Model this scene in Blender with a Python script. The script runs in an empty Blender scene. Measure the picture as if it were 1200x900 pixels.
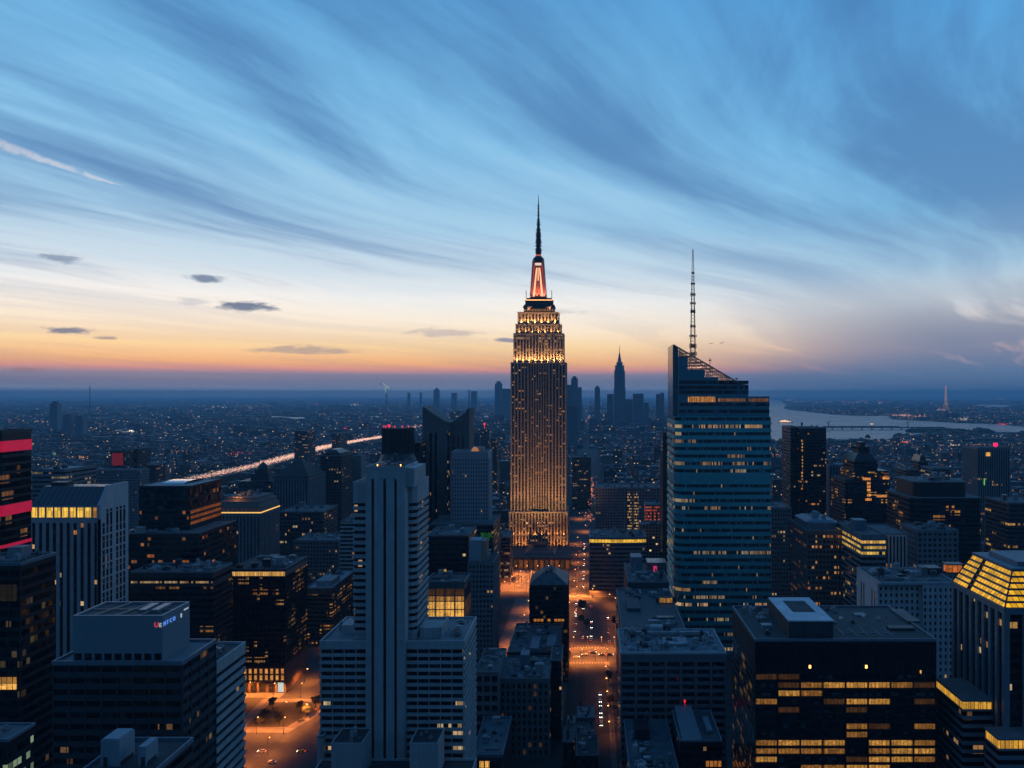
import bpy, bmesh, math, random
from mathutils import Vector, noise as mnoise
random.seed(7)
R = math.radians
scene = bpy.context.scene
COL = scene.collection
# ------------------------------------------------------------------ camera
CAM_H = 200.0            # metres above the street
FPX = 942.0              # focal length in pixels of a 1200 px wide frame
VX, VY = 690.0, 463.0    # where the avenue vanishes (shift lens, camera level)
cd = bpy.data.cameras.new('camera')
cam = bpy.data.objects.new('camera', cd)
COL.objects.link(cam)
cam.location = (0, 0, CAM_H)
cam.rotation_euler = (R(90), 0, 0)
cd.sensor_width = 36.0
cd.lens = 36.0 * FPX / 1200.0
cd.shift_x = (600.0 - VX) / 1200.0
cd.shift_y = (VY - 450.0) / 1200.0
cd.clip_start = 1.0
cd.clip_end = 200000.0
scene.camera = cam
# ------------------------------------------------------------------ exposure
scene.view_settings.view_transform = 'Standard'
scene.view_settings.look = 'None'
scene.view_settings.exposure = 0.0
scene.view_settings.gamma = 1.0
scene.view_settings.use_curve_mapping = False
scene.render.engine = 'CYCLES'
cy = scene.cycles
cy.max_bounces = 5
cy.diffuse_bounces = 2
cy.glossy_bounces = 2
cy.transmission_bounces = 2
cy.volume_bounces = 2
cy.sample_clamp_indirect = 2.0
cy.caustics_reflective = False
cy.caustics_refractive = False
cy.use_denoising = True
try:
    cy.denoiser = 'OPENIMAGEDENOISE'
except Exception:
    pass

# ------------------------------------------------------------------ sky
def srgb(r, g, b):
    def f(c):
        c = c / 255.0
        return c / 12.92 if c <= 0.04045 else ((c + 0.055) / 1.055) ** 2.4
    return (f(r), f(g), f(b), 1.0)

def lin(r, g, b, m):
    c = srgb(r, g, b)
    return (c[0] * m, c[1] * m, c[2] * m, 1.0)

class NT:
    """small helper to wire shader nodes"""
    def __init__(s, tree):
        s.t = tree
    def n(s, typ, **kw):
        nd = s.t.nodes.new(typ)
        for k, v in kw.items():
            setattr(nd, k, v)
        return nd
    def put(s, sock, v):
        if isinstance(v, bpy.types.NodeSocket):
            s.t.links.new(v, sock)
        elif v is not None:
            if isinstance(v, (tuple, list)) and len(v) == 3 and sock.type == 'RGBA':
                v = (*v, 1.0)
            sock.default_value = v
    def m(s, op, a, b=None, c=None, clamp=False):
        nd = s.n('ShaderNodeMath', operation=op, use_clamp=clamp)
        s.put(nd.inputs[0], a); s.put(nd.inputs[1], b); s.put(nd.inputs[2], c)
        return nd.outputs[0]
    def vm(s, op, a, b=None):
        nd = s.n('ShaderNodeVectorMath', operation=op)
        s.put(nd.inputs[0], a); s.put(nd.inputs[1], b)
        return nd.outputs['Value'] if op in ('DOT_PRODUCT', 'LENGTH') else nd.outputs[0]
    def mix(s, f, a, b, mode='MIX'):
        nd = s.n('ShaderNodeMix', data_type='RGBA', blend_type=mode)
        s.put(nd.inputs[0], f); s.put(nd.inputs[6], a); s.put(nd.inputs[7], b)
        return nd.outputs[2]
    def mixf(s, f, a, b):
        nd = s.n('ShaderNodeMix', data_type='FLOAT')
        s.put(nd.inputs[0], f); s.put(nd.inputs[2], a); s.put(nd.inputs[3], b)
        return nd.outputs[0]
    def sep(s, v):
        nd = s.n('ShaderNodeSeparateXYZ'); s.put(nd.inputs[0], v)
        return nd.outputs
    def comb(s, x, y, z):
        nd = s.n('ShaderNodeCombineXYZ')
        s.put(nd.inputs[0], x); s.put(nd.inputs[1], y); s.put(nd.inputs[2], z)
        return nd.outputs[0]
    def noise(s, v, scale, detail=4, rough=0.5, dist=0.0):
        nd = s.n('ShaderNodeTexNoise')
        s.put(nd.inputs['Vector'], v)
        nd.inputs['Scale'].default_value = scale
        nd.inputs['Detail'].default_value = detail
        nd.inputs['Roughness'].default_value = rough
        nd.inputs['Distortion'].default_value = dist
        return nd.outputs['Fac']
    def white(s, v):
        nd = s.n('ShaderNodeTexWhiteNoise', noise_dimensions='3D'); s.put(nd.inputs[0], v)
        return nd.outputs['Value']
    def smooth(s, v, a, b, lo=0.0, hi=1.0):
        nd = s.n('ShaderNodeMapRange', interpolation_type='SMOOTHSTEP')
        s.put(nd.inputs[0], v); s.put(nd.inputs[1], a); s.put(nd.inputs[2], b)
        s.put(nd.inputs[3], lo); s.put(nd.inputs[4], hi)
        return nd.outputs[0]
    def ramp(s, v, stops):
        nd = s.n('ShaderNodeValToRGB'); s.put(nd.inputs[0], v)
        el = nd.color_ramp.elements
        while len(el) < len(stops):
            el.new(0.5)
        for e, (p, c) in zip(el, stops):
            e.position = p; e.color = c
        return nd.outputs[0]

def build_world():
    w = bpy.data.worlds.new('World')
    scene.world = w
    w.use_nodes = True
    t = w.node_tree
    t.nodes.clear()
    k = NT(t)
    d = k.n('ShaderNodeTexCoord').outputs['Generated']
    x, y, z = k.sep(d)
    hor = k.m('SQRT', k.m('ADD', k.m('MULTIPLY', x, x), k.m('MULTIPLY', y, y)))
    hor = k.m('MAXIMUM', hor, 1e-4)
    te = k.m('DIVIDE', z, hor)                       # tangent of the elevation
    az = k.m('ARCTAN2', x, y)                        # 0 straight down the avenue, + right
    def P(py): return math.sqrt(max(0.0, (463 - py) / 942.0))
    pos = k.m('SQRT', k.m('MAXIMUM', te, 0.0), clamp=True)
    warm = k.ramp(pos, [(0, lin(255, 255, 255, 1.2)), (P(460), lin(255, 250, 250, 1.25)), (P(457), srgb(226, 234, 250)), (P(452), srgb(168, 168, 190)), (P(447), srgb(146, 146, 166)), (P(440), srgb(160, 150, 168)),
                        (P(434), srgb(255, 168, 146)), (P(427), lin(255, 184, 116, 1.2)), (P(408), lin(255, 216, 156, 1.22)),
                        (P(385), lin(255, 236, 208, 1.16)), (P(355), lin(250, 246, 240, 1.08)), (P(325), srgb(218, 232, 242)),
                        (P(270), srgb(166, 208, 236)), (P(180), srgb(134, 194, 234)), (P(60), srgb(114, 184, 232)),
                        (P(0), srgb(102, 176, 230)), (0.85, srgb(64, 122, 176)), (1, srgb(52, 104, 156))])
    cool = k.ramp(pos, [(0, lin(220, 240, 255, .9)), (P(460), lin(215, 232, 255, .9)), (P(457), srgb(176, 196, 226)), (P(452), srgb(124, 144, 178)), (P(447), srgb(106, 130, 168)), (P(436), srgb(120, 140, 172)),
                        (P(425), srgb(184, 166, 178)), (P(412), srgb(232, 196, 188)), (P(390), srgb(236, 220, 212)),
                        (P(360), srgb(222, 228, 232)), (P(320), srgb(168, 206, 230)), (P(260), srgb(130, 192, 232)), (P(160), srgb(112, 184, 234)),
                        (P(0), srgb(84, 166, 228)), (0.85, srgb(56, 116, 172)), (1, srgb(48, 100, 154))])
    back = k.ramp(pos, [(0, srgb(36, 62, 88)), (0.25, srgb(44, 82, 118)), (0.5, srgb(40, 82, 123)), (0.8, srgb(45, 92, 138)), (1, srgb(48, 100, 152))])
    fa = k.smooth(az, R(-4), R(25))
    col = k.mix(fa, warm, cool)
    # high cirrus: a flat layer seen in perspective, combed in one direction
    den = k.m('ADD', k.m('MAXIMUM', z, 0.0), 0.035)
    px = k.m('DIVIDE', x, den); py = k.m('DIVIDE', y, den)
    A = R(34)
    al = k.m('ADD', k.m('MULTIPLY', px, math.sin(A)), k.m('MULTIPLY', py, math.cos(A)))
    ac = k.m('SUBTRACT', k.m('MULTIPLY', px, math.cos(A)), k.m('MULTIPLY', py, math.sin(A)))
    warp = k.noise(k.comb(k.m('MULTIPLY', al, 0.16), k.m('MULTIPLY', ac, 0.16), CLOUD_SEED * 1.7), 1.0, 2, 0.5)
    warp = k.m('MULTIPLY', k.m('SUBTRACT', warp, 0.5), 2.6)
    ac2 = k.m('ADD', ac, warp)
    big = k.noise(k.comb(k.m('MULTIPLY', al, 0.11), k.m('MULTIPLY', ac2, 0.42), CLOUD_SEED), 1.0, 3, 0.5)
    streak = k.noise(k.comb(k.m('MULTIPLY', al, 0.20), k.m('MULTIPLY', ac2, 1.5), CLOUD_SEED + 31.3), 1.0, 5, 0.55)
    fine = k.noise(k.comb(k.m('MULTIPLY', al, 0.5), k.m('MULTIPLY', ac2, 6.5), 7.1), 1.0, 4, 0.6)
    s1 = k.m('ADD', k.m('MULTIPLY', big, 0.52), k.m('MULTIPLY', streak, 0.38))
    s1 = k.m('ADD', s1, k.m('MULTIPLY', fine, 0.10))
    # a second, broken feathery layer combed a little steeper
    B = R(22)
    bl = k.m('ADD', k.m('MULTIPLY', px, math.sin(B)), k.m('MULTIPLY', py, math.cos(B)))
    bc = k.m('ADD', k.m('SUBTRACT', k.m('MULTIPLY', px, math.cos(B)), k.m('MULTIPLY', py, math.sin(B))), k.m('MULTIPLY', warp, 1.25))
    fea = k.noise(k.comb(k.m('MULTIPLY', bl, 0.34), k.m('MULTIPLY', bc, 1.25), CLOUD_SEED + 77.0), 1.0, 6, 0.62, 0.35)
    patch = k.noise(k.comb(k.m('MULTIPLY', bl, 0.22), k.m('MULTIPLY', bc, 0.30), CLOUD_SEED + 55.0), 1.0, 2, 0.5)
    s1 = k.m('ADD', s1, k.m('MULTIPLY', k.m('SUBTRACT', fea, 0.5), k.smooth(patch, 0.38, 0.62, 0.10, 0.52)))
    s1 = k.m('ADD', s1, k.smooth(az, R(0), R(-34), 0.0, 0.022))
    mask = k.smooth(s1, 0.43, 0.60)
    hi = k.smooth(te, 0.06, 0.19)
    ccol = k.ramp(pos, [(0, srgb(80, 108, 140)), (P(430), srgb(150, 142, 160)), (P(400), srgb(206, 182, 172)), (P(370), srgb(196, 202, 212)),
                        (P(330), srgb(140, 172, 206)), (P(250), srgb(92, 140, 190)), (P(120), srgb(80, 132, 186)), (1, srgb(44, 96, 160))])
    mask = k.m('MULTIPLY', mask, k.mixf(hi, 0.22, 0.90))
    col = k.mix(mask, col, ccol)
    lite = k.smooth(s1, 0.48, 0.36)
    lite = k.m("MULTIPLY", k.m("MULTIPLY", lite, 0.42), k.smooth(te, 0.05, 0.2))
    col = k.mix(lite, col, srgb(190, 224, 242))
    # heavier bank low on the right
    bank = k.m('MULTIPLY', k.smooth(az, R(6), R(25)), k.m('MULTIPLY', k.smooth(te, 0.15, 0.06), k.smooth(streak, 0.26, 0.46)))
    col = k.mix(k.m('MULTIPLY', bank, 0.80), col, srgb(104, 130, 164))
    # small dark cloudlets and a contrail, each at its bearing and height
    def blob(cx, cyy, hw, hh, c, s, seed):
        nonlocal col
        a0 = math.atan2(cx - VX, FPX); h = math.cos(a0)
        t0 = (463 - cyy) / FPX * h
        u = k.m('DIVIDE', k.m('SUBTRACT', az, a0), hw / FPX * h * h)
        v = k.m('DIVIDE', k.m('SUBTRACT', te, t0), hh / FPX * h)
        wob = k.m('SUBTRACT', k.noise(k.comb(k.m('MULTIPLY', az, 55.0), k.m('MULTIPLY', te, 190.0), seed), 1.0, 4, 0.6), 0.5)
        r = k.m('SQRT', k.m('ADD', k.m('MULTIPLY', u, u), k.m('MULTIPLY', v, v)))
        r = k.m('ADD', r, k.m('MULTIPLY', wob, 1.7))
        col = k.mix(k.m('MULTIPLY', k.smooth(r, 1.05, 0.35), s), col, c)
    blob(290, 359, 42, 7.5, srgb(100, 122, 150), 0.95, 1.0)
    blob(241, 327, 28, 5.5, srgb(104, 130, 160), 0.9, 2.0)
    blob(70, 303, 30, 6.5, srgb(112, 138, 168), 0.7, 3.0)
    blob(80, 387, 33, 5, srgb(112, 126, 148), 0.9, 4.0)
    blob(122, 396, 20, 2.6, srgb(160, 150, 150), 0.8, 5.0)
    blob(355, 410, 75, 6, srgb(176, 160, 156), 0.7, 6.0)
    blob(225, 353, 22, 6, srgb(200, 204, 210), 0.6, 7.0)
    blob(595, 399, 26, 3.5, srgb(146, 148, 166), 0.9, 8.0)
    blob(520, 390, 50, 6, srgb(206, 190, 184), 0.7, 9.0)
    blob(30, 433, 26, 3.5, srgb(170, 138, 136), 0.8, 10.0)
    blob(650, 366, 40, 4, srgb(190, 192, 200), 0.5, 12.0)
    a1, b1 = math.atan2(-30 - VX, FPX), (463 - 158) / FPX * math.cos(math.atan2(-30 - VX, FPX))
    a2, b2 = math.atan2(146 - VX, FPX), (463 - 219) / FPX * math.cos(math.atan2(146 - VX, FPX))
    L = math.hypot(a2 - a1, b2 - b1); dx, dy = (a2 - a1) / L, (b2 - b1) / L
    qa = k.m('SUBTRACT', az, a1); qb = k.m('SUBTRACT', te, b1)
    along = k.m('DIVIDE', k.m('ADD', k.m('MULTIPLY', qa, dx), k.m('MULTIPLY', qb, dy)), L)
    wn = k.noise(k.comb(k.m('MULTIPLY', along, 9.0), k.m('MULTIPLY', te, 60.0), 5.5), 1.0, 4, 0.6)
    across = k.m('ADD', k.m('SUBTRACT', k.m('MULTIPLY', qb, dx), k.m('MULTIPLY', qa, dy)), k.m('MULTIPLY', k.m('SUBTRACT', wn, 0.5), 0.006))
    wid = k.mixf(k.m('MAXIMUM', k.m('MINIMUM', along, 1.0), 0.0), 0.0085, 0.0009)
    cm = k.smooth(k.m('DIVIDE', k.m('ABSOLUTE', across), wid), 1.0, 0.25)
    cm = k.m('MULTIPLY', cm, k.m('MULTIPLY', k.smooth(along, 1.02, 0.93), k.smooth(wn, 0.25, 0.6)))
    col = k.mix(k.m('MULTIPLY', cm, 0.55), col, srgb(226, 224, 230))
    # away from the afterglow the sky is deep blue
    fb = k.smooth(k.m('DIVIDE', y, hor), 0.62, -0.35)
    col = k.mix(fb, col, back)
    # below the horizon line only dim blue air
    col = k.mix(k.smooth(te, -0.0010, -0.0045), col, srgb(52, 96, 138))
    # dusk Nishita sky adds its own faint light
    sk = k.n('ShaderNodeTexSky')
    sk.sky_type = 'NISHITA'
    sk.sun_disc = False
    sk.sun_elevation = R(1.0)
    sk.sun_rotation = R(-28)
    b1n = k.n('ShaderNodeBackground'); k.put(b1n.inputs[0], col); b1n.inputs[1].default_value = SKY_GAIN
    b2n = k.n('ShaderNodeBackground'); k.put(b2n.inputs[0], sk.outputs[0]); b2n.inputs[1].default_value = 0.004
    ad = k.n('ShaderNodeAddShader')
    t.links.new(b1n.outputs[0], ad.inputs[0]); t.links.new(b2n.outputs[0], ad.inputs[1])
    out = k.n('ShaderNodeOutputWorld')
    t.links.new(ad.outputs[0], out.inputs[0])
    w.cycles.sampling_method = 'MANUAL'
    w.cycles.sample_map_resolution = 512
SKY_GAIN = 1.0
CLOUD_SEED = 70.1
HAZE_DENSITY = 6.2e-5
HAZE_COLOR = (.34, .72, 1.0)
build_world()
# the sun has just set: what is left of it is a faint warm glow from low over the left horizon
sd = bpy.data.lights.new('sun', 'SUN')
sd.energy = 0.06
sd.angle = R(12)
sd.color = (1.0, 0.62, 0.38)
sun = bpy.data.objects.new('sun', sd)
COL.objects.link(sun)
sun.rotation_euler = (R(-87), 0, R(28))
# ------------------------------------------------------------------ helpers
def PX(px, Y): return (px - VX) * Y / FPX          # metres across at depth Y
def PZ(py, Y): return CAM_H - (py - VY) * Y / FPX  # metres above the street at depth Y

def new_mat(name):
    m = bpy.data.materials.new(name)
    m.use_nodes = True
    m.node_tree.nodes.clear()
    k = NT(m.node_tree)
    out = k.n('ShaderNodeOutputMaterial')
    p = k.n('ShaderNodeBsdfPrincipled')
    m.node_tree.links.new(p.outputs[0], out.inputs[0])
    return m, k, p

def wall_mat(name, c, rough=0.75, var=0.25, scale=0.12, streak=0.2, metal=0.0, panel=0.0):
    """stone / concrete / painted metal: mottling, rain streaks and panel-to-panel tone"""
    m, k, p = new_mat(name)
    co = k.n('ShaderNodeTexCoord').outputs['Object']
    n1 = k.noise(co, scale, 5, 0.6)
    x, y, z = k.sep(co)
    n2 = k.noise(k.comb(k.m('MULTIPLY', x, 0.9), k.m('MULTIPLY', y, 0.9), k.m('MULTIPLY', z, 0.03)), 1.0, 3, 0.6)
    f = k.m('ADD', 1.0, k.m('MULTIPLY', k.m('SUBTRACT', n1, 0.5), var * 2))
    f = k.m('MULTIPLY', f, k.m('ADD', 1.0, k.m('MULTIPLY', k.m('SUBTRACT', n2, 0.5), streak * 2)))
    if panel:
        w = k.white(k.comb(k.m('FLOOR', k.m('ADD', k.m('MULTIPLY', x, 0.31), 0.37)), k.m('FLOOR', k.m('ADD', k.m('MULTIPLY', y, 0.31), 0.37)), k.m('FLOOR', k.m('MULTIPLY', z, 0.29))))
        f = k.m('MULTIPLY', f, k.m('ADD', 1.0 - panel / 2, k.m('MULTIPLY', w, panel)))
    col = k.mix(1.0, (*c, 1.0), k.comb(f, f, f), 'MULTIPLY')
    k.put(p.inputs['Base Color'], col)
    p.inputs['Metallic'].default_value = metal
    k.put(p.inputs['Roughness'], k.m('ADD', rough, k.m('MULTIPLY', k.m('SUBTRACT', n1, 0.5), 0.3), clamp=True))
    return m

def emit_mat(name, c, s, sampled=True, flick=0.0, scale=1.0):
    m, k, p = new_mat(name)
    p.inputs['Base Color'].default_value = (0.02, 0.02, 0.02, 1)
    p.inputs['Emission Color'].default_value = (*c, 1)
    if flick:
        co = k.n('ShaderNodeTexCoord').outputs['Object']
        n = k.noise(co, scale, 3, 0.7)
        k.put(p.inputs['Emission Strength'], k.m('MULTIPLY', s, k.m('ADD', 1 - flick, k.m('MULTIPLY', n, 2 * flick))))
    else:
        p.inputs['Emission Strength'].default_value = s
    if not sampled:
        m.cycles.emission_sampling = 'NONE'
    return m

ORANGE = (1.0, 0.36, 0.07)
AMBER = (1.0, 0.52, 0.13)
YELLOW = (1.0, 0.62, 0.12)
CREAM = (1.0, 0.74, 0.40)
_seed = [0]
def glass_mat(name, cw=1.6, fh=3.6, z0=0.0, q=0.25, p_on=0.75, p_off=0.03, seg=6, c1=ORANGE, c2=CREAM, s=0.7,
              tint=(0.012, 0.018, 0.024), rough=0.12, spandrel=None, frac=0.6, mull=0.12):
    """dark glazing whose rooms are lit in runs along a floor; cells of cw x fh metres. Optional spandrel panels between floors."""
    _seed[0] += 1
    sd_ = _seed[0] * 17.31
    m, k, p = new_mat(name)
    co = k.n('ShaderNodeTexCoord').outputs['Object']
    x, y, z = k.sep(co)
    zz = k.m('DIVIDE', k.m('SUBTRACT', z, z0), fh)
    iz = k.m('FLOOR', zz)
    u = k.m('ADD', k.m('DIVIDE', x, cw), k.m('MULTIPLY', k.m('DIVIDE', y, cw), 1.0))
    u = k.m('ADD', u, 0.173)
    iu = k.m('FLOOR', u)
    isg = k.m('FLOOR', k.m('ADD', k.m('DIVIDE', u, seg), k.m('MULTIPLY', k.white(k.comb(7.7, sd_, iz)), 3.0)))
    wseg = k.white(k.comb(isg, sd_ + 3.0, iz))
    wcell = k.white(k.comb(iu, sd_ + 5.0, iz))
    wcol = k.white(k.comb(isg, sd_ + 9.0, iz))
    wint = k.white(k.comb(iu, sd_ + 13.0, iz))
    on = k.m('LESS_THAN', wseg, q)
    pr = k.mixf(on, p_off, p_on)
    lit = k.m('LESS_THAN', wcell, pr)
    room = k.noise(co, 1.1, 3, 0.7)
    lvl = k.m('MULTIPLY', k.m('ADD', 0.25, k.m('MULTIPLY', wint, 0.75)), k.m('ADD', 0.3, k.m('MULTIPLY', room, 1.4)))
    fu = k.m('FRACT', u)
    lit = k.m('MULTIPLY', lit, k.m('GREATER_THAN', fu, mull))
    wb = k.white(k.comb(iu, sd_ + 21.0, iz))
    tv = k.m('ADD', k.m('ADD', .55, k.m('MULTIPLY', wint, .9)), k.m('MULTIPLY', k.m('GREATER_THAN', wb, .86), 3.0))
    base = k.mix(1.0, (*tint, 1.0), k.comb(tv, tv, tv), 'MULTIPLY')
    if spandrel is not None:
        win = k.m('LESS_THAN', k.m('FRACT', zz), frac)
        lit = k.m('MULTIPLY', lit, win)
        base = k.mix(win, (*spandrel, 1.0), base)
        k.put(p.inputs['Roughness'], k.mixf(win, 0.6, rough))
    else:
        p.inputs['Roughness'].default_value = rough
    k.put(p.inputs['Base Color'], base)
    nrm = k.n('ShaderNodeNewGeometry').outputs['Normal']
    jit = k.comb(k.m('SUBTRACT', wb, .5), k.m('SUBTRACT', wint, .5), k.m('SUBTRACT', wcell, .5))
    k.put(p.inputs['Normal'], k.vm('NORMALIZE', k.vm('ADD', nrm, k.vm('MULTIPLY', jit, (.09, .09, .14)))))
    col = k.mix(wcol, (*c1, 1.0), (*c2, 1.0))
    k.put(p.inputs['Emission Color'], col)
    k.put(p.inputs['Emission Strength'], k.m('MULTIPLY', k.m('MULTIPLY', lit, lvl), s))
    m.cycles.emission_sampling = 'NONE'
    return m

def litwin_mat(name, c, s, cw=2.0, tint=(0.02, 0.02, 0.02), spread=0.6, mw=0.11):
    """one lit window: furniture, blinds and people as uneven brightness, with mullions"""
    m, k, p = new_mat(name)
    co = k.n('ShaderNodeTexCoord').outputs['Object']
    x, y, z = k.sep(co)
    u = k.m('DIVIDE', k.m('ADD', x, y), cw)
    ce = k.white(k.comb(k.m('FLOOR', u), 2.0, k.m('FLOOR', k.m('DIVIDE', z, 3.0))))
    n = k.noise(k.vm('MULTIPLY', co, (0.8, 0.8, 1.7)), 1.0, 5, 0.8)
    n = k.m('POWER', k.m('MULTIPLY', n, 1.9), 2.2)
    desk = k.noise(k.comb(k.m('MULTIPLY', k.m('ADD', x, y), 2.3), 4.0, k.m('MULTIPLY', z, 0.9)), 1.0, 3, 0.6)
    n = k.m('MULTIPLY', n, k.smooth(desk, 0.30, 0.55, 0.35, 1.15))
    lv = k.m('ADD', 1 - spread, k.m('MULTIPLY', n, spread))
    lv = k.m('MULTIPLY', lv, k.m('ADD', 0.55, k.m('MULTIPLY', ce, 0.6)))
    lv = k.m('MULTIPLY', lv, k.m('GREATER_THAN', k.m('FRACT', u), mw))
    p.inputs['Base Color'].default_value = (*tint, 1)
    p.inputs['Roughness'].default_value = 0.3
    p.inputs['Specular IOR Level'].default_value = 0.12
    p.inputs['Emission Color'].default_value = (*c, 1)
    k.put(p.inputs['Emission Strength'], k.m('MULTIPLY', lv, s))
    m.cycles.emission_sampling = 'NONE'
    return m

class MB:
    """collects faces; build() links them as ONE mesh object"""
    def __init__(s):
        s.v = []; s.f = []
    def quad(s, a, b, c, d):
        n = len(s.v); s.v += [a, b, c, d]; s.f.append((n, n + 1, n + 2, n + 3)); return s
    def tri(s, a, b, c):
        n = len(s.v); s.v += [a, b, c]; s.f.append((n, n + 1, n + 2)); return s
    def box(s, x0, x1, y0, y1, z0, z1):
        n = len(s.v)
        s.v += [(x0, y0, z0), (x1, y0, z0), (x1, y1, z0), (x0, y1, z0), (x0, y0, z1), (x1, y0, z1), (x1, y1, z1), (x0, y1, z1)]
        s.f += [(n, n + 3, n + 2, n + 1), (n + 4, n + 5, n + 6, n + 7), (n, n + 1, n + 5, n + 4), (n + 1, n + 2, n + 6, n + 5),
                (n + 2, n + 3, n + 7, n + 6), (n + 3, n, n + 4, n + 7)]
        return s
    def prism(s, poly, z0, z1, top=None):
        """poly counter-clockwise; top = other polygon for a taper"""
        n = len(s.v); k = len(poly); tp = top or poly
        s.v += [(x, y, z0) for x, y in poly] + [(x, y, z1) for x, y in tp]
        s.f.append(tuple(range(n + k - 1, n - 1, -1))); s.f.append(tuple(range(n + k, n + 2 * k)))
        for i in range(k):
            j = (i + 1) % k
            s.f.append((n + i, n + j, n + k + j, n + k + i))
        return s
    def slab_xz(s, poly, y0, y1):
        """outline in the x-z plane (counter-clockwise seen from the camera) with depth y0..y1"""
        n = len(s.v); k = len(poly)
        s.v += [(x, y0, z) for x, z in poly] + [(x, y1, z) for x, z in poly]
        s.f.append(tuple(range(n, n + k))); s.f.append(tuple(range(n + 2 * k - 1, n + k - 1, -1)))
        for i in range(k):
            j = (i + 1) % k
            s.f.append((n + j, n + i, n + k + i, n + k + j))
        return s
    def ring(s, poly, z0, z1):
        n = len(s.v); k = len(poly)
        s.v += [(x, y, z0) for x, y in poly] + [(x, y, z1) for x, y in poly]
        for i in range(k):
            j = (i + 1) % k
            s.f.append((n + i, n + j, n + k + j, n + k + i))
        return s
    def cyl(s, cx, cyy, r, z0, z1, n=12, r2=None):
        a = [(cx + r * math.cos(2 * math.pi * i / n), cyy + r * math.sin(2 * math.pi * i / n)) for i in range(n)]
        r2 = r if r2 is None else r2
        b = [(cx + r2 * math.cos(2 * math.pi * i / n), cyy + r2 * math.sin(2 * math.pi * i / n)) for i in range(n)]
        return s.prism(a, z0, z1, b)
    def bar(s, p, q, r):
        p = Vector(p); q = Vector(q); d = (q - p)
        if d.length < 1e-6: return s
        d.normalize()
        u = d.cross(Vector((0, 0, 1)) if abs(d.z) < 0.9 else Vector((1, 0, 0))).normalized(); w = d.cross(u)
        n = len(s.v)
        for c in (p, q):
            for a, b in ((1, 1), (-1, 1), (-1, -1), (1, -1)):
                s.v.append(tuple(c + u * a * r + w * b * r))
        s.f += [(n, n + 1, n + 2, n + 3), (n + 7, n + 6, n + 5, n + 4)] + [(n + i, n + 4 + i, n + 4 + (i + 1) % 4, n + (i + 1) % 4) for i in range(4)]
        return s
    def mesh(s, name, mats, off=(0, 0, 0)):
        me = bpy.data.meshes.new(name)
        ox, oy, oz = off
        me.from_pydata([(a - ox, b - oy, c - oz) for a, b, c in s.v], [], s.f)
        for m in (mats if isinstance(mats, (list, tuple)) else [mats]):
            me.materials.append(m)
        me.update()
        return me
    def build(s, name, mat, parent=None):
        off = base_of(parent) if parent else (0, 0, 0)
        me = s.mesh(name, mat, off)
        o = bpy.data.objects.new(name, me)
        COL.objects.link(o)
        if parent: o.parent = parent
        return o

def base_of(o):
    p = Vector((0, 0, 0))
    while o is not None:
        p = p + o.location; o = o.parent
    return tuple(p)

def tag(o, label=None, cat=None, group=None, kind=None):
    if label: o['label'] = label
    if cat: o['category'] = cat
    if group: o['group'] = group
    if kind: o['kind'] = kind
    return o

def thing(name, label, cat, loc, group=None):
    o = bpy.data.objects.new(name, None)
    o.empty_display_size = 2
    COL.objects.link(o)
    o.location = loc
    return tag(o, label, cat, group)

def copy_tree(o, parent=None):
    c = o.copy(); COL.objects.link(c)
    if parent: c.parent = parent
    for ch in list(o.children): copy_tree(ch, c)
    return c

OCC = []                      # footprints already taken: x0, x1, y0, y1
def occ(x0, x1, y0, y1): OCC.append((x0, x1, y0, y1))
def rect(x0, x1, y0, y1): return [(x0, y0), (x1, y0), (x1, y1), (x0, y1)]
def grow(poly, e):
    out = []; n = len(poly)
    for i in range(n):
        a = Vector(poly[i - 1]); b = Vector(poly[i]); c = Vector(poly[(i + 1) % n])
        d1 = (b - a).normalized(); d2 = (c - b).normalized()
        n1 = Vector((d1.y, -d1.x)); n2 = Vector((d2.y, -d2.x))
        bis = (n1 + n2); bis = bis / max(0.35, bis.length_squared / 2) if bis.length > 1e-6 else n1
        out.append((b.x + bis.x * e, b.y + bis.y * e))
    return out

# ------------------------------------------------------------------ shared materials
M = {}
def dark_window_mat():
    m, k, p = new_mat('unlit_window')
    co = k.n('ShaderNodeTexCoord').outputs['Object']
    x, y, z = k.sep(co)
    u = k.m('DIVIDE', k.m('ADD', x, y), 1.6)
    w = k.white(k.comb(k.m('FLOOR', u), 1.0, k.m('FLOOR', k.m('DIVIDE', z, 3.3))))
    w2 = k.white(k.comb(k.m('FLOOR', u), 8.0, k.m('FLOOR', k.m('DIVIDE', z, 3.3))))
    blind = k.m('MULTIPLY', k.m('GREATER_THAN', w, .72), k.m('GREATER_THAN', k.m('FRACT', k.m('DIVIDE', z, 3.3)), w2))
    edge = k.m('LESS_THAN', k.m('FRACT', u), .07)
    v = k.m('ADD', k.m('ADD', .008, k.m('MULTIPLY', w2, .014)), k.m('ADD', k.m('MULTIPLY', blind, .05), k.m('MULTIPLY', edge, .03)))
    k.put(p.inputs['Base Color'], k.comb(v, k.m('MULTIPLY', v, 1.1), k.m('MULTIPLY', v, 1.25)))
    k.put(p.inputs['Roughness'], k.m('ADD', .08, k.m('MULTIPLY', blind, .6)))
    return m

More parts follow.
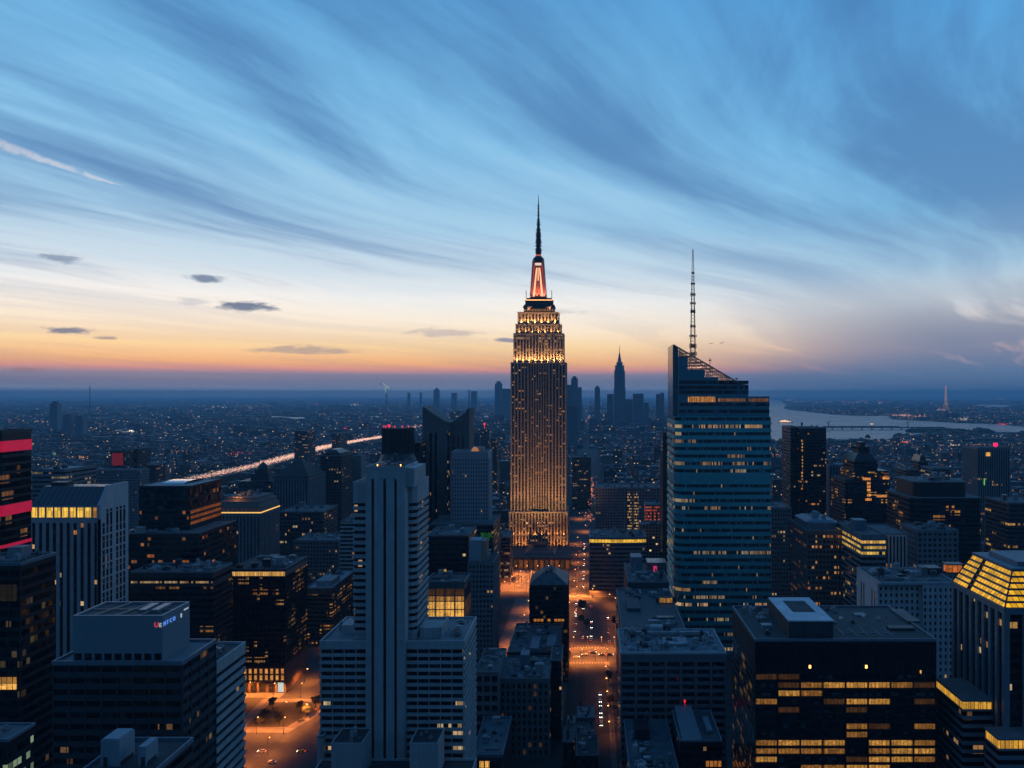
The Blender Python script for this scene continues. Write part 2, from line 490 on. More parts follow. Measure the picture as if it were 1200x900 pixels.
def setup_mats():
    M['white'] = wall_mat('pale_concrete', (0.42, 0.43, 0.43), 0.7, 0.16, 0.09, 0.26, 0, 0.14)
    M['white2'] = wall_mat('white_stone', (0.52, 0.51, 0.51), 0.75, 0.15, 0.10, 0.28, 0, 0.12)
    M['grey'] = wall_mat('grey_concrete', (0.20, 0.20, 0.21), 0.8, 0.25, 0.12, 0.35, 0, 0.2)
    M['blue'] = wall_mat('blue_grey_panel', (0.15, 0.19, 0.23), 0.5, 0.2, 0.08, 0.3, 0, 0.18)
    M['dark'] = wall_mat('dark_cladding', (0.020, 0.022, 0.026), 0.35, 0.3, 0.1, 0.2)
    M['darkgrey'] = wall_mat('charcoal_cladding', (0.045, 0.05, 0.057), 0.5, 0.25, 0.1, 0.2)
    M['brown'] = wall_mat('brown_brick', (0.13, 0.085, 0.065), 0.85, 0.3, 0.2, 0.2, panel=0.25)
    M['stone'] = wall_mat('limestone', (0.40, 0.36, 0.31), 0.8, 0.15, 0.12, 0.2)
    M['teal'] = wall_mat('teal_spandrel', (0.06, 0.12, 0.14), 0.3, 0.2, 0.08, 0.15, 0.2)
    M['roof'] = wall_mat('gravel_roof', (0.14, 0.145, 0.15), 0.9, 0.5, 0.25, 0.0, panel=0.3)
    M['roofdark'] = wall_mat('dark_roof', (0.045, 0.05, 0.055), 0.8, 0.5, 0.25, 0.0, panel=0.5)
    M['rooflight'] = wall_mat('pale_roof', (0.34, 0.35, 0.36), 0.8, 0.3, 0.3, 0.0, panel=0.3)
    M['metal'] = wall_mat('galvanised_metal', (0.30, 0.31, 0.33), 0.45, 0.2, 0.4, 0.1, 0.4)
    M['darkmetal'] = wall_mat('dark_metal', (0.06, 0.062, 0.07), 0.5, 0.2, 0.4, 0.1, 0.3)
    M['black'] = dark_window_mat()
    M['redlamp'] = emit_mat('red_beacon', (1.0, 0.03, 0.08), 1.3)
    M['amberlamp'] = emit_mat('amber_lamp', (1.0, 0.45, 0.10), 5.0, False)
    M['whitelamp'] = emit_mat('white_lamp', (1.0, 0.85, 0.65), 5.0, False)
    M['w_bright'] = litwin_mat('window_bright', (1.0, 0.50, 0.10), 0.95)
    M['w_mid'] = litwin_mat('window_medium', (1.0, 0.46, 0.10), 0.42)
    M['w_dim'] = litwin_mat('window_dim', (1.0, 0.42, 0.12), 0.06)
    M['w_yellow'] = litwin_mat('window_yellow', (1.0, 0.58, 0.08), 1.1, 1.7, spread=0.3)
setup_mats()

# ------------------------------------------------------------------ building kit
class Building:
    def __init__(s, name, label, cat, x0, x1, y0, y1, group=None, reg=True):
        s.root = thing(name, label, cat, ((x0 + x1) / 2, (y0 + y1) / 2, 0), group)
        if reg: occ(x0, x1, y0, y1)
    def part(s, mb, name, mat, parent=None):
        return mb.build(name, mat, parent or s.root)
    def ribbons(s, poly, z0, z1, fh, wall, glass, gf=0.5, proud=0.35, zbot=None, top=0.0, piers=None, pier_w=0.5, pier_faces=(0,), pmat=None, nmax=70):
        """storeys of continuous glazing between projecting spandrels. The glazing of each storey is a part of its own."""
        w = MB()
        w.prism(poly, z0, z1)
        gp = grow(poly, 0.06); sp = grow(poly, proud)
        n = min(nmax, int((z1 - top - (zbot if zbot is not None else z0)) / fh))
        zt = z1 - top
        if top > 0: w.prism(sp, zt, z1 - 0.004)
        for i in range(n):
            a = zt - (i + 1) * fh
            s.part(MB().ring(gp, a + fh * (1 - gf), a + fh), 'window_band', glass)
            w.prism(sp, a, a + fh * (1 - gf))
        if n * fh + top < z1 - z0 - 0.5: w.prism(sp, z0 - 0.1, zt - n * fh - 0.02)
        if piers:
            for fi in pier_faces:
                a = Vector(poly[fi]); b = Vector(poly[(fi + 1) % len(poly)]); L = (b - a).length
                d = (b - a) / L; nn = Vector((d.y, -d.x)); cnt = max(1, round(L / piers))
                for j in range(cnt + 1):
                    c = a + d * (L * j / cnt)
                    c0 = c - d * pier_w / 2; c1 = c + d * pier_w / 2
                    e = proud + 0.12
                    w.prism([tuple(c0 + nn * e), tuple(c1 + nn * e), tuple(c1 - nn * 0.2), tuple(c0 - nn * 0.2)], max(z0, zt - n * fh), z1 + 0.02 - (0 if top else 0.3))
        return s.part(w, 'wall', wall)
    def strips(s, poly, z0, z1, bay, wall, glass, ww=0.5, proud=0.6, faces=(0, 1, 3), head=2.0, foot=0.0, skip=None, name='window_strip'):
        """tall vertical strips of glazing between piers; each strip is a part"""
        w = MB(); w.prism(poly, z0, z1)
        for fi in faces:
            a = Vector(poly[fi]); b = Vector(poly[(fi + 1) % len(poly)]); L = (b - a).length
            d = (b - a) / L; nn = Vector((d.y, -d.x)); cnt = max(1, round(L / bay)); bw = L / cnt; half = bw * ww / 2
            def blk(u0, u1, e, za, zb):
                p0 = a + d * u0; p1 = a + d * u1
                w.prism([tuple(p0 + nn * e), tuple(p1 + nn * e), tuple(p1 - nn * 0.1), tuple(p0 - nn * 0.1)], za, zb)
            u = 0.0 - (proud * 0.98 if fi in (1, 3) else proud)
            for j in range(cnt):
                c = (j + 0.5) * bw
                blk(u, c - half, proud, z0, z1 - 0.006)
                u = c + half
                p0 = a + d * (c - half) + nn * 0.05; p1 = a + d * (c + half) + nn * 0.05
                q = MB().quad((p0.x, p0.y, z0 + foot), (p1.x, p1.y, z0 + foot), (p1.x, p1.y, z1 - head), (p0.x, p0.y, z1 - head))
                s.part(q, name, glass)
                if head > 0: blk(c - half - 0.02, c + half + 0.02, proud * 0.97, z1 - head, z1 - 0.01)
            blk(u, L + (proud * 0.98 if fi in (1, 3) else proud), proud, z0, z1 - 0.006)
        return s.part(w, 'wall', wall)
    def roof(s, poly, z, mat=None, parapet=1.2, thick=0.5, pmat=None, out=0.36, name='roof'):
        """roof surface with a parapet ring"""
        s.part(MB().prism(grow(poly, out - thick - 0.02), z - 0.3, z + 0.08), name, mat or M['roof'])
        if parapet > 0:
            o_ = grow(poly, out + 0.02); i_ = grow(poly, out - thick)
            m = MB(); n = len(o_); b = 0
            m.v += [(x, y, z - 0.25) for x, y in o_] + [(x, y, z + parapet) for x, y in o_] + [(x, y, z + parapet) for x, y in i_] + [(x, y, z - 0.25) for x, y in i_]
            for i in range(n):
                j = (i + 1) % n
                m.f += [(i, j, n + j, n + i), (n + i, n + j, 2 * n + j, 2 * n + i), (2 * n + i, 2 * n + j, 3 * n + j, 3 * n + i)]
            s.part(m, 'parapet', pmat or M['grey'])
    def units(s, x0, x1, y0, y1, z, n, seed=1, big=1.0):
        """rooftop plant, every piece a part"""
        rnd = random.Random(seed)
        done = []
        z = z + 0.04
        for i in range(int(n * 1.7)):
            for _t in range(30):
                kind = rnd.choice(['air_unit', 'air_unit', 'duct', 'vent_pipe', 'bulkhead', 'water_tank', 'air_unit', 'skylight'])
                w = rnd.uniform(1.8, 4.5) * big; d = rnd.uniform(1.8, 4.5) * big; h = rnd.uniform(1.2, 2.6) * big
                if kind == 'duct':
                    if rnd.random() < 0.5: w, d, h = w * 2.6, 1.0 * big, 0.9 * big
                    else: w, d, h = 1.0 * big, d * 2.6, 0.9 * big
                if kind == 'bulkhead': w, d, h = w * 1.5, d * 1.4, h * 1.7
                if kind == 'vent_pipe': w = d = 0.9 * big
                if kind == 'skylight': h = 0.7
                if w > (x1 - x0) * 0.7 or d > (y1 - y0) * 0.7: continue
                cx = rnd.uniform(x0 + w / 2 + 1, max(x0 + w / 2 + 1.01, x1 - w / 2 - 1)); c2 = rnd.uniform(y0 + d / 2 + 1, max(y0 + d / 2 + 1.01, y1 - d / 2 - 1))
                r = (cx - w / 2, cx + w / 2, c2 - d / 2, c2 + d / 2)
                if any(r[0] < q[1] + 0.4 and r[1] > q[0] - 0.4 and r[2] < q[3] + 0.4 and r[3] > q[2] - 0.4 for q in done): continue
                done.append(r)
                mb = MB()
                if kind == 'air_unit':
                    mb.box(r[0], r[1], r[2], r[3], z + 0.3, z + h)
                    mb.box(r[0] + 0.3, r[0] + 0.6, r[2] + 0.1, r[3] - 0.1, z, z + 0.3); mb.box(r[1] - 0.6, r[1] - 0.3, r[2] + 0.1, r[3] - 0.1, z, z + 0.3)
                    mb.cyl(cx, c2, min(w, d) * 0.36, z + h, z + h + 0.45, 12)
                elif kind == 'water_tank':
                    rr = min(w, d) * 0.5
                    for a, b in ((1, 1), (1, -1), (-1, 1), (-1, -1)): mb.box(cx + a * rr * 0.6 - 0.15, cx + a * rr * 0.6 + 0.15, c2 + b * rr * 0.6 - 0.15, c2 + b * rr * 0.6 + 0.15, z, z + 2)
                    mb.cyl(cx, c2, rr, z + 2, z + 2 + h * 1.4, 14); mb.cyl(cx, c2, rr * 1.05, z + 2 + h * 1.4, z + 2.8 + h * 1.4, 14, 0.1)
                elif kind == 'vent_pipe':
                    mb.cyl(cx, c2, 0.32 * big, z, z + 2 * big, 8); mb.cyl(cx, c2, 0.45 * big, z + 2 * big, z + 2.3 * big, 8)
                elif kind == 'duct':
                    mb.box(r[0], r[1], r[2], r[3], z + 0.35, z + 0.35 + h); mb.box(cx - 0.3, cx + 0.3, c2 - 0.3, c2 + 0.3, z, z + 0.35)
                elif kind == 'skylight':
                    mb.prism(rect(*r), z, z + h, rect(r[0] + w * 0.2, r[1] - w * 0.2, r[2] + d * 0.2, r[3] - d * 0.2))
                else:
                    mb.box(r[0], r[1], r[2], r[3], z, z + h); mb.box(r[0] - 0.15, r[1] + 0.15, r[2] - 0.15, r[3] + 0.15, z + h, z + h + 0.25)
                s.part(mb, kind, rnd.choice([M['metal'], M['rooflight'], M['grey'], M['darkmetal']]))
                break
# ------------------------------------------------------------------ left-hand towers
def text_part(b, parent, name, txt, size, loc, rot, mat, ext=0.08):
    cu = bpy.data.curves.new(name, 'FONT')
    cu.body = txt; cu.size = size; cu.extrude = ext; cu.space_character = 1.05
    t = bpy.data.objects.new(name, cu)
    me = bpy.data.meshes.new_from_object(t)
    bpy.data.objects.remove(t)
    me.name = name
    me.materials.clear(); me.materials.append(mat)
    o = bpy.data.objects.new(name, me); COL.objects.link(o)
    o.parent = parent
    bo = Vector(base_of(parent))
    o.location = Vector(loc) - bo
    o.rotation_euler = rot
    return o

def sign_building():
    Y0, Y1 = 230, 250.5
    x0, x1 = PX(63, Y0), PX(213, Y0)
    z = PZ(778, Y0)
    b = Building('office_tower', 'dark banded tower carrying a big windowless blue grey box with a lit corner sign', 'office tower', x0, x1, Y0, Y1)
    g = glass_mat('glass_sign_tower', 1.9, 3.3, z - 3.0, 0.06, 0.5, 0.006, 3, (1, 0.45, .15), (1, .8, .5), 0.14, tint=(0.006, 0.008, 0.010), rough=0.25)
    wm = wall_mat('slate_spandrel', (0.045, 0.055, 0.065), 0.55, 0.15, 0.1, 0.2)
    p = rect(x0, x1, Y0, Y1)
    b.ribbons(p, 0, z, 3.3, wm, g, 0.5, 0.25, zbot=60, top=0.6, piers=4.6, pier_w=0.35, pier_faces=(0, 1))
    rm = wall_mat('deck', (0.20, 0.215, 0.23), 0.85, 0.25, 0.2, 0.0)
    b.roof(p, z, rm, 0.9, 0.6, M['blue'], 0.4)
    # windowless box
    bx0, bx1, by0, by1 = PX(85.5, 232.2), PX(190.5, 232.2), 232.2, 248.0
    bz = PZ(723.5, 232.2)
    bp = rect(bx0, bx1, by0, by1)
    bm_ = wall_mat('pale_blue_panel', (0.22, 0.27, 0.31), 0.45, 0.08, 0.06, 0.08)
    w = MB(); zb = z + 0.08
    w.prism(grow(bp, -0.9), zb, zb + 2.2)
    n = 12; L = bx1 - bx0
    for i in range(n):
        za = zb + 2.2 + (bz - zb - 2.2) * i / n; zc = zb + 2.2 + (bz - zb - 2.2) * (i + 1) / n
        w.prism(bp, za + 0.07, zc); w.prism(grow(bp, -0.06), za - 0.02, za + 0.08)
    for j in range(10):
        cx = bx0 + L * j / 9
        w.box(max(bx0, cx - 0.32), min(bx1, cx + 0.32), by0 + 0.01, by0 + 1.2, zb, zb + 2.25)
    w.box(bx1 - 0.5, bx1 - 0.01, by0 + 1.25, by1 - 0.02, zb, zb + 2.26)
    bx = b.part(w, 'penthouse', bm_)
    for j in range(9):
        ca = bx0 + L * j / 9 + 0.34; cb = bx0 + L * (j + 1) / 9 - 0.34
        b.part(MB().box(ca, cb, by0 + 0.72, by0 + 0.86, zb + 0.15, zb + 2.1), 'louvre', M['black'], bx)
    rim = b.part(MB().prism(grow(bp, -0.7), bz - 0.2, bz + 0.05), 'penthouse_roof', wall_mat('tank_deck', (0.03, 0.035, 0.04), 0.7, 0.4, 0.2, 0.0))
    m = MB(); o_, i_ = grow(bp, 0.02), grow(bp, -0.55)
    for i in range(4):
        j = (i + 1) % 4
        m.prism([o_[i], o_[j], i_[j], i_[i]], bz - 0.1, bz + 0.55)
    b.part(m, 'rim', bm_, bx)
    for j in range(1, 4):
        xx = bx0 + L * j / 4 + 0.4
        b.part(MB().bar((xx - 1.4, by0 + 0.6, bz + 0.35), (xx + 1.6, by1 - 0.6, bz + 0.35), 0.14), 'rib', M['metal'], rim)
    b.part(MB().bar((bx0 + 0.6, (by0 + by1) / 2, bz + 0.3), (bx1 - 0.6, (by0 + by1) / 2 - 0.5, bz + 0.3), 0.12), 'rib', M['metal'], rim)
    for j in range(2):
        b.part(MB().box(bx0 + L * (0.62 + 0.15 * j), bx0 + L * (0.70 + 0.15 * j), by0 + 5, by1 - 3, bz + 0.05, bz + 0.9), 'duct', M['metal'], rim)
    # lit lettering turning the corner
    sg = thing('corner_sign', None, None, (bx1, by0, bz - 2.2)); 
    sg.parent = b.root; sg.location = Vector((bx1, by0, bz - 2.4)) - b.root.location
    red = emit_mat('sign_red', (1.0, 0.10, 0.12), 0.6); wht = emit_mat('sign_white', (0.75, 0.85, 1.0), 0.5); blu = emit_mat('sign_blue', (0.12, 0.32, 1.0), 0.85)
    zl = bz - 2.75
    text_part(b, sg, 'letter', 'U', 1.9, (bx1 - 2.35, by0 - 0.14, zl), (R(90), 0, 0), red)
    text_part(b, sg, 'letter', 'E', 1.6, (bx1 - 0.95, by0 - 0.14, zl), (R(90), 0, 0), wht)
    for i, ch in enumerate('MTCO'):
        text_part(b, sg, 'letter', ch, 1.7, (bx1 + 0.14, by0 + 0.3 + i * 1.75, zl + 0.1), (R(90), 0, R(90)), blu)
    s2 = b.part(MB().box(bx1 + 0.02, bx1 + 0.10, by0 + 10.2, by0 + 10.9, bz - 2.9, bz - 1.7).box(bx1 + 0.02, bx1 + 0.10, by0 + 12.2, by0 + 14.8, bz - 1.3, bz - 0.9), 'sign', wht)
    return b
sign_building()

def striped_neighbour():
    Y0, Y1 = 255, 275.5
    x0, x1 = PX(190, Y0), PX(253, Y0); z = PZ(778, Y0)
    b = Building('office_block', 'pale block striped with dark window bands behind the tower with the lit corner sign', 'office block', x0, x1, Y0, Y1)
    p = rect(x0, x1, Y0, Y1)
    g = glass_mat('glass_striped', 2.2, 3.15, z - 3.4, 0.05, 0.5, 0.01, s=0.4, tint=(0.006, 0.007, 0.01))
    b.ribbons(p, 0, z, 3.15, M['white'], g, 0.46, 0.5, zbot=40, top=3.2)
    b.roof(p, z, M['roofdark'], 0.7, 0.6, M['white'], 0.52)
    b.units(x0 + 1, x1 - 1, Y0 + 1, Y1 - 1, z, 5, 3, 0.8)
striped_neighbour()

def near_bulkheads():
    Y0 = 176
    x0, x1 = PX(98, Y0), PX(182, Y0); z = PZ(905, Y0)
    b = Building('office_block', 'dark block at the bottom left edge whose rooftop carries two pale blue lift housings', 'office block', x0, x1, Y0, Y0 + 16)
    p = rect(x0, x1, Y0, Y0 + 16)
    g = glass_mat('glass_near_block', 2, 3.4, 0, 0.1, .4, .01, s=.3, tint=(0.006, 0.007, 0.01))
    b.ribbons(p, 0, z, 3.4, M['darkgrey'], g, 0.5, 0.2, zbot=80, top=1)
    b.roof(p, z, M['roofdark'], 0.8, 0.4, M['blue'])
    for px0, px1, py, dy in ((118, 140, 868, 6.0), (162, 171, 875, 5.0)):
        yy = Y0 + 2.5
        a, c = PX(px0, yy), PX(px1, yy); zz = PZ(py, yy)
        m = MB().box(a, c, yy, yy + dy, z + 0.06, zz)
        if px0 == 118: m.box(a + 0.3, c - 0.3, yy + 0.2, yy + dy - 0.2, zz, zz + 0.35)
        h = b.part(m, 'lift_housing', wall_mat('housing', (0.26, 0.31, 0.35), 0.6, 0.12, 0.2, 0.3))
        b.part(MB().box(a + 0.6, a + 1.5, yy - 0.06, yy + 0.02, z + 0.1, z + 2.2), 'door', M['darkgrey'], h)
        b.part(MB().box(c - 0.01, c + 0.08, yy + 0.5, yy + dy - 0.6, z + 0.1, z + 1.0), 'trim', M['darkgrey'], h)
near_bulkheads()

def gable_tower():
    Y0, Y1 = 430, 455.5
    x0, x1 = PX(36, Y0), PX(117, Y0)
    zt = PZ(570, 438); zs = PZ(594, Y0); zw = PZ(607, Y0)
    b = Building('office_tower', 'white ribbed tower with a sloping dark metal top over one row of yellow lit windows', 'office tower', x0, x1, Y0, Y1)
    p = rect(x0, x1, Y0, Y1)
    g = glass_mat('glass_ribbed', 2.4, 3.8, 0, 0.05, 0.5, 0.012, 3, s=0.6, tint=(0.008, 0.010, 0.014), spandrel=(0.012, 0.016, 0.022), frac=0.6)
    b.strips(p, 0, zw - 0.6, 3.62, M['white'], g, 0.5, 0.5, faces=(0,), head=2.0)
    # upper storey: lit windows
    w = MB(); w.prism(grow(p, -0.4), zw - 0.6, zs + 0.6)
    n = 9; L = x1 - x0
    w.box(x0 - 0.45, x1 + 0.4, Y0 - 0.45, Y0 + 0.5, zw - 0.6, zw + 0.3); w.box(x0 - 0.45, x1 + 0.4, Y0 - 0.45, Y0 + 0.5, zs - 0.3, zs + 0.5)
    for j in range(n + 1):
        cx = x0 + L * j / n
        w.box(cx - 0.35, cx + 0.35, Y0 - 0.38, Y0 + 0.45, zw - 0.5, zs - 0.2)
    b.part(w, 'attic_wall', M['white'])
    for j in range(n):
        a = x0 + L * j / n + 0.4; c = x0 + L * (j + 1) / n - 0.4
        b.part(MB().box(a, c, Y0 + 0.05, Y0 + 0.2, zw + 0.32, zs - 0.32), 'window', M['w_yellow'] if j not in (8,) else M['w_mid'])
    # mansard with standing seams between two gable walls
    zr = zt
    r = MB(); r.v = [(x0, Y0, zs + .5), (x1 - 1.2, Y0, zs + .5), (x1 - 1.2, Y0 + 8, zr), (x0 + 1.5, Y0 + 8, zr), (x0 + 1.5, Y1 - 6, zr), (x1 - 1.2, Y1 - 6, zr), (x0, Y1, zs + .5), (x1 - 1.2, Y1, zs + .5)]
    r.f = [(0, 1, 2, 3), (3, 2, 5, 4), (4, 5, 7, 6), (0, 3, 4, 6), (1, 7, 5, 2)]
    for j in range(1, 13):
        t = j / 13
        xa = x0 + (x1 - 1.2 - x0) * t; xb = x0 + 1.5 + (x1 - 2.7 - x0) * t
        r.bar((xa, Y0, zs + .55), (xb, Y0 + 8, zr + .05), 0.14)
    b.part(r, 'roof', wall_mat('zinc_mansard', (0.09, 0.11, 0.125), 0.4, 0.15, 0.15, 0.2, 0.4))
    # gable wall on the right with two columns of slots
    gm = MB(); xg0, xg1 = x1 - 1.2, x1 + 0.5
    prof = [(Y0 - 0.5, 0), (Y1 + 0.3, 0), (Y1 + 0.3, zr + 0.8), (Y0 + 7.5, zr + 0.8), (Y0 - 0.5, zs + 0.9)]
    n0 = len(gm.v)
    gm.v += [(xg0, y, z) for y, z in prof] + [(xg1, y, z) for y, z in prof]
    gm.f += [(4, 3, 2, 1, 0), (5, 6, 7, 8, 9)] + [((i + 1) % 5, i, i + 5, (i + 1) % 5 + 5)[::-1] for i in range(5)]
    b.part(gm, 'gable_wall', M['white2'])
    gw = glass_mat('glass_gable', 2, 7.6, 0, 0.05, .4, .01, s=.4, tint=(0.008, 0.01, 0.014), spandrel=(0.36, 0.36, 0.38), frac=0.93)
    for ya in (Y0 + 1.6, Y0 + 5.0, Y0 + 8.4, Y0 + 14, Y0 + 17.4, Y0 + 20.8):
        top = zs - 9 + (7 if ya > Y0 + 4 else 0)
        b.part(MB().box(xg1 - 0.05, xg1 + 0.05, ya, ya + 1.9, 20, top), 'window_strip', gw)
    for i in range(12):
        zz = top - 14 - i * 7.6
        b.part(MB().box(xg1 - 0.02, xg1 + 0.28, Y0 + 0.4, Y1 - 0.4, zz, zz + 0.9), 'string_course', M['white2'])
    b.part(MB().box(x0 + 4, x0 + 12, Y0 + 10, Y1 - 8, zr - 0.2, zr + 2.0), 'air_unit', M['darkmetal'])
gable_tower()

def red_band_tower():
    Y0, Y1 = 330, 347
    x0, x1 = PX(-110, Y0), PX(2.5, Y0); z = PZ(507, Y0)
    b = Building('office_tower', 'black glass tower at the left edge wrapped by bright crimson light bands', 'office tower', x0, x1, Y0, Y1)
    p = rect(x0, x1, Y0, Y1)
    g = glass_mat('glass_red_tower', 2.2, 3.4, z - 4, 0.10, 0.5, 0.01, 3, (1, .36, .12), (1, .5, .2), .18, tint=(0.006, 0.007, 0.009), rough=.1)
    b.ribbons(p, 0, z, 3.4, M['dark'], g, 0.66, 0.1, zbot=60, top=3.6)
    red = emit_mat('crimson_light', (1.0, 0.012, 0.10), 0.34, False, 0.35, 0.25)
    for py, h in ((523.5, 4.5), (599, 4.5), (641, 1.4)):
        zz = PZ(py, Y0)
        b.part(MB().ring(grow(p, 0.28), zz - h / 2, zz + h / 2), 'light_band', red)
    b.roof(p, z, M['roofdark'], 1.0, 0.5, M['darkgrey'], 0.2)
    b.units(x0 + 2, x1 - 2, Y0 + 2, Y1 - 2, z, 5, 9)
red_band_tower()

def left_dark():
    Y0, Y1 = 280, 298
    x0, x1 = PX(-70, Y0), PX(24, Y0); z = PZ(662, Y0)
    b = Building('office_tower', 'near black tower on the left edge with one square of amber windows low down', 'office tower', x0, x1, Y0, Y1)
    p = rect(x0, x1, Y0, Y1)
    g = glass_mat('glass_left_dark', 2.0, 3.5, z - 2, 0.08, 0.35, 0.006, 4, (1, .6, .3), (1, .75, .4), .05, tint=(0.005, 0.006, 0.008), rough=.12)
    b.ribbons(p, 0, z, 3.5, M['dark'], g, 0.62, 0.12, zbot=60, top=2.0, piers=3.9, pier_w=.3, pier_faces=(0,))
    for j in range(3):
        for i in range(2):
            a = PX(2.5 + j * 7.0, Y0)
            b.part(MB().box(a - 0.9, a + 0.9, Y0 - 0.5, Y0 - 0.1, PZ(807.5 - i * 7.6, Y0), PZ(801 - i * 7.6, Y0)), 'window', M['w_mid'] if i else M['w_bright'])
    for j in range(3):
        a = PX(3 + j * 7.0, Y0)
        b.part(MB().box(a - 0.9, a + 0.9, Y0 - 0.5, Y0 - 0.1, PZ(704, Y0), PZ(685, Y0)), 'window', litwin_mat('window_faint', (.8, .62, .3), .02))
    b.roof(p, z, M['roofdark'], 0.9, 0.5, M['blue'])
    b.units(x0 + 1, x1 - 1, Y0 + 1, Y1 - 1, z, 9, 5, .9)
    Y0 = 190; x0, x1 = PX(-60, Y0), PX(8, Y0); z = PZ(868, Y0)
    b = Building('office_block', 'dark block in the bottom left corner with a flat roof and greenish lit windows', 'office block', x0, x1, Y0, Y0 + 9)
    p = rect(x0, x1, Y0, Y0 + 9)
    g = glass_mat('glass_corner_green', 1.5, 3.3, z - 2, 0.4, .6, .05, 4, (.55, .9, .6), (.8, 1, .6), .3, tint=(0.006, 0.008, 0.01))
    b.ribbons(p, 0, z, 3.3, M['dark'], g, 0.5, 0.1, zbot=90, top=2.4)
    b.roof(p, z, M['roof'], .5, .4, M['blue'])
    b.units(x0 + 1, x1 - 1, Y0 + 1, Y0 + 8, z, 3, 2, .6)
left_dark()

def stacked_dark():
    Y0, Y1 = 525, 570
    x0, x1 = PX(163, Y0), PX(222.5, Y0); z = PZ(570, Y0); zl = PZ(622, Y0)
    b = Building('office_tower', 'dark office tower of two stacked blocks with rust orange lit floors along its right flank', 'office tower', PX(149, 510), PX(233, 510), 510, 570)
    p = rect(x0, x1, Y0, Y1)
    g = glass_mat('glass_stack', 2.2, 3.6, z - 16.2, 0.02, 0.5, 0.0, 4, ORANGE, ORANGE, .25, tint=(0.006, 0.008, 0.011))
    g2 = glass_mat('glass_stack_lit', 2.0, 4.2, 0, 0.3, .5, .03, 3, (1, .28, .06), (1, .42, .12), .28, tint=(0.008, 0.008, 0.01))
    w = MB(); w.prism(p, zl - 2, z)
    for zz in (z - 0.4, z - 8.6, z - 15.5): w.prism(grow(p, .3), zz - .4, zz + .4)
    b.part(MB().ring(grow(p, .05), z - 7.9, z - 0.9), 'window_band', g)
    b.part(MB().ring(grow(p, .05), z - 15.0, z - 9.1), 'window_band', g)
    k = 0
    glow = litwin_mat('rust_glow', (1, .26, .05), .20, 2.4, spread=.75)
    while z - 16 - (k + 1) * 3.6 > zl:
        a = z - 16 - (k + 1) * 3.6
        w.prism(grow(p, .3), a, a + 1.5)
        bb = b.part(MB().ring(grow(p, .05), a + 1.5, a + 3.6), 'window_band', g2)
        b.part(MB().box(x1 + .08, x1 + .16, Y0 + .5, Y1 - .5, a + 1.55, a + 3.55), 'lit_glazing', glow, bb)
        k += 1
    b.part(w, 'wall', M['dark'])
    b.roof(p, z, M['rooflight'], .5, .5, M['darkgrey'], .32)
    # rounded skylight
    m = MB(); n = 10; ya, yb = Y0 + 12, Y1 - 6; xa, xb = x0 + 8, x1 - 10
    for i in range(n):
        t0, t1 = math.pi * i / n, math.pi * (i + 1) / n; r = (yb - ya) / 2; c = (ya + yb) / 2
        m.quad((xa, c - r * math.cos(t0), z + .1 + 1.6 * math.sin(t0)), (xb, c - r * math.cos(t0), z + .1 + 1.6 * math.sin(t0)), (xb, c - r * math.cos(t1), z + .1 + 1.6 * math.sin(t1)), (xa, c - r * math.cos(t1), z + .1 + 1.6 * math.sin(t1)))
    b.part(m, 'skylight', wall_mat('skylight_glass', (.6, .66, .7), .15, .05, .2, 0))
    lp = rect(PX(149, 510), PX(233, 510), 510, 564); zz = PZ(626, 510)
    g3 = glass_mat('glass_stack_low', 2.2, 3.6, zz - 2 - 3.6 * 20, 0.14, .55, .012, 3, (1, .28, .06), (1, .45, .18), .30, tint=(0.006, 0.007, 0.01))
    b.ribbons(lp, 0, zz, 3.6, M['dark'], g3, .55, .25, zbot=zz - 75, top=2)
    b.roof(grow(lp, -.05), zz, M['roof'], .5, .5, M['darkgrey'], .3)
    b.units(x0 - 4, x1 + 3, 511, 524, zz, 5, 12, .9)
stacked_dark()

def lit_line_block():
    Y0, Y1 = 470, 495
    x0, x1 = PX(153, Y0), PX(250, Y0); z = PZ(671, Y0)
    b = Building('office_block', 'broad black block with a single thin lit row right under its roof edge', 'office block', x0, x1, Y0, Y1)
    p = rect(x0, x1, Y0, Y1)
    g = glass_mat('glass_line_dim', 2, 3.6, z - 6, .06, .4, .006, 5, ORANGE, AMBER, .2, tint=(0.006, 0.007, 0.01))
    gl = glass_mat('glass_line_lit', 1.3, 50, 0, .95, .85, .5, 5, AMBER, CREAM, .42)
    w = b.ribbons(p, 0, z - 8.2, 3.6, M['dark'], g, .55, .2, zbot=30)
    wm = MB().prism(grow(p, -.02), z - 8.3, z).prism(grow(p, .22), z - 3.0, z - .05).prism(grow(p, .2), z - 8.2, z - 6.9).prism(grow(p, .1), z - 6.9, z - 6.3)
    b.part(wm, 'attic_wall', M['darkgrey'])
    b.part(MB().box(x0 + .3, x1 - .4, Y0 - .14, Y0 + .1, z - 6.2, z - 5.0), 'window_band', gl)
    b.part(MB().ring(grow(p, .05), z - 5.0, z - 3.05), 'window_band', g)
    b.roof(p, z, M['roof'], .7, .6, M['grey'], .26)  # parapet paler than the walls: rim light put into its colour
    b.units(x0 + 1, x1 - 1, Y0 + 1, Y1 - 1, z, 16, 21, 1.0)
lit_line_block()

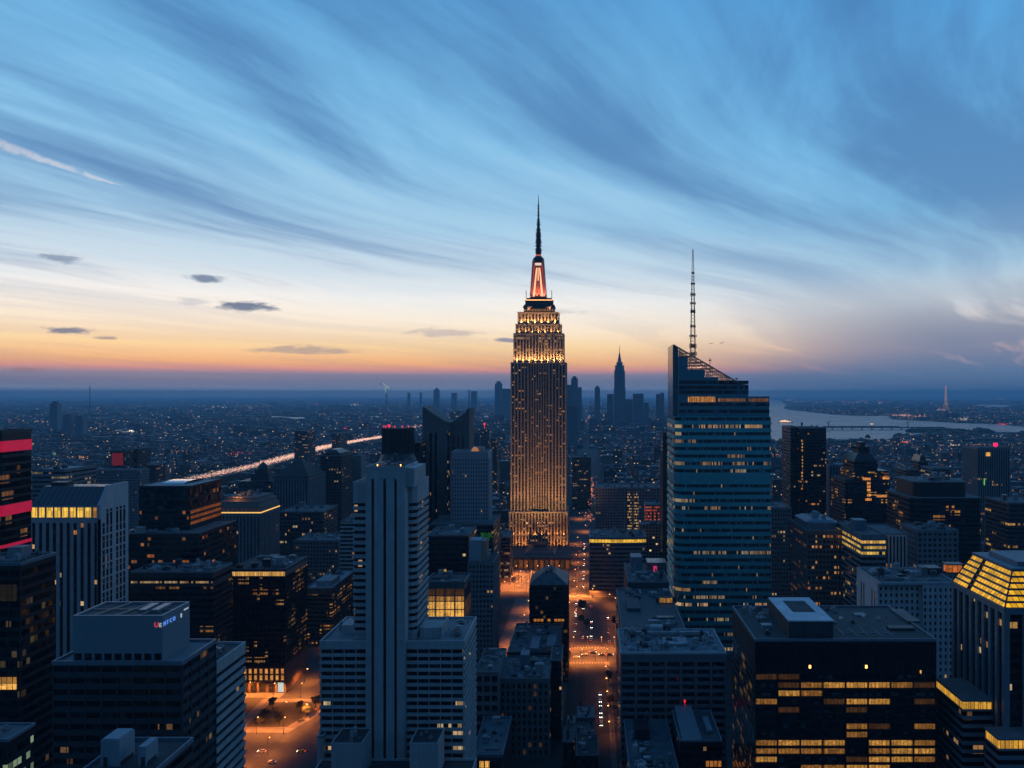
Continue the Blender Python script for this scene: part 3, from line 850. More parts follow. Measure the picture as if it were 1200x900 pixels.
def arcade_block():
    Y0, Y1 = 540, 582
    x0, x1 = PX(271, Y0), PX(334, Y0); z = PZ(667, Y0)
    b = Building('office_block', 'dark block on the orange square with a lit crown strip and glowing street arcade', 'office block', x0, x1, Y0, Y1)
    p = rect(x0, x1, Y0, Y1)
    g = glass_mat('glass_arcade', 1.8, 3.5, 3.0, .22, .5, .012, 8, (1, .38, .1), (1, .55, .2), .4, tint=(0.007, 0.007, 0.009))
    base = 17.0
    b.ribbons(p, base, z - 5.2, 3.5, M['dark'], g, .55, .2, piers=1.8, pier_w=.35, pier_faces=(0, 1))
    w = MB().prism(grow(p, -.3), z - 5.2, z - .02).prism(grow(p, .5), z - 1.6, z).prism(grow(p, .3), z - 5.2, z - 4.6)
    b.part(w, 'attic_wall', M['darkgrey'])
    n = 12; L = x1 - x0
    for j in range(n):
        b.part(MB().box(x0 + L * j / n + .2, x0 + L * (j + 1) / n - .2, Y0 - .22, Y0 + .3, z - 4.5, z - 1.7), 'window', litwin_mat('crown_window', AMBER, .75, 1.4, spread=.5) if j == 0 else bpy.data.materials['crown_window'])
    b.part(MB().box(x1 + .1, x1 + .28, Y0 + .2, Y1 - .2, z - 4.4, z - 1.7), 'window_band', wall_mat('copper_panel', (.28, .2, .17), .5))
    # street level: tall piers, shop bays and two rows of lit windows
    w = MB(); w.prism(grow(p, -1.4), 0, base)
    for j in range(7):
        cx = x0 + L * j / 6
        w.box(cx - .8, cx + .8, Y0 - .3, Y0 + 1.6, 0.004, 7.0)
    w.box(x0 - .4, x1 + .4, Y0 - .35, Y0 + 1.5, 7.0, 8.2); w.box(x0 - .3, x1 + .3, Y0 - .2, Y0 + 1.5, 11.8, 12.6); w.box(x0 - .35, x1 + .35, Y0 - .32, Y0 + 1.5, 16.2, 17.0)
    for j in range(11):
        cx = x0 + L * j / 10
        w.box(cx - .75, cx + .75, Y0 - .15, Y0 + 1.5, 8.2, 16.2)
    w.box(x1 - 1.5, x1 + .3, Y0 + 1.6, Y1, 0.004, base)
    b.part(w, 'arcade', M['brown'])
    hot = litwin_mat('arcade_window', (1, .40, .08), .75, 3.5, spread=.55)
    for j in range(10):
        for za in (8.35, 12.75):
            b.part(MB().box(x0 + L * j / 10 + .8, x0 + L * (j + 1) / 10 - .8, Y0 + .5, Y0 + .7, za, za + 3.3), 'window', hot)
    for j in range(6):
        b.part(MB().box(x0 + L * j / 6 + .85, x0 + L * (j + 1) / 6 - .85, Y0 + 1.0, Y0 + 1.2, .1, 6.6), 'shopfront', [M['black'], M['w_dim'], M['black'], M['w_dim'], M['black'], emit_mat('shop_light', (.7, 1, .95), .6, False, .8, 1.2)][j])
    b.roof(p, z, M['roofdark'], .5, .5, M['grey'], .5)  # rim light along the roof edge put into the pale parapet colour
    b.units(x0 + 1, x1 - 1, Y0 + 1, Y1 - 1, z, 12, 31, 1.2)
arcade_block()

def low_brown():
    Y0, Y1 = 640, 705
    x0, x1 = PX(359, Y0), PX(389, Y0); z = PZ(690, Y0)
    b = Building('office_block', 'low brown block with a stepped pale roof, just left of the white banded tower', 'office block', x0, x1, Y0, Y1)
    p = rect(x0, x1, Y0, Y1)
    g = glass_mat('glass_lowbrown', 1.6, 3.4, 0, .16, .7, .02, 8, ORANGE, AMBER, .4, tint=(0.01, 0.009, 0.01))
    b.ribbons(p, 0, z, 3.4, M['brown'], g, .5, .25, top=4.5)
    b.roof(p, z, M['rooflight'], 1, .6, M['grey'])
    b.part(MB().box(x0 + 5, x1 - 3, Y0 + 8, Y0 + 30, z, z + 4.5), 'bulkhead', M['rooflight'])
    b.units(x0 + 1, x1 - 1, Y0 + 31, Y1 - 1, z, 6, 8)
low_brown()

def crown_lit():
    Y0, Y1 = 700, 742
    x0, x1 = PX(256, Y0), PX(305, Y0); z = PZ(602, Y0)
    b = Building('office_tower', 'pale ribbed block with a glowing gold cornice line under a tiered attic', 'office tower', x0, x1, Y0, Y1)
    p = rect(x0, x1, Y0, Y1)
    g = glass_mat('glass_crown', 1.8, 3.6, 0, .03, .5, .01, s=.4, tint=(0.014, 0.02, 0.026), spandrel=(0.03, 0.04, 0.05))
    b.strips(p, 0, z, 3.0, M['grey'], g, .45, .5, faces=(0, 1), head=2.2)
    b.part(MB().prism(grow(p, 1.0), z, z + .5), 'cornice', M['stone'])
    b.part(MB().ring(grow(p, .8), z + .55, z + 1.7), 'light_band', emit_mat('gold_strip', (1, .55, .14), 1.25, True, .2, .3))
    w = MB()
    zz = z + .5
    for i, (e, h) in enumerate(((.55, 1.3), (.2, 4.6), (-1.5, 4.2), (-4, 3.0))):
        w.prism(grow(p, e), zz, zz + h); w.prism(grow(p, e + .25), zz + h - .5, zz + h - .05); zz += h
    b.part(w, 'attic', wall_mat('attic_stone', (.26, .22, .20), .8, .3, .3, .3))
    b.part(MB().prism(grow(p, -4.6), zz, zz + .3), 'roof', M['roof'])
    for j in range(10):
        xx = x0 + 1 + (x1 - x0 - 2) * j / 9
        b.part(MB().box(xx - .7, xx + .7, Y0 - .28, Y0 - .16, z + 2.6, z + 4.6), 'window', M['w_dim'])
    b.units(x0 + 8, x1 - 6, Y0 + 8, Y1 - 6, zz + .3, 5, 4)
    l = bpy.data.lights.new('roof_lamp', 'POINT'); l.energy = 2500; l.color = ORANGE; l.shadow_soft_size = .5
    o = bpy.data.objects.new('roof_lamp', l); COL.objects.link(o); o.parent = b.root; o.location = Vector(((x0 + x1) / 2 - 3, Y0 + 3, zz + 2)) - b.root.location
crown_lit()

def pyramid_block():
    Y0, Y1 = 900, 958
    x0, x1 = PX(321, Y0), PX(361, Y0); z = PZ(560, Y0)
    b = Building('office_tower', 'blue grey ribbed tower under a dark pyramid roof with a small peak', 'office tower', x0, x1, Y0, Y1)
    p = rect(x0, x1, Y0, Y1)
    g = glass_mat('glass_pyr', 1.8, 3.8, 0, .02, .5, .006, s=.4, tint=(0.012, 0.016, 0.022), spandrel=(0.02, 0.03, 0.04))
    b.strips(p, 0, z, 3.2, M['blue'], g, .5, .6, faces=(0, 1), head=1.5)
    r = MB(); a = grow(p, 1.2); cx, c2 = (x0 + x1) / 2, (Y0 + Y1) / 2
    r.prism(a, z, z + 1.2); r.prism(grow(p, .6), z + 1.2, z + 20, rect(cx - 1.5, cx + 1.5, c2 - 1.5, c2 + 1.5))
    r.cyl(cx, c2, .8, z + 20, z + 23, 8, .1)
    b.part(r, 'roof', wall_mat('pyramid_tiles', (.05, .04, .04), .7, .3, .2))
    Y0, Y1 = 830, 880
    x0, x1 = PX(328, Y0), PX(378, Y0); z = PZ(600, Y0)
    b = Building('office_block', 'dark flat block with dotted orange lit rows below the pyramid roofed tower', 'office block', x0, x1, Y0, Y1)
    p = rect(x0, x1, Y0, Y1)
    g = glass_mat('glass_dots', 1.6, 4, z - 1, .22, .35, .02, 6, ORANGE, CREAM, .5, tint=(0.012, 0.016, 0.02))
    b.ribbons(p, 0, z, 4, M['darkgrey'], g, .5, .2, zbot=40, top=2)
    b.roof(p, z, M['roof'], .8); b.units(x0 + 1, x1 - 1, Y0 + 1, Y1 - 1, z, 6, 17)
    # stepped dark tower behind the lit crown
    Y0 = 1000; x0, x1 = PX(279, Y0), PX(321, Y0)
    b = Building('stepped_tower', 'small dark stepped tower with a domed cap in front of the streaming boulevard', 'tower', x0, x1, Y0, Y0 + 45)
    p = rect(x0, x1, Y0, Y0 + 45); za = PZ(564, Y0); w = MB().prism(p, 0, za)
    w.prism(grow(p, -11), za, PZ(556, Y0)); w.prism(grow(p, -14.5), PZ(556, Y0), PZ(551, Y0))
    b.part(w, 'wall', M['darkgrey'])
    b.part(MB().cyl((x0 + x1) / 2, Y0 + 22, 8, PZ(551, Y0), PZ(547, Y0), 14, 5.5).cyl((x0 + x1) / 2, Y0 + 22, 5.5, PZ(547, Y0), PZ(543, Y0), 14, .6), 'dome', M['dark'])
    gd = glass_mat('glass_stepped', 2.2, 4, 0, .1, .4, .02, s=.5, tint=(0.01, 0.013, 0.018))
    for i in range(8):
        b.part(MB().ring(grow(p, .05), za - 3 - i * 5, za - .8 - i * 5), 'window_band', gd)
pyramid_block()

def mid_towers():
    def simple(pl, pr, py, Y0, dep, label, name='office_tower', wall='darkgrey', fh=3.6, gf=.5, q=.1, s=.5, c1=ORANGE, c2=CREAM, style='ribbon', bay=3.2, seed=1, nu=6, tint=(0.012, 0.016, 0.022), pon=.6, poff=.02, roof='roof', seg=5, lev=None):
        x0, x1 = PX(pl, Y0), PX(pr, Y0); z = PZ(py, Y0)
        b = Building(name, label, 'office tower' if name == 'office_tower' else 'office block', x0, x1, Y0, Y0 + dep)
        p = rect(x0, x1, Y0, Y0 + dep)
        zb = lev if lev is not None else max(0, z - fh * 40)
        if style == 'ribbon':
            g = glass_mat('glass_' + str(len(OCC)), 2.2, fh, z - 1.5, q, pon, poff, seg, c1, c2, s, tint=tint)
            b.ribbons(p, 0, z, fh, M[wall], g, gf, .3, zbot=zb, top=1.5)
        elif style == 'grid':
            g = glass_mat('glass_' + str(len(OCC)), bay, fh, z - 1.5, q, pon, poff, seg, c1, c2, s, tint=tint)
            b.ribbons(p, 0, z, fh, M[wall], g, gf, .3, zbot=zb, top=1.5, piers=bay, pier_w=bay * .4, pier_faces=(0, 1, 3))
        else:
            g = glass_mat('glass_' + str(len(OCC)), bay, fh, z, q, pon, poff, seg, c1, c2, s, tint=tint, spandrel=tuple(t * 1.8 for t in tint))
            b.strips(p, 0, z, bay, M[wall], g, .5, .5, faces=(0, 1, 3), head=2)
        b.roof(p, z, M[roof], .9)
        b.units(x0 + 1, x1 - 1, Y0 + 1, Y0 + dep - 1, z, nu, seed)
        return b, p, z
    b, p, z = simple(376, 400, 534, 980, 45, 'tall dark gridded tower with a rounded rooftop hump, left of the white banded tower', wall='darkgrey', style='grid', fh=3.6, q=.05, poff=.01, s=.3, c1=CREAM, seed=3)
    cx, c2 = (p[0][0] + p[1][0]) / 2, (p[0][1] + p[2][1]) / 2
    b.part(MB().prism(grow(p, -2), z, z + 3).prism(grow(p, -4), z + 3, z + 7, grow(p, -9)), 'roof_hump', M['dark'])
    simple(410.5, 423, 535, 1040, 20, 'slim slab with pinkish lit floor stripes beside the tall gridded tower', wall='grey', fh=3.4, q=.95, pon=.9, poff=.4, s=.42, c1=(1, .5, .32), c2=(1, .66, .45), seed=5, nu=2, lev=120)
    simple(345, 396, 634, 760, 40, 'squat blue grey block of small windows between the brown block and dotted dark block', 'office_block', 'grey', style='grid', bay=3, q=.03, s=.3, seed=6, nu=9)
    simple(399, 416, 612, 720, 30, 'narrow pale block pressed against the left side of the white banded tower', 'office_block', 'white', fh=3.6, q=.02, s=.3, seed=7, nu=3)
    simple(38, 76, 551, 640, 40, 'pale banded building with a thin overhanging roof behind the sloping topped white tower', 'office_block', 'grey', gf=.42, q=.4, s=.25, c1=CREAM, seed=8, nu=2, roof='rooflight')
    b, p, z = simple(130, 146, 528, 1300, 50, 'dark tower carrying a dim red screen on its front', wall='dark', q=.02, s=.3, seed=9, nu=2)
    b.part(MB().box(p[0][0] + 2, p[1][0] - 2, 1299.0, 1299.6, z - 24, z - 4), 'screen', emit_mat('red_screen', (1, .05, .06), .10, False))
    simple(147, 161, 526, 1330, 40, 'plain dark slab right beside the tower with the red screen', wall='dark', q=.03, s=.3, seed=10, nu=3)
    simple(104, 164, 551, 1000, 20, 'long grey slab block with a blank side wall beyond the white ribbed tower', 'office_block', 'grey', style='grid', q=.05, s=.2, seed=11, nu=3)
    simple(172, 182, 545, 1250, 30, 'small dark tower standing alone above the low streets on the left', wall='dark', q=.04, s=.3, seed=12, nu=2)
    simple(345, 360, 505, 2000, 60, 'distant dark tower left of the red lit roof', wall='dark', q=.06, s=.5, seed=13, nu=2, tint=(.02, .025, .03))
    simple(389, 398, 508, 2300, 70, 'distant narrow tower right behind the boulevard lights', wall='dark', q=.04, s=.5, seed=14, nu=2, tint=(.02, .025, .03))
    return simple
simple = mid_towers()
# ------------------------------------------------------------------ white banded tower in the foreground
def white_tower():
    Y0, Y1 = 330, 365
    lx0, lx1 = PX(376.5, Y0), PX(543, Y0); lz = PZ(753, Y0)
    b = Building('white_tower', 'tall white tower with three dark vertical grooves rising from a broad banded base', 'office tower', lx0, lx1, 326, Y1)
    W = M['white']
    g = glass_mat('glass_white_low', 1.9, 3.05, lz - 2.6 - 3.05 * 40, .05, .6, .006, 3, (1, .5, .2), CREAM, .6, tint=(0.006, 0.008, 0.011), rough=.15)
    kx0, kx1 = PX(428.5, 327), PX(474.5, 327)
    # lower block
    lp = rect(lx0, lx1, Y0, Y1)
    w = MB().prism(lp, 0, lz); sp = grow(lp, .55)
    w.prism(sp, lz - 2.6, lz - .004)
    fh = 3.05
    for i in range(32):
        a = lz - 2.6 - (i + 1) * fh
        b.part(MB().ring(grow(lp, .06), a + 1.35, a + fh), 'window_band', g)
        w.prism(sp, a, a + 1.35)
    for xa, xb, n in ((lx0, kx0, 4), (kx1, lx1, 5)):
        for j in range(n + 1):
            cx = xa + (xb - xa) * j / n
            w.box(cx - .16, cx + .16, Y0 - .5, Y0 + .2, 1.0, lz - 2.7)
    b.part(w, 'wall', W)
    b.roof(lp, lz, wall_mat('white_tower_deck', (.24, .25, .26), .85, .3, .15, 0, panel=.2), .9, .7, W, .57)
    # shaft core
    kz = PZ(548.5, 327); ky0, ky1 = 327.0, 352.0
    gs = glass_mat('glass_groove', 2, 3, 0, 0.0, 0, 0.0, s=.1, tint=(0.003, 0.004, 0.005), rough=.3)
    kw = MB().box(kx0 + .01, kx1 - .01, ky0 + 1.6, ky1, lz - 90, kz - .1)
    L = kx1 - kx0; gr = [(436.7, 1.5), (450.7, 1.7), (463.4, 1.5)]
    xs = [kx0]
    for px, hw in gr:
        c = PX(px, 327); xs += [c - hw * .35, c + hw * .35]
    xs.append(kx1)
    gt = PZ(561, 327)
    for i in range(0, 8, 2):
        kw.box(xs[i], xs[i + 1], ky0, ky0 + 1.7, lz - 90, gt)
        if i in (2, 4): pass
    kw.box(kx0, kx1, ky0 + .003, ky0 + 1.7, gt - .02, kz)
    kw.box(kx1 - .02, kx1 + 3.4, ky0 + 2.0, ky1 - .2, gt - 3.5, kz - .15)
    kw.box(kx0 - .2, kx0 + .02, ky0 + 1.0, ky1 - .2, gt - 3.5, kz - .15)
    core = b.part(kw, 'shaft', W)
    for i in (1, 3, 5):
        b.part(MB().box(xs[i] - .01, xs[i + 1] + .01, ky0 + 1.2, ky0 + 1.55, lz - 89, gt - 1.2), 'window_strip', gs, core)
    kp = rect(kx0, kx1, ky0, ky1)
    b.roof(kp, kz, M['roofdark'], .7, .5, W, .08)
    b.units(kx0 + 1, kx1 - 1, ky0 + 2, ky1 - 2, kz, 7, 41, .9)
    for xx in (kx0 + 4.5, kx1 - 2.0):
        q = b.part(MB().cyl(xx, ky0 + 1.2, .12, kz + .6, kz + 1.0, 6).box(xx - .2, xx + .2, ky0 + 1.0, ky0 + 1.4, kz + 1.0, kz + 1.35), 'roof_lamp', M['amberlamp'])
    # banded wings of the shaft
    gw = glass_mat('glass_wing', 1.9, 2.86, 0, .05, .5, .004, 3, (1, .5, .3), CREAM, .5, tint=(0.006, 0.008, 0.011))
    wz = PZ(566, 335)
    for nm, (xa, xb) in (('left', (PX(415.5, 334), kx0 - .15)), ('right', (kx1 + .15, PX(487.5, 334)))):
        ya, yb = 334.0, 357.5
        if nm == 'right':
            ch = 1.6
            pp = [(xa, ya), (xb - ch, ya), (xb, ya + ch), (xb, yb), (xa, yb)]
        else: pp = rect(xa, xb, ya, yb)
        ww = MB().prism(pp, lz - .3, wz); s2 = grow(pp, .5)
        ww.prism(s2, wz - 8.2, wz - .004)
        for i in range(int((wz - 8.2 - lz) / 2.86)):
            a = wz - 8.2 - (i + 1) * 2.86
            b.part(MB().ring(grow(pp, .06), a + 1.5, a + 2.86), 'window_band', gw)
            ww.prism(s2, a, a + 1.5)
        b.part(ww, 'wing_wall', W)
        b.roof(pp, wz, M['roof'], .6, .5, W, .52)
    # roof blocks of the low wings
    b.part(MB().box(PX(400, 341), kx0 - 2.6, 341, 352, lz + .08, lz + 4.0), 'bulkhead', W)
    b.part(MB().box(PX(492, 336), PX(516, 336), 336, 347, lz + .08, lz + 4.4), 'bulkhead', W)
    b.part(MB().box(PX(516.3, 335.2), PX(518, 335.2), 335.2, 352, lz + .08, lz + 5.0), 'screen_wall', W)
    b.units(PX(520, 335), lx1 - 1, 336, 363, lz, 5, 51, .7)
    b.units(lx0 + 1, PX(398, 335), 340, 363, lz, 3, 52, .7)
    # lower terraces
    pz = PZ(892, 326)
    px0, px1 = PX(356.5, 305), PX(548, 305)
    pp = rect(px0, px1, 305, 326.3)
    gp = glass_mat('glass_terrace', 2.4, 3.2, 0, .1, .5, .01, s=.4, tint=(0.006, 0.008, 0.011))
    pw = MB().prism(pp, 0, pz)
    for i in range(6):
        b.part(MB().ring(grow(pp, .06), pz - 2 - 3.4 * i, pz - .6 - 3.4 * i), 'window_band', gp)
        pw.prism(grow(pp, .4), pz - 3.7 - 3.4 * i, pz - 2.05 - 3.4 * i)
    b.part(pw, 'terrace_wall', W)
    b.roof(pp, pz, M['roofdark'], .8, .6, W, .42)
    lx = rect(px0, lx0 - .6, 326.6, 362)
    tw = MB().prism(lx, 0, PZ(863, 327)); zt = PZ(863, 327)
    for i in range(9):
        b.part(MB().ring(grow(lx, .06), zt - 3.6 - 3.4 * i, zt - 1.9 - 3.4 * i), 'window_band', gp)
        tw.prism(grow(lx, .35), zt - 5.25 - 3.4 * i, zt - 3.65 - 3.4 * i)
    tw.prism(grow(lx, .35), zt - 1.85, zt - .01)
    b.part(tw, 'terrace_wall', W)
    b.roof(lx, zt, M['roof'], .6, .5, W, .37)
    for a, c, ya, yb, py in ((388, 424, 311, 325, 872), (480, 513, 311, 325, 872)):
        hp = rect(PX(a, ya), PX(c, ya), ya, yb); hz = PZ(py, ya)
        q = b.part(MB().prism(hp, pz + .06, hz), 'bulkhead', W)
        b.roof(hp, hz, M['roofdark'], .4, .4, W, .05)
        b.units(hp[0][0], hp[1][0], ya, yb, hz, 2, a, .5)
white_tower()

# ------------------------------------------------------------------ towers between the white one and the tall spire
def behind_white():
    # fluted dark drum with red beacons
    Y = 650; cx, c2 = PX(466.5, Y + 18), Y + 18
    z = PZ(503, Y); zs = PZ(538, Y)
    b = Building('drum_tower', 'dark fluted drum shaped tower with red rooftop beacons peeking over the white banded tower', 'tower', cx - 18, cx + 18, Y, Y + 36)
    def drum(r, n=24): return [(cx + r * math.cos(2 * math.pi * i / n), c2 + r * math.sin(2 * math.pi * i / n)) for i in range(n)]
    r = (PX(484, Y + 18) - PX(449, Y + 18)) / 2
    w = MB().prism(drum(r), zs, z)
    for i in range(24):
        a = 2 * math.pi * i / 24
        w.bar((cx + (r + .2) * math.cos(a), c2 + (r + .2) * math.sin(a), zs), (cx + (r + .2) * math.cos(a), c2 + (r + .2) * math.sin(a), z + .6), .45)
    b.part(w, 'drum', M['dark'])
    b.part(MB().prism(drum(r * 1.42, 12), 0, zs - 6).prism(drum(r * 1.38, 24), zs - 6, zs + 4, drum(r * 1.0)), 'base', M['darkgrey'])
    b.part(MB().prism(drum(r - .6), z, z + .4), 'roof', M['roofdark'])
    for i, a in enumerate((200, 225, 245, 270, 300, 330)):
        xx, yy = cx + r * .92 * math.cos(R(a)), c2 + r * .92 * math.sin(R(a))
        b.part(MB().cyl(xx, yy, .15, z + .4, z + 1.6, 6).cyl(xx, yy, .5 if i != 2 else 1.0, z + 1.6, z + 2.4 + (1 if i == 2 else 0), 8), 'beacon', M['redlamp'])
    simple(476, 491, 519, 720, 34, 'plain dark tower half hidden right of the fluted drum tower', wall='dark', q=.02, s=.3, seed=61, nu=4)
    # tower with a V shaped crown
    Y0 = 750
    b = Building('crowned_tower', 'grey tower whose crown is cut into a curved V between two raised corners', 'tower', PX(495, Y0), PX(549, Y0), Y0, Y0 + 40)
    def cv(pts): return [(PX(px, Y0), PZ(py, Y0)) for px, py in pts]
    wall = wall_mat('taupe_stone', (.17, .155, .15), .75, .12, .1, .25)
    left = cv([(495.2, 690), (527, 690), (527, 495), (522, 493.5), (515, 489.5), (508, 485), (501, 480), (497.5, 477), (495.2, 476.5)])
    right = cv([(527, 690), (549, 690), (549, 478.5), (547.5, 478.5), (545, 482), (540, 487), (534, 492), (527, 495.5)])
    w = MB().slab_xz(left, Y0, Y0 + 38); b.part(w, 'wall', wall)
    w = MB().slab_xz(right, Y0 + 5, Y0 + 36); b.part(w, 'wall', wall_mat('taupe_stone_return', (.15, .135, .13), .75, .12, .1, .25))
    gm = glass_mat('glass_crowned', .8, 2.6, 0, .04, .3, .015, s=.35, tint=(.008, .01, .014))
    for pa, pb, py in ((503.5, 506, 507), (509.5, 512, 507)):
        b.part(MB().box(PX(pa, Y0), PX(pb, Y0), Y0 - .12, Y0 + .1, PZ(690, Y0), PZ(py, Y0)), 'window_strip', gm)
    gl = glass_mat('glass_fold', .8, 2.2, 0, .4, .30, .05, 2, AMBER, CREAM, .4, tint=(.006, .007, .01))
    b.part(MB().box(PX(524.3, Y0), PX(526.6, Y0), Y0 - .12, Y0 + .1, PZ(690, Y0), PZ(505, Y0)), 'window_strip', gl)
    for pa, pb in ((531, 532.5), (536.5, 538), (542, 543.5)):
        b.part(MB().box(PX(pa, Y0 + 5), PX(pb, Y0 + 5), Y0 + 4.88, Y0 + 5.1, PZ(690, Y0), PZ(511, Y0)), 'window_strip', gm)
    m = MB()
    pts = [(497.5, 480), (501, 483), (508, 488), (515, 492.5), (522, 496.5), (526.5, 498)]
    for a, c in zip(pts, pts[1:]): m.bar((PX(a[0], Y0), Y0 - .2, PZ(a[1], Y0)), (PX(c[0], Y0), Y0 - .2, PZ(c[1], Y0)), .45)
    b.part(m, 'crown_moulding', wall)
    # pale tower of punched windows
    Y0 = 700; x0, x1 = PX(529, Y0), PX(572, Y0); z = PZ(530, Y0); zb = PZ(612, Y0)
    b = Building('office_tower', 'pale blue grey tower dotted with small square windows, a lit cap on its roof', 'office tower', PX(504, 686), PX(579, 686), 686, 741)
    p = rect(x0, x1, Y0, Y0 + 30); n = 14; L = x1 - x0
    w = MB().prism(grow(p, -.5), zb - 2, z)
    g = glass_mat('glass_dotted', L / n, 3.4, z - 6, .1, .4, .01, s=.5, tint=(.012, .016, .022))
    k = int((z - 6 - zb) / 3.4)
    w.prism(p, z - 6, z - .01)
    for i in range(k):
        a = z - 6 - (i + 1) * 3.4
        b.part(MB().ring(grow(p, -.42), a + 1.5, a + 3.4), 'window_band', g)
        w.prism(p, a, a + 1.5)
    w.prism(p, zb - 2, z - 6 - k * 3.4 + .01)
    for f in (0, 1, 3):
        for j in range(n + 1):
            if f == 0: cx, cyy = x0 + L * j / n, Y0
            else: cx, cyy = (x1 if f == 1 else x0), Y0 + 30 * j / n
            w.box(cx - .75, cx + .75, cyy - .02, cyy + .6, zb, z - 5.9) if f == 0 else w.box(cx - (.6 if f == 1 else -.0), cx + (0.02 if f == 1 else .6), cyy - .55, cyy + .55, zb, z - 5.9)
    b.part(w, 'wall', wall_mat('pale_blue_stone', (.33, .36, .39), .7, .08, .1, .1))
    b.roof(p, z, M['roof'], .8, .5, M['white'], .02)
    b.part(MB().box(x0 + 17, x0 + 27, Y0 + 6, Y0 + 16, z, z + 4), 'bulkhead', M['stone'])
    b.part(MB().cyl(x0 + 20, Y0 + 4, 3.2, z + .1, z + 2.0, 12).cyl(x0 + 20, Y0 + 4, 3.2, z + 2.0, z + 4.4, 12, 1.0), 'lit_cap', emit_mat('cap_glow', (1, .42, .16), .35, False, .5, .6))
    pod = rect(PX(504, 686), PX(578, 686), 686, 741); pz = PZ(615, 686)
    gd = glass_mat('glass_pod', 2.4, 4, 0, .1, .4, .02, s=.4)
    b.ribbons(pod, 0, pz, 4, M['darkgrey'], gd, .5, .3, top=1.5)
    b.roof(grow(pod, -.05), pz, M['roof'], .9)
    # lower dark block, lit glass hall, textured block with a green lit roof edge
    simple(501.5, 549, 628, 560, 38, 'black block with a pale roof hatch in front of the V crowned tower', 'office_block', 'dark', q=.05, s=.6, c1=AMBER, seed=63, nu=7, tint=(.006, .008, .01))
    Y0 = 450; x0, x1 = PX(498.5, Y0), PX(544.5, Y0); z = PZ(683, Y0); zb = PZ(724, Y0)
    b = Building('glass_hall', 'glass fronted penthouse hall glowing amber behind the right shoulder of the white banded tower', 'building', x0, x1, Y0, Y0 + 22)
    p = rect(x0, x1, Y0, Y0 + 22)
    w = MB().prism(p, 0, zb - .3).prism(grow(p, -.6), zb - .4, z - 3).prism(grow(p, .1), z - 3.2, z).prism(grow(p, .3), zb - 1.6, zb - .35)
    for j in range(5):
        cx = x0 + (x1 - x0) * j / 4
        w.box(cx - .35, cx + .35, Y0 - .25, Y0 + .4, zb - .4, z - 3.1)
        cyy = Y0 + 22 * j / 4
        w.box(x1 - .4, x1 + .25, cyy - .3, cyy + .3, zb - .4, z - 3.1)
    for zz in (zb + 4.6, zb + 9.2, zb + 12.2): w.box(x0 - .2, x1 + .2, Y0 - .2, Y0 + .3, zz - .2, zz + .2)
    b.part(w, 'wall', M['teal'])
    for j in range(4):
        a = x0 + (x1 - x0) * j / 4 + .4; c = x0 + (x1 - x0) * (j + 1) / 4 - .4
        for zz, h, mt in ((zb - .1, 4.5, 'w_bright'), (zb + 4.9, 4.1, 'w_bright'), (zb + 9.5, 2.5, 'w_mid'), (zb + 12.5, z - 3.4 - zb - 12.5, 'w_dim')):
            b.part(MB().box(a, c, Y0 - .05, Y0 + .1, zz, zz + h), 'window', M[mt])
    for j in range(4):
        a = Y0 + 22 * j / 4 + .4
        b.part(MB().box(x1 + .02, x1 + .1, a, a + 4.6, zb, zb + 9), 'window', M['w_dim'])
    b.roof(p, z, M['roofdark'], .8, .5, M['teal'], .12); b.units(x0 + 1, x1 - 1, Y0 + 1, Y0 + 21, z, 4, 71, .8)
    b, p, z = simple(549, 578, 660, 520, 28, 'grey close gridded block with a bare pale box and green lit planting on its roof', 'office_block', 'grey', style='grid', bay=2.4, fh=3.2, gf=.5, q=.04, poff=.008, s=.5, seed=64, nu=3, lev=5, roof='roofdark')
    q = b.part(MB().box(PX(550, 526), PX(564, 526), 526, 538, z, PZ(633, 526)), 'bulkhead', wall_mat('pale_box', (.3, .35, .4), .6, .1, .1, .1))
    b.part(MB().box(PX(564.2, 526), PX(570, 526), 526.2, 538, z, PZ(634, 526)), 'lit_wall', wall_mat('warm_lit_side', (.4, .24, .17), .7))  # warm light on the side of the box, put into the wall colour
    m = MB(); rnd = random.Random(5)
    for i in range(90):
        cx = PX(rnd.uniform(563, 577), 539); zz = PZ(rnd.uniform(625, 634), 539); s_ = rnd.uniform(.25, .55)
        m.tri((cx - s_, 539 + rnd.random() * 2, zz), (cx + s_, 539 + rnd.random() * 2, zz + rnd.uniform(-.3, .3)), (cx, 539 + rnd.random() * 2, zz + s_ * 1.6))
    b.part(m, 'planting', emit_mat('green_glow_leaves', (.10, .8, .08), .10, False, .8, 2))  # green light on the leaves put in as their own glow
    simple(575, 597, 630, 860, 40, 'rust brown block beside the left foot of the tall spire skyscraper', 'office_block', 'brown', q=.2, s=.3, seed=65, nu=4)
    # V-crowned neighbourhood: small towers left of the spire
    b, p, z = simple(563, 573, 503, 1500, 40, 'grey tower topped by one red beacon left of the tall spire skyscraper', wall='grey', q=.1, s=.5, seed=66, nu=2)
    b.part(MB().cyl(p[0][0] + 7, 1504, .4, z, z + 8, 6).cyl(p[0][0] + 7, 1504, 2.0, z + 8, z + 11, 8), 'beacon', M['redlamp'])
    simple(549, 562, 507, 1600, 50, 'dark blue ribbed tower between the V crown and the beacon topped grey tower', wall='blue', style='strips', bay=4, q=.05, s=.4, seed=67, nu=3)
    simple(575, 582, 514, 1450, 40, 'slim dark red slab between the beacon topped tower and the tall spire', wall='brown', q=.05, s=.4, seed=68, nu=1)
behind_white()
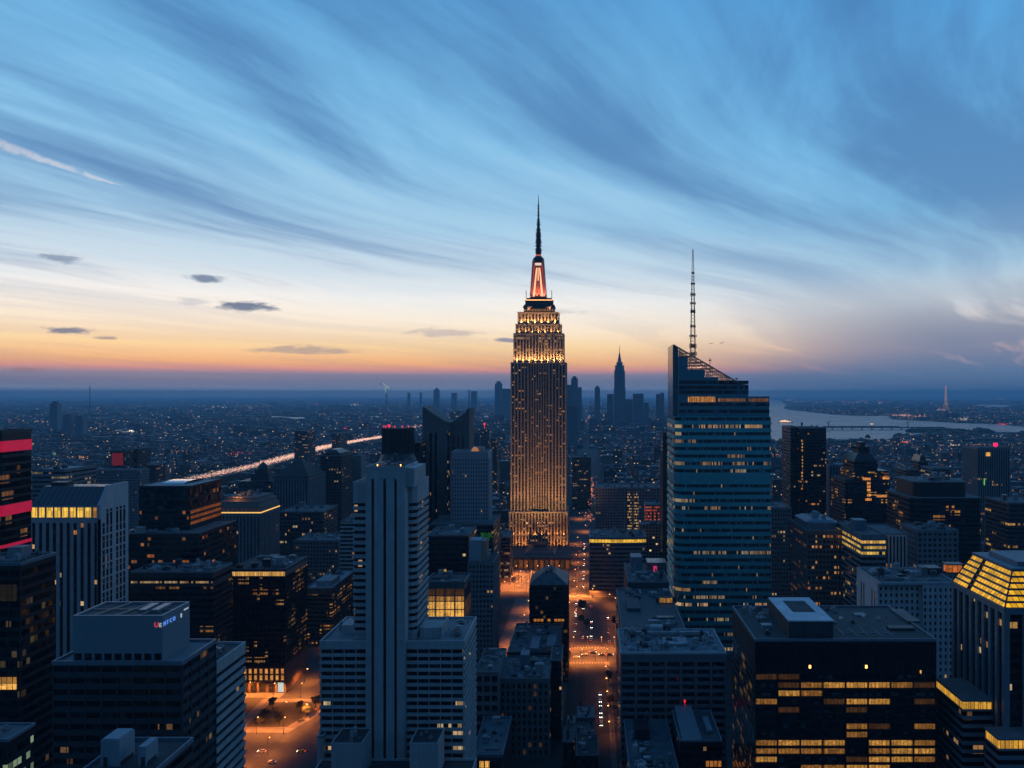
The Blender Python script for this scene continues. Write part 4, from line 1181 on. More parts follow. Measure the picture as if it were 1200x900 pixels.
# ------------------------------------------------------------------ the tall spire skyscraper
def spot(b, loc, target, energy, color, size=R(75), blend=.6, rad=.4):
    l = bpy.data.lights.new('floodlight', 'SPOT'); l.energy = energy; l.color = color; l.spot_size = size; l.spot_blend = blend; l.shadow_soft_size = rad
    o = bpy.data.objects.new('floodlight', l); COL.objects.link(o); o.parent = b.root
    o.location = Vector(loc) - Vector(base_of(b.root))
    o.rotation_euler = (Vector(target) - Vector(loc)).to_track_quat('-Z', 'Y').to_euler()
    return o
def point(b, loc, energy, color, rad=.5):
    l = bpy.data.lights.new('lamp_or_fill_light', 'POINT'); l.energy = energy; l.color = color; l.shadow_soft_size = rad
    o = bpy.data.objects.new('lamp_or_fill_light', l); COL.objects.link(o)
    if b is not None:
        r = b.root if hasattr(b, 'root') else b
        o.parent = r; o.location = Vector(loc) - Vector(base_of(r))
    else: o.location = loc
    return o
FLOOD = (1.0, 0.50, 0.17)
def spire():
    Y0 = 1020.0; s = Y0 / FPX
    cx = PX(631, Y0)
    def hw(w): return w * s / 2
    x0, x1 = PX(599.3, Y0), PX(662.7, Y0)
    b = Building('spire_skyscraper', 'tallest skyscraper of the view, floodlit stepped shaft with a lit mast under a needle', 'skyscraper', x0 - 3, x1 + 3, Y0 - 2, Y0 + 52)
    st = wall_mat('spire_limestone', (.36, .30, .245), .8, .12, .05, .2)
    fh = 3.72
    def shaft(xa, xb, ya, yb, za, zb, n, g, proud=.9, ww=.56, head=1.6):
        p = rect(xa, xb, ya, yb)
        b.strips(p, za, zb, (xb - xa) / n, st, g, ww, proud, faces=(0, 1, 3), head=head, foot=.2)
        b.part(MB().prism(grow(p, proud + .2), zb - .5, zb + .5), 'cornice', st)
    g1 = glass_mat('glass_spire', 1.9, fh, 0, .14, .65, .03, 3, (1, .36, .10), (1, .54, .24), .5, tint=(.010, .011, .013), spandrel=(.050, .040, .034), frac=.42, mull=0)
    g2 = glass_mat('glass_spire_top', 1.9, fh, 0, .25, .7, .06, 4, (1, .42, .12), (1, .6, .28), .6, tint=(.012, .011, .01), spandrel=(.10, .08, .06), frac=.55, mull=0)
    g0 = glass_mat('glass_spire_base', 1.9, fh, 0, .12, .7, .03, 4, (1, .38, .10), (1, .5, .2), .6, tint=(.012, .011, .01), spandrel=(.06, .045, .035), frac=.55, mull=0)
    zA = PZ(425, Y0); zB = PZ(391, Y0 + 5); zC = PZ(366, Y0 + 9); zBase = PZ(600, Y0 - 2)
    # base section slightly wider
    bx0, bx1 = PX(597.5, Y0 - 2), PX(664.5, Y0 - 2)
    shaft(bx0, bx1, Y0 - 2, Y0 + 50, 0, zBase, 18, g0)
    # shaft: left and right wings proud of a recessed centre
    xl, xr = PX(618.5, Y0), PX(643.5, Y0)
    shaft(x0, xl, Y0, Y0 + 48, zBase + .5, zA, 5, g1)
    shaft(xr, x1, Y0, Y0 + 48, zBase + .5, zA, 5, g1)
    shaft(xl + .8, xr - .8, Y0 + 2.6, Y0 + 45, zBase + .5, zA - .05, 8, g1, .7)
    # tier 2
    x2, x3 = PX(602.4, Y0 + 5), PX(660, Y0 + 5)
    shaft(x2, x3, Y0 + 5, Y0 + 43, zA + .5, zB, 16, g2, .8)
    # shoulders and tier 3
    shaft(PX(604.8, Y0 + 8), PX(657, Y0 + 8), Y0 + 8, Y0 + 40, zB + .5, PZ(380, Y0 + 8), 14, g2, .7)
    x4, x5 = PX(607.3, Y0 + 10.5), PX(654.2, Y0 + 10.5)
    shaft(x4, x5, Y0 + 10.5, Y0 + 38, PZ(380, Y0 + 8) + .5, zC, 12, g2, .7)
    # observation storeys
    y = Y0 + 15
    w = MB().prism(rect(PX(613.8, y), PX(649.8, y), y, y + 19), zC + .5, PZ(357, y)).prism(rect(PX(612.8, y), PX(650.6, y), y - .8, y + 20), PZ(360.5, y), PZ(359, y))
    w.prism(rect(PX(615.4, y), PX(648, y), y + 1, y + 18), PZ(357, y), PZ(351, y)).prism(rect(PX(616.8, y), PX(646.4, y), y + 1.6, y + 17), PZ(351, y), PZ(349, y))
    b.part(w, 'observation_deck', M['darkgrey'])
    for i in range(12):
        a = PX(614.5 + i * 2.95, y)
        b.part(MB().box(a, a + 1.9, y - .1, y + .1, PZ(364.6, y), PZ(362, y)), 'window', M['w_mid'])
    b.part(MB().box(PX(616, y), PX(647.5, y), y + .8, y + 1.1, PZ(351.9, y), PZ(351.0, y)), 'light_band', emit_mat('mast_base_glow', (1, .45, .14), 2.2))
    for px in (616.5, 646.5):
        b.part(MB().bar((PX(px, y), y + 2, PZ(349, y)), (PX(px, y), y + 2, PZ(340, y)), .35), 'antenna', M['darkmetal'])
    # tapering mast: buttress wings, lit glazing between; red light wash put into metal colours
    ym = y + 9; zb, zt = PZ(349.2, ym), PZ(306, ym)
    def sec(w_): return rect(PX(631 - w_, ym), PX(631 + w_, ym), ym - w_ * s, ym + w_ * s)
    b.part(MB().prism(sec(7.4), zb, zt, sec(4.8)), 'mast', wall_mat('mast_red_wash', (.42, .20, .15), .45, .2, .2, .2))
    m = MB(); k = 10
    for sx in (-1, 1):
        m.v = m.v
        a0, a1, c0, c1 = 9.7, 6.9, 6.6, 4.6
        q = [(PX(631 + sx * a0, ym), zb), (PX(631 + sx * a1, ym), zb), (PX(631 + sx * c1, ym), zt), (PX(631 + sx * c0, ym), zt)]
        if sx > 0: q = [q[1], q[0], q[3], q[2]]
        m.slab_xz(q, ym - 8.6, ym + 8.6)
    b.part(m, 'mast_wing', wall_mat('mast_wing_red_wash', (.40, .20, .17), .45, .2, .2, .2))
    gl = emit_mat('mast_lit_glass', (1.0, .46, .24), 1.5, True, .6, .5)
    def strip(xa, xb, xc, xd, z0_, z1_, mat, nm, yo=8.1):
        f0 = (z0_ - zb) / (zt - zb); f1 = (z1_ - zb) / (zt - zb)
        ya = ym - (7.4 + (4.8 - 7.4) * f0) * s - .35; yb = ym - (7.4 + (4.8 - 7.4) * f1) * s - .35
        q = MB(); q.quad((PX(xa, ym), ya, z0_), (PX(xb, ym), ya, z0_), (PX(xc, ym), yb, z1_), (PX(xd, ym), yb, z1_))
        b.part(q, nm, mat)
    H = zt - zb
    strip(624.8, 627.2, 630.0, 628.6, zb + 1, zb + .80 * H, gl, 'lit_strip')
    strip(634.8, 637.2, 633.4, 632.0, zb + 1, zb + .80 * H, gl, 'lit_strip')
    strip(630.4, 631.6, 631.4, 630.6, zb + H * .45, zb + H * .8, gl, 'lit_strip')
    red = emit_mat('mast_red', (1.0, .10, .07), .7, True, .3, .4)
    strip(622.6, 623.6, 626.9, 626.2, zb + 1, zb + .86 * H, red, 'lit_strip')
    strip(638.4, 639.4, 635.8, 635.1, zb + 1, zb + .86 * H, red, 'lit_strip')
    cool = emit_mat('mast_pale', (1.0, .72, .62), .9)
    b.part(MB().cyl(PX(631, ym), ym, 7.0, PZ(311.8, ym), PZ(309, ym), 16), 'light_band', cool)
    b.part(MB().cyl(PX(631, ym), ym, 7.6, PZ(309, ym), PZ(307.8, ym), 16).cyl(PX(631, ym), ym, 7.9, PZ(307.8, ym), PZ(303.5, ym), 16, 7.2).cyl(PX(631, ym), ym, 7.2, PZ(303.5, ym), PZ(300.5, ym), 16, 4.2), 'dome', M['dark'])
    b.part(MB().cyl(PX(631, ym), ym, 3.9, PZ(300.5, ym), PZ(298.6, ym), 12, 3.4), 'light_band', emit_mat('dome_red', (1, .2, .12), .5))
    # needle
    cxm = PX(631, ym); an = MB()
    zz = lambda p: PZ(p, ym)
    an.cyl(cxm, ym, 3.6, zz(298.6), zz(288), 10, 2.4).cyl(cxm, ym, 2.4, zz(288), zz(266), 10, 1.9).cyl(cxm, ym, 1.7, zz(266), zz(256), 8, 1.3).cyl(cxm, ym, 1.0, zz(256), zz(240), 8, .7).cyl(cxm, ym, .6, zz(240), zz(228.5), 6, .25)
    rnd = random.Random(3)
    for i in range(26):
        p = 297 - i * 1.2; r = 4.4 - i * .07 + (rnd.random() - .5) * 2.0
        if p > 267: an.cyl(cxm, ym, r, zz(p), zz(p - .55), 8)
    for p, r in ((264, 2.2), (261.5, 1.8), (258.5, 1.6), (253, 1.3), (249, 1.2), (245, 1.1), (242, 1)):
        an.cyl(cxm, ym, r * 1.25, zz(p), zz(p - 1.2), 8)
    b.part(an, 'needle', wall_mat('needle_metal', (.03, .035, .05), .4, .2, .2, 0))
    b.part(MB().cyl(cxm, ym, 1.5, zz(268.3), zz(266.8), 8), 'beacon', emit_mat('needle_blue_white', (.5, .65, 1), 1.5))
    # entrance hall and low front wing at the foot
    cxa = PX(631, Y0 - 3)
    b.part(MB().box(PX(619, Y0), PX(643, Y0), Y0 - 9, Y0 - 2.1, .1, PZ(636, Y0)), 'entrance_bay', M['darkgrey'])
    # floodlights on the ledges
    for i in range(8):
        t = (i + .5) / 8
        xx = x2 + (x3 - x2) * t
        spot(b, (xx, Y0 + .9, zA + 1.0), (xx, Y0 + 7.5, zA + 19), 17000, FLOOD, R(110))
        b.part(MB().box(xx - .6, xx + .6, Y0 + .2, Y0 + 1.0, zA + .52, zA + .9), 'floodlight_housing', M['amberlamp'])
    for i in range(6):
        t = (i + .5) / 6; xx = x4 + (x5 - x4) * t
        spot(b, (xx, Y0 + 7.0, PZ(380, Y0 + 8) + .8), (xx, Y0 + 12, PZ(380, Y0 + 8) + 14), 13000, FLOOD, R(100))
    for i in range(7):
        t = (i + .5) / 7; xx = PX(604, Y0) + (PX(658, Y0) - PX(604, Y0)) * t
        spot(b, (xx, Y0 + 4.0, zB + .8), (xx, Y0 + 9.5, zB + 11), 5000, FLOOD, R(100))
    for sx in (-1, 1):
        spot(b, (cx + sx * 15, Y0 + 13, zC + 1), (cx + sx * 4, ym - 8, zC + 34), 60000, (1, .38, .22), R(55))
    # floodlights on the hall roof wash the whole shaft
    for i in range(6):
        xx = bx0 + (bx1 - bx0) * (i + .5) / 6
        spot(b, (xx, Y0 - 62, 22), (cx + (xx - cx) * .9, Y0, 130), 46000, (1, .50, .16), R(100), .6)
    for sx in (-7, -2.5, 2.5, 7):
        spot(b, (cx + sx, y - 1.5, PZ(349, y) + .6), (cx + sx * .5, ym - 5, PZ(318, ym)), 15000, (1, .26, .13), R(80))
    # warm wash at the foot
    for i in range(8):
        t = (i + .5) / 8; xx = bx0 + (bx1 - bx0) * t
        spot(b, (xx, Y0 - 11, 2.0), (xx, Y0 - 1, 42), 18000 if i not in (3, 4) else 3000, (1, .36, .09), R(80))
        spot(b, (xx, Y0 - 9.5, zBase + 1), (xx, Y0 - 1, zBase + 75), 15000, (1, .42, .20), R(60))
        spot(b, (xx, Y0 - 5.0, zBase - 30), (xx, Y0 - 1.5, zBase - 14), 3800, (1, .38, .10), R(100))
    return b
spire()

def foot_of_spire():
    # low wing with a stepped dark roof in front of the spire and the glowing arcade facing the square
    Y0 = 925; x0, x1 = PX(583, Y0), PX(668, Y0); z = PZ(654, Y0)
    b = Building('market_hall', 'low hall with a dark stepped roof and orange lit front below the tall spire', 'building', x0, x1, Y0, Y0 + 78)
    p = rect(x0, x1, Y0, Y0 + 60)
    w = MB().prism(grow(p, -.8), 0, z)
    n = 14
    for j in range(n + 1):
        cxx = x0 + (x1 - x0) * j / n
        w.box(cxx - .7, cxx + .7, Y0 - .1, Y0 + 1, .02, z - .02)
    w.box(x0 - .5, x1 + .5, Y0 - .3, Y0 + 1, z - 2.4, z)
    b.part(w, 'wall', M['brown'])
    hot = litwin_mat('hall_window', (1, .28, .06), .20, 1.6, spread=.9)
    for j in range(n):
        b.part(MB().box(x0 + (x1 - x0) * j / n + .8, x0 + (x1 - x0) * (j + 1) / n - .8, Y0 + .3, Y0 + .6, .3, z - 2.6), 'window', hot if j % 3 else M['w_dim'])
    b.part(MB().prism(grow(p, .6), z, z + .6), 'roof', M['roofdark'])
    r = MB(); e = PX(612, Y0) ; f = PX(650, Y0)
    r.prism(rect(e, f, Y0 + 14, Y0 + 58), z + .6, z + 3, rect(e + 3, f - 3, Y0 + 17, Y0 + 56)).prism(rect(e + 6, f - 6, Y0 + 26, Y0 + 56), z + 3, z + 5.5, rect(e + 10, f - 10, Y0 + 30, Y0 + 55)).prism(rect(e + 12, f - 12, Y0 + 36, Y0 + 55), z + 5.5, z + 9)
    b.part(r, 'stepped_roof', M['darkgrey'])
foot_of_spire()

# ------------------------------------------------------------------ dark blocks in the middle foreground
def centre_front():
    Y0, Y1 = 560, 596
    x0, x1 = PX(620.5, Y0), PX(665, Y0); z = PZ(686, Y0)
    b = Building('office_block', 'black glass block with a cut off pyramid roof standing in front of the orange square', 'office block', x0, x1, Y0, Y1)
    p = rect(x0, x1, Y0, Y1)
    g = glass_mat('glass_hip', 1.8, 3.3, z - 1 - 3.3 * 30, .05, .5, .01, 4, AMBER, AMBER, .13, tint=(.006, .007, .01))
    b.ribbons(p, 0, z, 3.3, M['dark'], g, .6, .12, zbot=0, top=1.2, piers=2.8, pier_w=.25, pier_faces=(0, 1))
    for j in range(9):
        if j in (3, 5): continue
        a = x0 + 3 + j * 2.4
        b.part(MB().box(a, a + 1.9, Y0 - .5, Y0 - .2, PZ(728, Y0), PZ(725.2, Y0)), 'window', litwin_mat('hip_win', (1, .36, .06), .55, 1, spread=.6) if j == 0 else bpy.data.materials['hip_win'])
    r = MB().prism(grow(p, .3), z, z + .5).prism(grow(p, -.2), z + .5, z + 6.0, rect(x0 + 8, x1 - 9, Y0 + 12, Y1 - 4)).prism(rect(x0 + 10, x1 - 11, Y0 + 13, Y1 - 6), z + 6.0, z + 7.2)
    for j in range(8):
        r.bar((x0 + 1 + j * 3.4, Y0 + .2, z + .7), (x0 + 8.5 + j * 1.2, Y0 + 12, z + 6.1), .15)
    b.part(r, 'roof', wall_mat('hip_tiles', (.07, .085, .095), .5, .4, .4, .2, panel=.7))
    b.units(x0 + 9, x1 - 10, Y0 + 13, Y1 - 6, z + 7.2, 3, 82, .6)
    # terrace block in front
    Y0, Y1 = 496, 557; x0, x1 = PX(595, Y0), PX(655, Y0); z = PZ(765, Y0)
    b = Building('office_block', 'dark block with a cluttered teal roof wedged before the black pyramid roofed one', 'office block', x0, x1, Y0, Y1)
    p = rect(x0, x1, Y0, Y1)
    gt = glass_mat('glass_terr', 2, 3.4, 0, .05, .5, .01, s=.5, tint=(.006, .007, .01))
    b.ribbons(p, 0, z, 3.4, M['dark'], gt, .5, .2, top=5)
    b.roof(p, z, wall_mat('teal_deck', (.07, .10, .115), .7, .4, .3, 0, panel=.6), 1, .6, M['teal'])
    b.part(MB().box(x0 + 13.5, x0 + 19, Y0 + .5, Y0 + 26, z, z + 2.6), 'ramp_roof', M['blue'])
    b.part(MB().box(x1 - 8, x1 - 2.4, Y0 + 1, Y0 + 24, z, z + 4), 'bulkhead', M['grey'])
    b.units(x0 + 1, x0 + 12, Y0 + 1, Y1 - 2, z, 8, 83, .9); b.units(x0 + 19.5, x1 - 9, Y0 + 1, Y1 - 2, z, 5, 84, .8); b.units(x0 + 13, x1 - 2, Y0 + 28, Y1 - 2, z, 7, 85, .9)
    # old masonry block
    Y0, Y1 = 440, 478; x0, x1 = PX(586, Y0), PX(643, Y0); z = PZ(797, Y0)
    b = Building('masonry_block', 'old grey masonry block with rows of small dark windows and a crowded roof, bottom centre', 'building', x0, x1, Y0, Y1)
    st = wall_mat('old_masonry', (.15, .15, .15), .85, .25, .2, .4)
    w = MB().box(x0, x1, Y0 + .5, Y1, 0, z); n = 9; L = x1 - x0; fh = 4.0
    rows = int(z / fh)
    w.box(x0 - .4, x1 + .4, Y0 - .4, Y1 + .2, z - 1.4, z - .2)
    for i in range(rows + 1):
        zz = max(.02, z - 1.5 - i * fh); w.box(x0 - .02, x1 + .02, Y0, Y0 + .6, zz - .75 + .02 if zz > .8 else .01, zz + .75)
    w.box(x0 - .3, x1 + .3, Y0 - .28, Y0 + .55, z - 17.4, z - 16.4)
    for j in range(n + 1):
        cx = x0 + L * j / n
        w.box(cx - .7, cx + .7, Y0 - .12, Y0 + .58, .05, z - 1.3)
    b.part(w, 'wall', st)
    go = glass_mat('glass_old', 9, 9, 0, .0, .5, .0, tint=(.008, .01, .013)); gl = M['w_dim']
    rnd = random.Random(4)
    for i in range(rows):
        for j in range(n):
            zz = z - 1.5 - (i + 1) * fh + .8
            lit = rnd.random()
            b.part(MB().box(x0 + L * j / n + .75, x0 + L * (j + 1) / n - .75, Y0 + .3, Y0 + .45, zz, zz + fh - 1.7), 'window', M['w_mid'] if lit > .965 else gl if lit > .9 else go)
    ge = glass_mat('glass_old_side', 2.2, 4, z - 1.5, .1, .5, .03, s=.6, tint=(.008, .01, .013), spandrel=(.10, .10, .10), frac=.5)
    for i in range(6):
        b.part(MB().box(x1 - .02, x1 + .06, Y0 + 3 + i * 6, Y0 + 5 + i * 6, 1, z - 2), 'window_strip', ge)
    b.roof(rect(x0, x1, Y0, Y1), z, wall_mat('old_deck', (.13, .15, .16), .85, .5, .4, 0, panel=.6), 1.0, .6, st, .3)
    b.units(x0 + 1, x1 - 1, Y0 + 1, Y1 - 1, z, 22, 91, .8)
    b.part(MB().box(x0 + 9, x0 + 14, Y0 + 24, Y0 + 33, z, z + 6), 'bulkhead', M['blue'])
    # slim side annexe right of it
    ax0, ax1 = PX(646.5, 478), PX(658, 470)
    b = Building('annexe', 'slim near black annexe filling the gap between the old masonry block and the avenue', 'building', ax0, ax1, 466, 494)
    p = rect(ax0, ax1, 466, 494)
    gx = glass_mat('glass_annexe', 2, 3.5, 0, .12, .5, .02, s=.5, tint=(.006, .007, .009))
    b.ribbons(p, 0, 46, 3.5, M['dark'], gx, .5, .12, top=1)
    b.roof(p, 46, M['roofdark'], .6)
    b.units(ax0, ax1, 467, 493, 46, 2, 94, .4)
    # open loggia block at the left and the near roof below it
    Y0, Y1 = 430, 470; x0, x1 = PX(557, Y0), PX(585, Y0); z = PZ(789, Y0)
    b = Building('office_block', 'small block with deep open bays squeezed between the white banded tower and masonry block', 'office block', x0, x1 - .5, Y0, Y1)
    w = MB().prism(rect(x0, x1 - .5, Y0 + 3, Y1), 0, z)
    for i in range(8):
        zz = z - i * 5.2; w.box(x0 - .1, x1 - .4, Y0, Y0 + 3.1, max(.05, zz - 1.6), zz - (.01 if i == 0 else 0))
    for j in range(4):
        cx = x0 + (x1 - .5 - x0) * j / 3; w.box(cx - .5, cx + .5, Y0 - .15, Y0 + 3.05, .02, z - .3)
    b.part(w, 'wall', M['grey'])
    for i in range(7):
        b.part(MB().box(x0 + .6, x1 - 1.1, Y0 + 2.6, Y0 + 2.95, z - 5.2 * i - 5.1, z - 5.2 * i - 1.7), 'window_band', M['black'])
    b.roof(rect(x0, x1 - .5, Y0, Y1), z, M['roof'], .9, .5, M['grey'], .2); b.units(x0, x1, Y0 + 1, Y1 - 1, z, 9, 95, .7)
    Y0, Y1 = 378, 423; x0, x1 = PX(553, Y0), PX(589, Y0); z = PZ(887, Y0)
    b = Building('low_block', 'low block at the bottom with a teal deck and two amber windows in front', 'building', x0, x1, Y0, Y1)
    p = rect(x0, x1, Y0, Y1)
    w = MB().prism(p, 0, z); b.part(w, 'wall', M['darkgrey'])
    for j in range(5):
        a = x0 + 1 + j * 2.6
        b.part(MB().box(a, a + 2, Y0 - .1, Y0 + .1, z - 5, z - 2), 'window', M['w_bright'] if j in (1, 2) else M['black'])
    b.roof(p, z, wall_mat('teal_deck_low', (.08, .12, .135), .7, .4, .3, 0, panel=.5), 1.2, .5, M['blue'], .1); b.units(x0 + .5, x1 - .5, Y0 + 2, Y1 - 1, z, 7, 97, .6)
centre_front()

def avenue_lowrise():
    data = [(676, 697, 470, 18, 11, 'rooflight', 'low house on the avenue with a pale ribbed roof'),
            (664.5, 674, 452, 12, 15, 'stone', 'narrow house with a lit beige front among the low roofs on the avenue'),
            (673, 697, 436, 20, 14, 'roof', 'flat roofed dark low house just below the pale ribbed roof'),
            (660, 672, 424, 20, 17, 'roof', 'dark low house with two amber lit ground windows on the avenue'),
            (675, 701, 404, 24, 19, 'roofdark', 'dark low house at the bottom edge beside the avenue kerb')]
    for i, (a, c, Y0, d, h, rm, lab) in enumerate(data):
        x0, x1 = PX(a, Y0), PX(c, Y0)
        b = Building('low_house', lab, 'house', x0, x1, Y0, Y0 + d, group='low houses along the avenue')
        p = rect(x0, x1, Y0, Y0 + d)
        b.part(MB().prism(p, 0, h).prism(grow(p, .2), h - 1.0, h - .3), 'wall', [M['grey'], M['stone'], M['darkgrey'], M['dark'], M['dark']][i])
        n = max(2, int((x1 - x0) / 2.6)); L = x1 - x0
        for f in range(int((h - 1.5) / 3.4)):
            for j in range(n):
                mt = M['black']
                if i == 1: mt = M['w_mid']
                if i == 3 and f == 0: mt = M['w_bright']
                b.part(MB().box(x0 + L * j / n + .5, x0 + L * (j + 1) / n - .5, Y0 - .08, Y0 + .1, .9 + f * 3.4, 2.9 + f * 3.4), 'window', mt)
        b.roof(p, h, M[rm] if rm in M else M['roof'], .5, .35, M['grey'], .22)
        b.units(x0, x1, Y0, Y0 + d, h, 5, 110 + i, .5)
avenue_lowrise()
# ------------------------------------------------------------------ right-hand side
def slanted_tower():
    Y0 = 620.0
    b = Building('slanted_tower', 'teal banded glass tower with a sloping lattice crown and a tall lattice antenna', 'office tower', PX(786, 660), PX(904, 612), 611, 668)
    band = wall_mat('teal_band', (.085, .44, .47), .25, .12, .05, .1, .3)
    # lower body with a rounded left corner
    xs = PX(788.5, 625); xe = PX(903, 612)
    poly = []
    r = 9.0
    for i in range(6):
        a = math.pi + (math.pi / 2) * i / 5
        poly.append((xs + r + r * math.cos(a), 612 + r + r * math.sin(a)))
    poly += [(xe, 612), (xe, 668), (xs, 668)]
    zt = PZ(489, 612)
    fh = 5.65; n = int(zt / fh)
    w = MB().prism(poly, 0, zt)
    lits = {1: .9, 6: .55, 4: .4, 12: .3, 18: .35, 24: .45, 25: .9, 27: .3, 29: .35, 31: .9, 32: .5}
    for i in range(n):
        a = zt - (i + 1) * fh
        if i == 8:
            w.prism(grow(poly, .25), a - .2, a + fh * 1.0); continue
        q = lits.get(i, .08) * .8
        g = glass_mat('glass_slant_%d' % i, 1.0, fh, a, q, .75, .015 if q < .2 else .07, 12, (1, .52, .2), (1, .74, .42), .5 if q > .5 else .30, tint=(.018, .055, .068), rough=.12, mull=.2)
        b.part(MB().ring(grow(poly, .05), a + 3.1, a + fh), 'window_band', g)
        w.prism(grow(poly, .6), a, a + 1.55); w.prism(grow(poly, .28), a + 1.5, a + 3.1)
    b.part(w, 'wall', band)
    b.part(MB().prism(grow(poly, .3), zt, zt + .5), 'ledge', band)
    # upper body
    x0, xk, x1, xsft = PX(795, Y0), PX(788.6, Y0), PX(877, Y0), PX(901.5, Y0)
    zs, zk = PZ(464.5, Y0), PZ(451.5, Y0)
    up = rect(x0, x1, Y0, 664); sh = rect(x1, xsft, Y0, 664)
    w = MB().prism(up, zt + .5, zk).prism(rect(x1 - .01, xsft, Y0 + .01, 664), zt + .5, zs)
    dk = glass_mat('glass_slant_up', 2, 5.65, 0, .0, .5, 0, tint=(.014, .026, .034), rough=.1)
    for py in (484, 476, 461.5, 456, 450):
        za = PZ(py, Y0)
        if za < zs: pp = rect(x0, xsft, Y0, 664)
        else: pp = up
        b.part(MB().ring(grow(pp, .12), za, za + 2.6), 'window_band', dk)
    lit = litwin_mat('slant_lit_floor', (1, .40, .10), .62, 1.3, spread=.95, mw=.3); lit2 = litwin_mat('slant_lit_floor_dim', (1, .40, .16), .24, 1.3, spread=.95, mw=.3)
    za, zb = PZ(471.2, Y0), PZ(464.8, Y0)
    for j in range(32):
        xa = PX(806 + j * 2.95, Y0); xb = PX(806 + (j + 1) * 2.95 - .3, Y0)
        if j % 12 == 11: continue
        b.part(MB().box(xa, xb, Y0 - .25, Y0 - .05, za if j < 12 else za + .4, zb if j < 12 else zb - 1.4), 'window', lit if j < 13 else lit2)
    # stepped top behind the screen
    steps = [(795, 806, 418), (806, 826, 433.5), (826, 842, 442), (842, 866, 450)]
    for a, c, py in steps:
        w.prism(rect(PX(a, Y0) + (.0 if a == 795 else .01), PX(c, Y0), Y0 + .02, 655 + a * .001), zk - .05, PZ(py, Y0))
    # blade on the left edge
    bl = MB().slab_xz([(xk, 0 + zt), (x0 - .02, zt), (x0 - .02, PZ(406.5, Y0)), (xk, PZ(403.5, Y0))], Y0 + 1.2, 660)
    b.part(bl, 'blade', wall_mat('blade_glass', (.06, .12, .15), .2, .15, .1, .1, .2))
    b.part(MB().box(x0 - .45, x0 + .35, Y0 - .4, Y0 + 1.1, zt, PZ(418, Y0)), 'corner_trim', M['metal'])
    b.part(w, 'upper_wall', wall_mat('teal_curtain_wall', (.07, .22, .27), .22, .12, .06, .1, .3))
    # lattice screen: front plane and back plane, linked along the slope
    def slope(px): return PZ(404 + (px - 789) * (449 - 404) / (866 - 789), Y0)
    def base(px):
        for a, c, py in steps:
            if a <= px < c: return PZ(py, Y0)
        return PZ(450, Y0)
    scr = M['metal']; scr = wall_mat('screen_metal', (.24, .18, .16), .5, .2, .3, .1, .3)
    for (yy, nm) in ((Y0 + .2, 'lattice_screen'), (Y0 + 22, 'lattice_screen')):
        m = MB(); px = 796.0
        while px < 866:
            zt_ = slope(px); zb_ = base(px)
            m.bar((PX(px, Y0), yy, zb_ - .5), (PX(px, Y0), yy, zt_ + .8), .32)
            px += 2.3
        for k in range(12):
            zz = PZ(450 - k * 3.6, Y0)
            a = None
            pp = 796.0
            run = None
            while pp <= 866:
                inside = base(pp) - .5 <= zz <= slope(pp)
                if inside and run is None: run = pp
                if (not inside or pp >= 865.5) and run is not None:
                    m.bar((PX(run, Y0), yy, zz), (PX(pp, Y0), yy, zz), .32); run = None
                pp += .5
        m.bar((PX(789.5, Y0), yy, slope(789.5)), (PX(866, Y0), yy, slope(866)), .5)
        px = 798.0
        while px < 862:
            m.bar((PX(px, Y0), yy, base(px + 3)), (PX(px + 5.8, Y0), yy, min(slope(px + 5.8), base(px + 3) + 7)), .16); px += 5.8
        b.part(m, nm, scr)
    m = MB(); px = 796.0
    while px < 866:
        m.bar((PX(px, Y0), Y0 + .5, slope(px) + .3), (PX(px, Y0), Y0 + 22, slope(px) + .3), .22); px += 5.8
    b.part(m, 'lattice_roof', scr)
    b.part(MB().box(PX(866, Y0), x1, Y0 + .02, 660, zk - .1, zk + .6), 'roof', M['roofdark'])
    for px, h in ((832, 11), (863, 5), (871, 4)):
        zz = slope(px) if px < 866 else zk
        b.part(MB().bar((PX(px, Y0 + 5), Y0 + 5, zz - 4), (PX(px, Y0 + 5), Y0 + 5, zz + h * .6), .2).box(PX(px, Y0 + 5) - 1, PX(px, Y0 + 5) + 1, Y0 + 4.4, Y0 + 5.6, zz + h * .4, zz + h * .4 + .8), 'aerial', M['darkmetal'])
    for i in range(9):
        xx = PX(800 + i * 7.4, Y0 + 8); point(b, (xx, Y0 + 9, base(800 + i * 7.4) + 2.0), 2600, (1, .60, .40), .4)  # added lights without lamps, standing in for sky glow seen through the lattice
    # lattice antenna
    ya = 642; ax = PX(812, ya)
    z0, z1 = PZ(420, ya), PZ(292, ya)
    m = MB(); H = z1 - z0
    def rad(t): return 1.75 * (1 - t) ** .7 + .12
    k = 34
    for i in range(k):
        t0, t1 = i / k, (i + 1) / k
        za_, zb_ = z0 + H * t0, z0 + H * t1; r0, r1 = rad(t0), rad(t1)
        c0 = [(ax + sx * r0, ya + sy * r0, za_) for sx, sy in ((-1, -1), (1, -1), (1, 1), (-1, 1))]
        c1 = [(ax + sx * r1, ya + sy * r1, zb_) for sx, sy in ((-1, -1), (1, -1), (1, 1), (-1, 1))]
        th = .2 if i < 22 else .16
        for j in range(4):
            m.bar(c0[j], c1[j], th)
            if i < 26: m.bar(c0[j], c1[(j + 1) % 4], .11)
    b.part(m, 'antenna', wall_mat('antenna_metal', (.13, .10, .10), .5, .2, .3, 0, .4))
    m = MB()
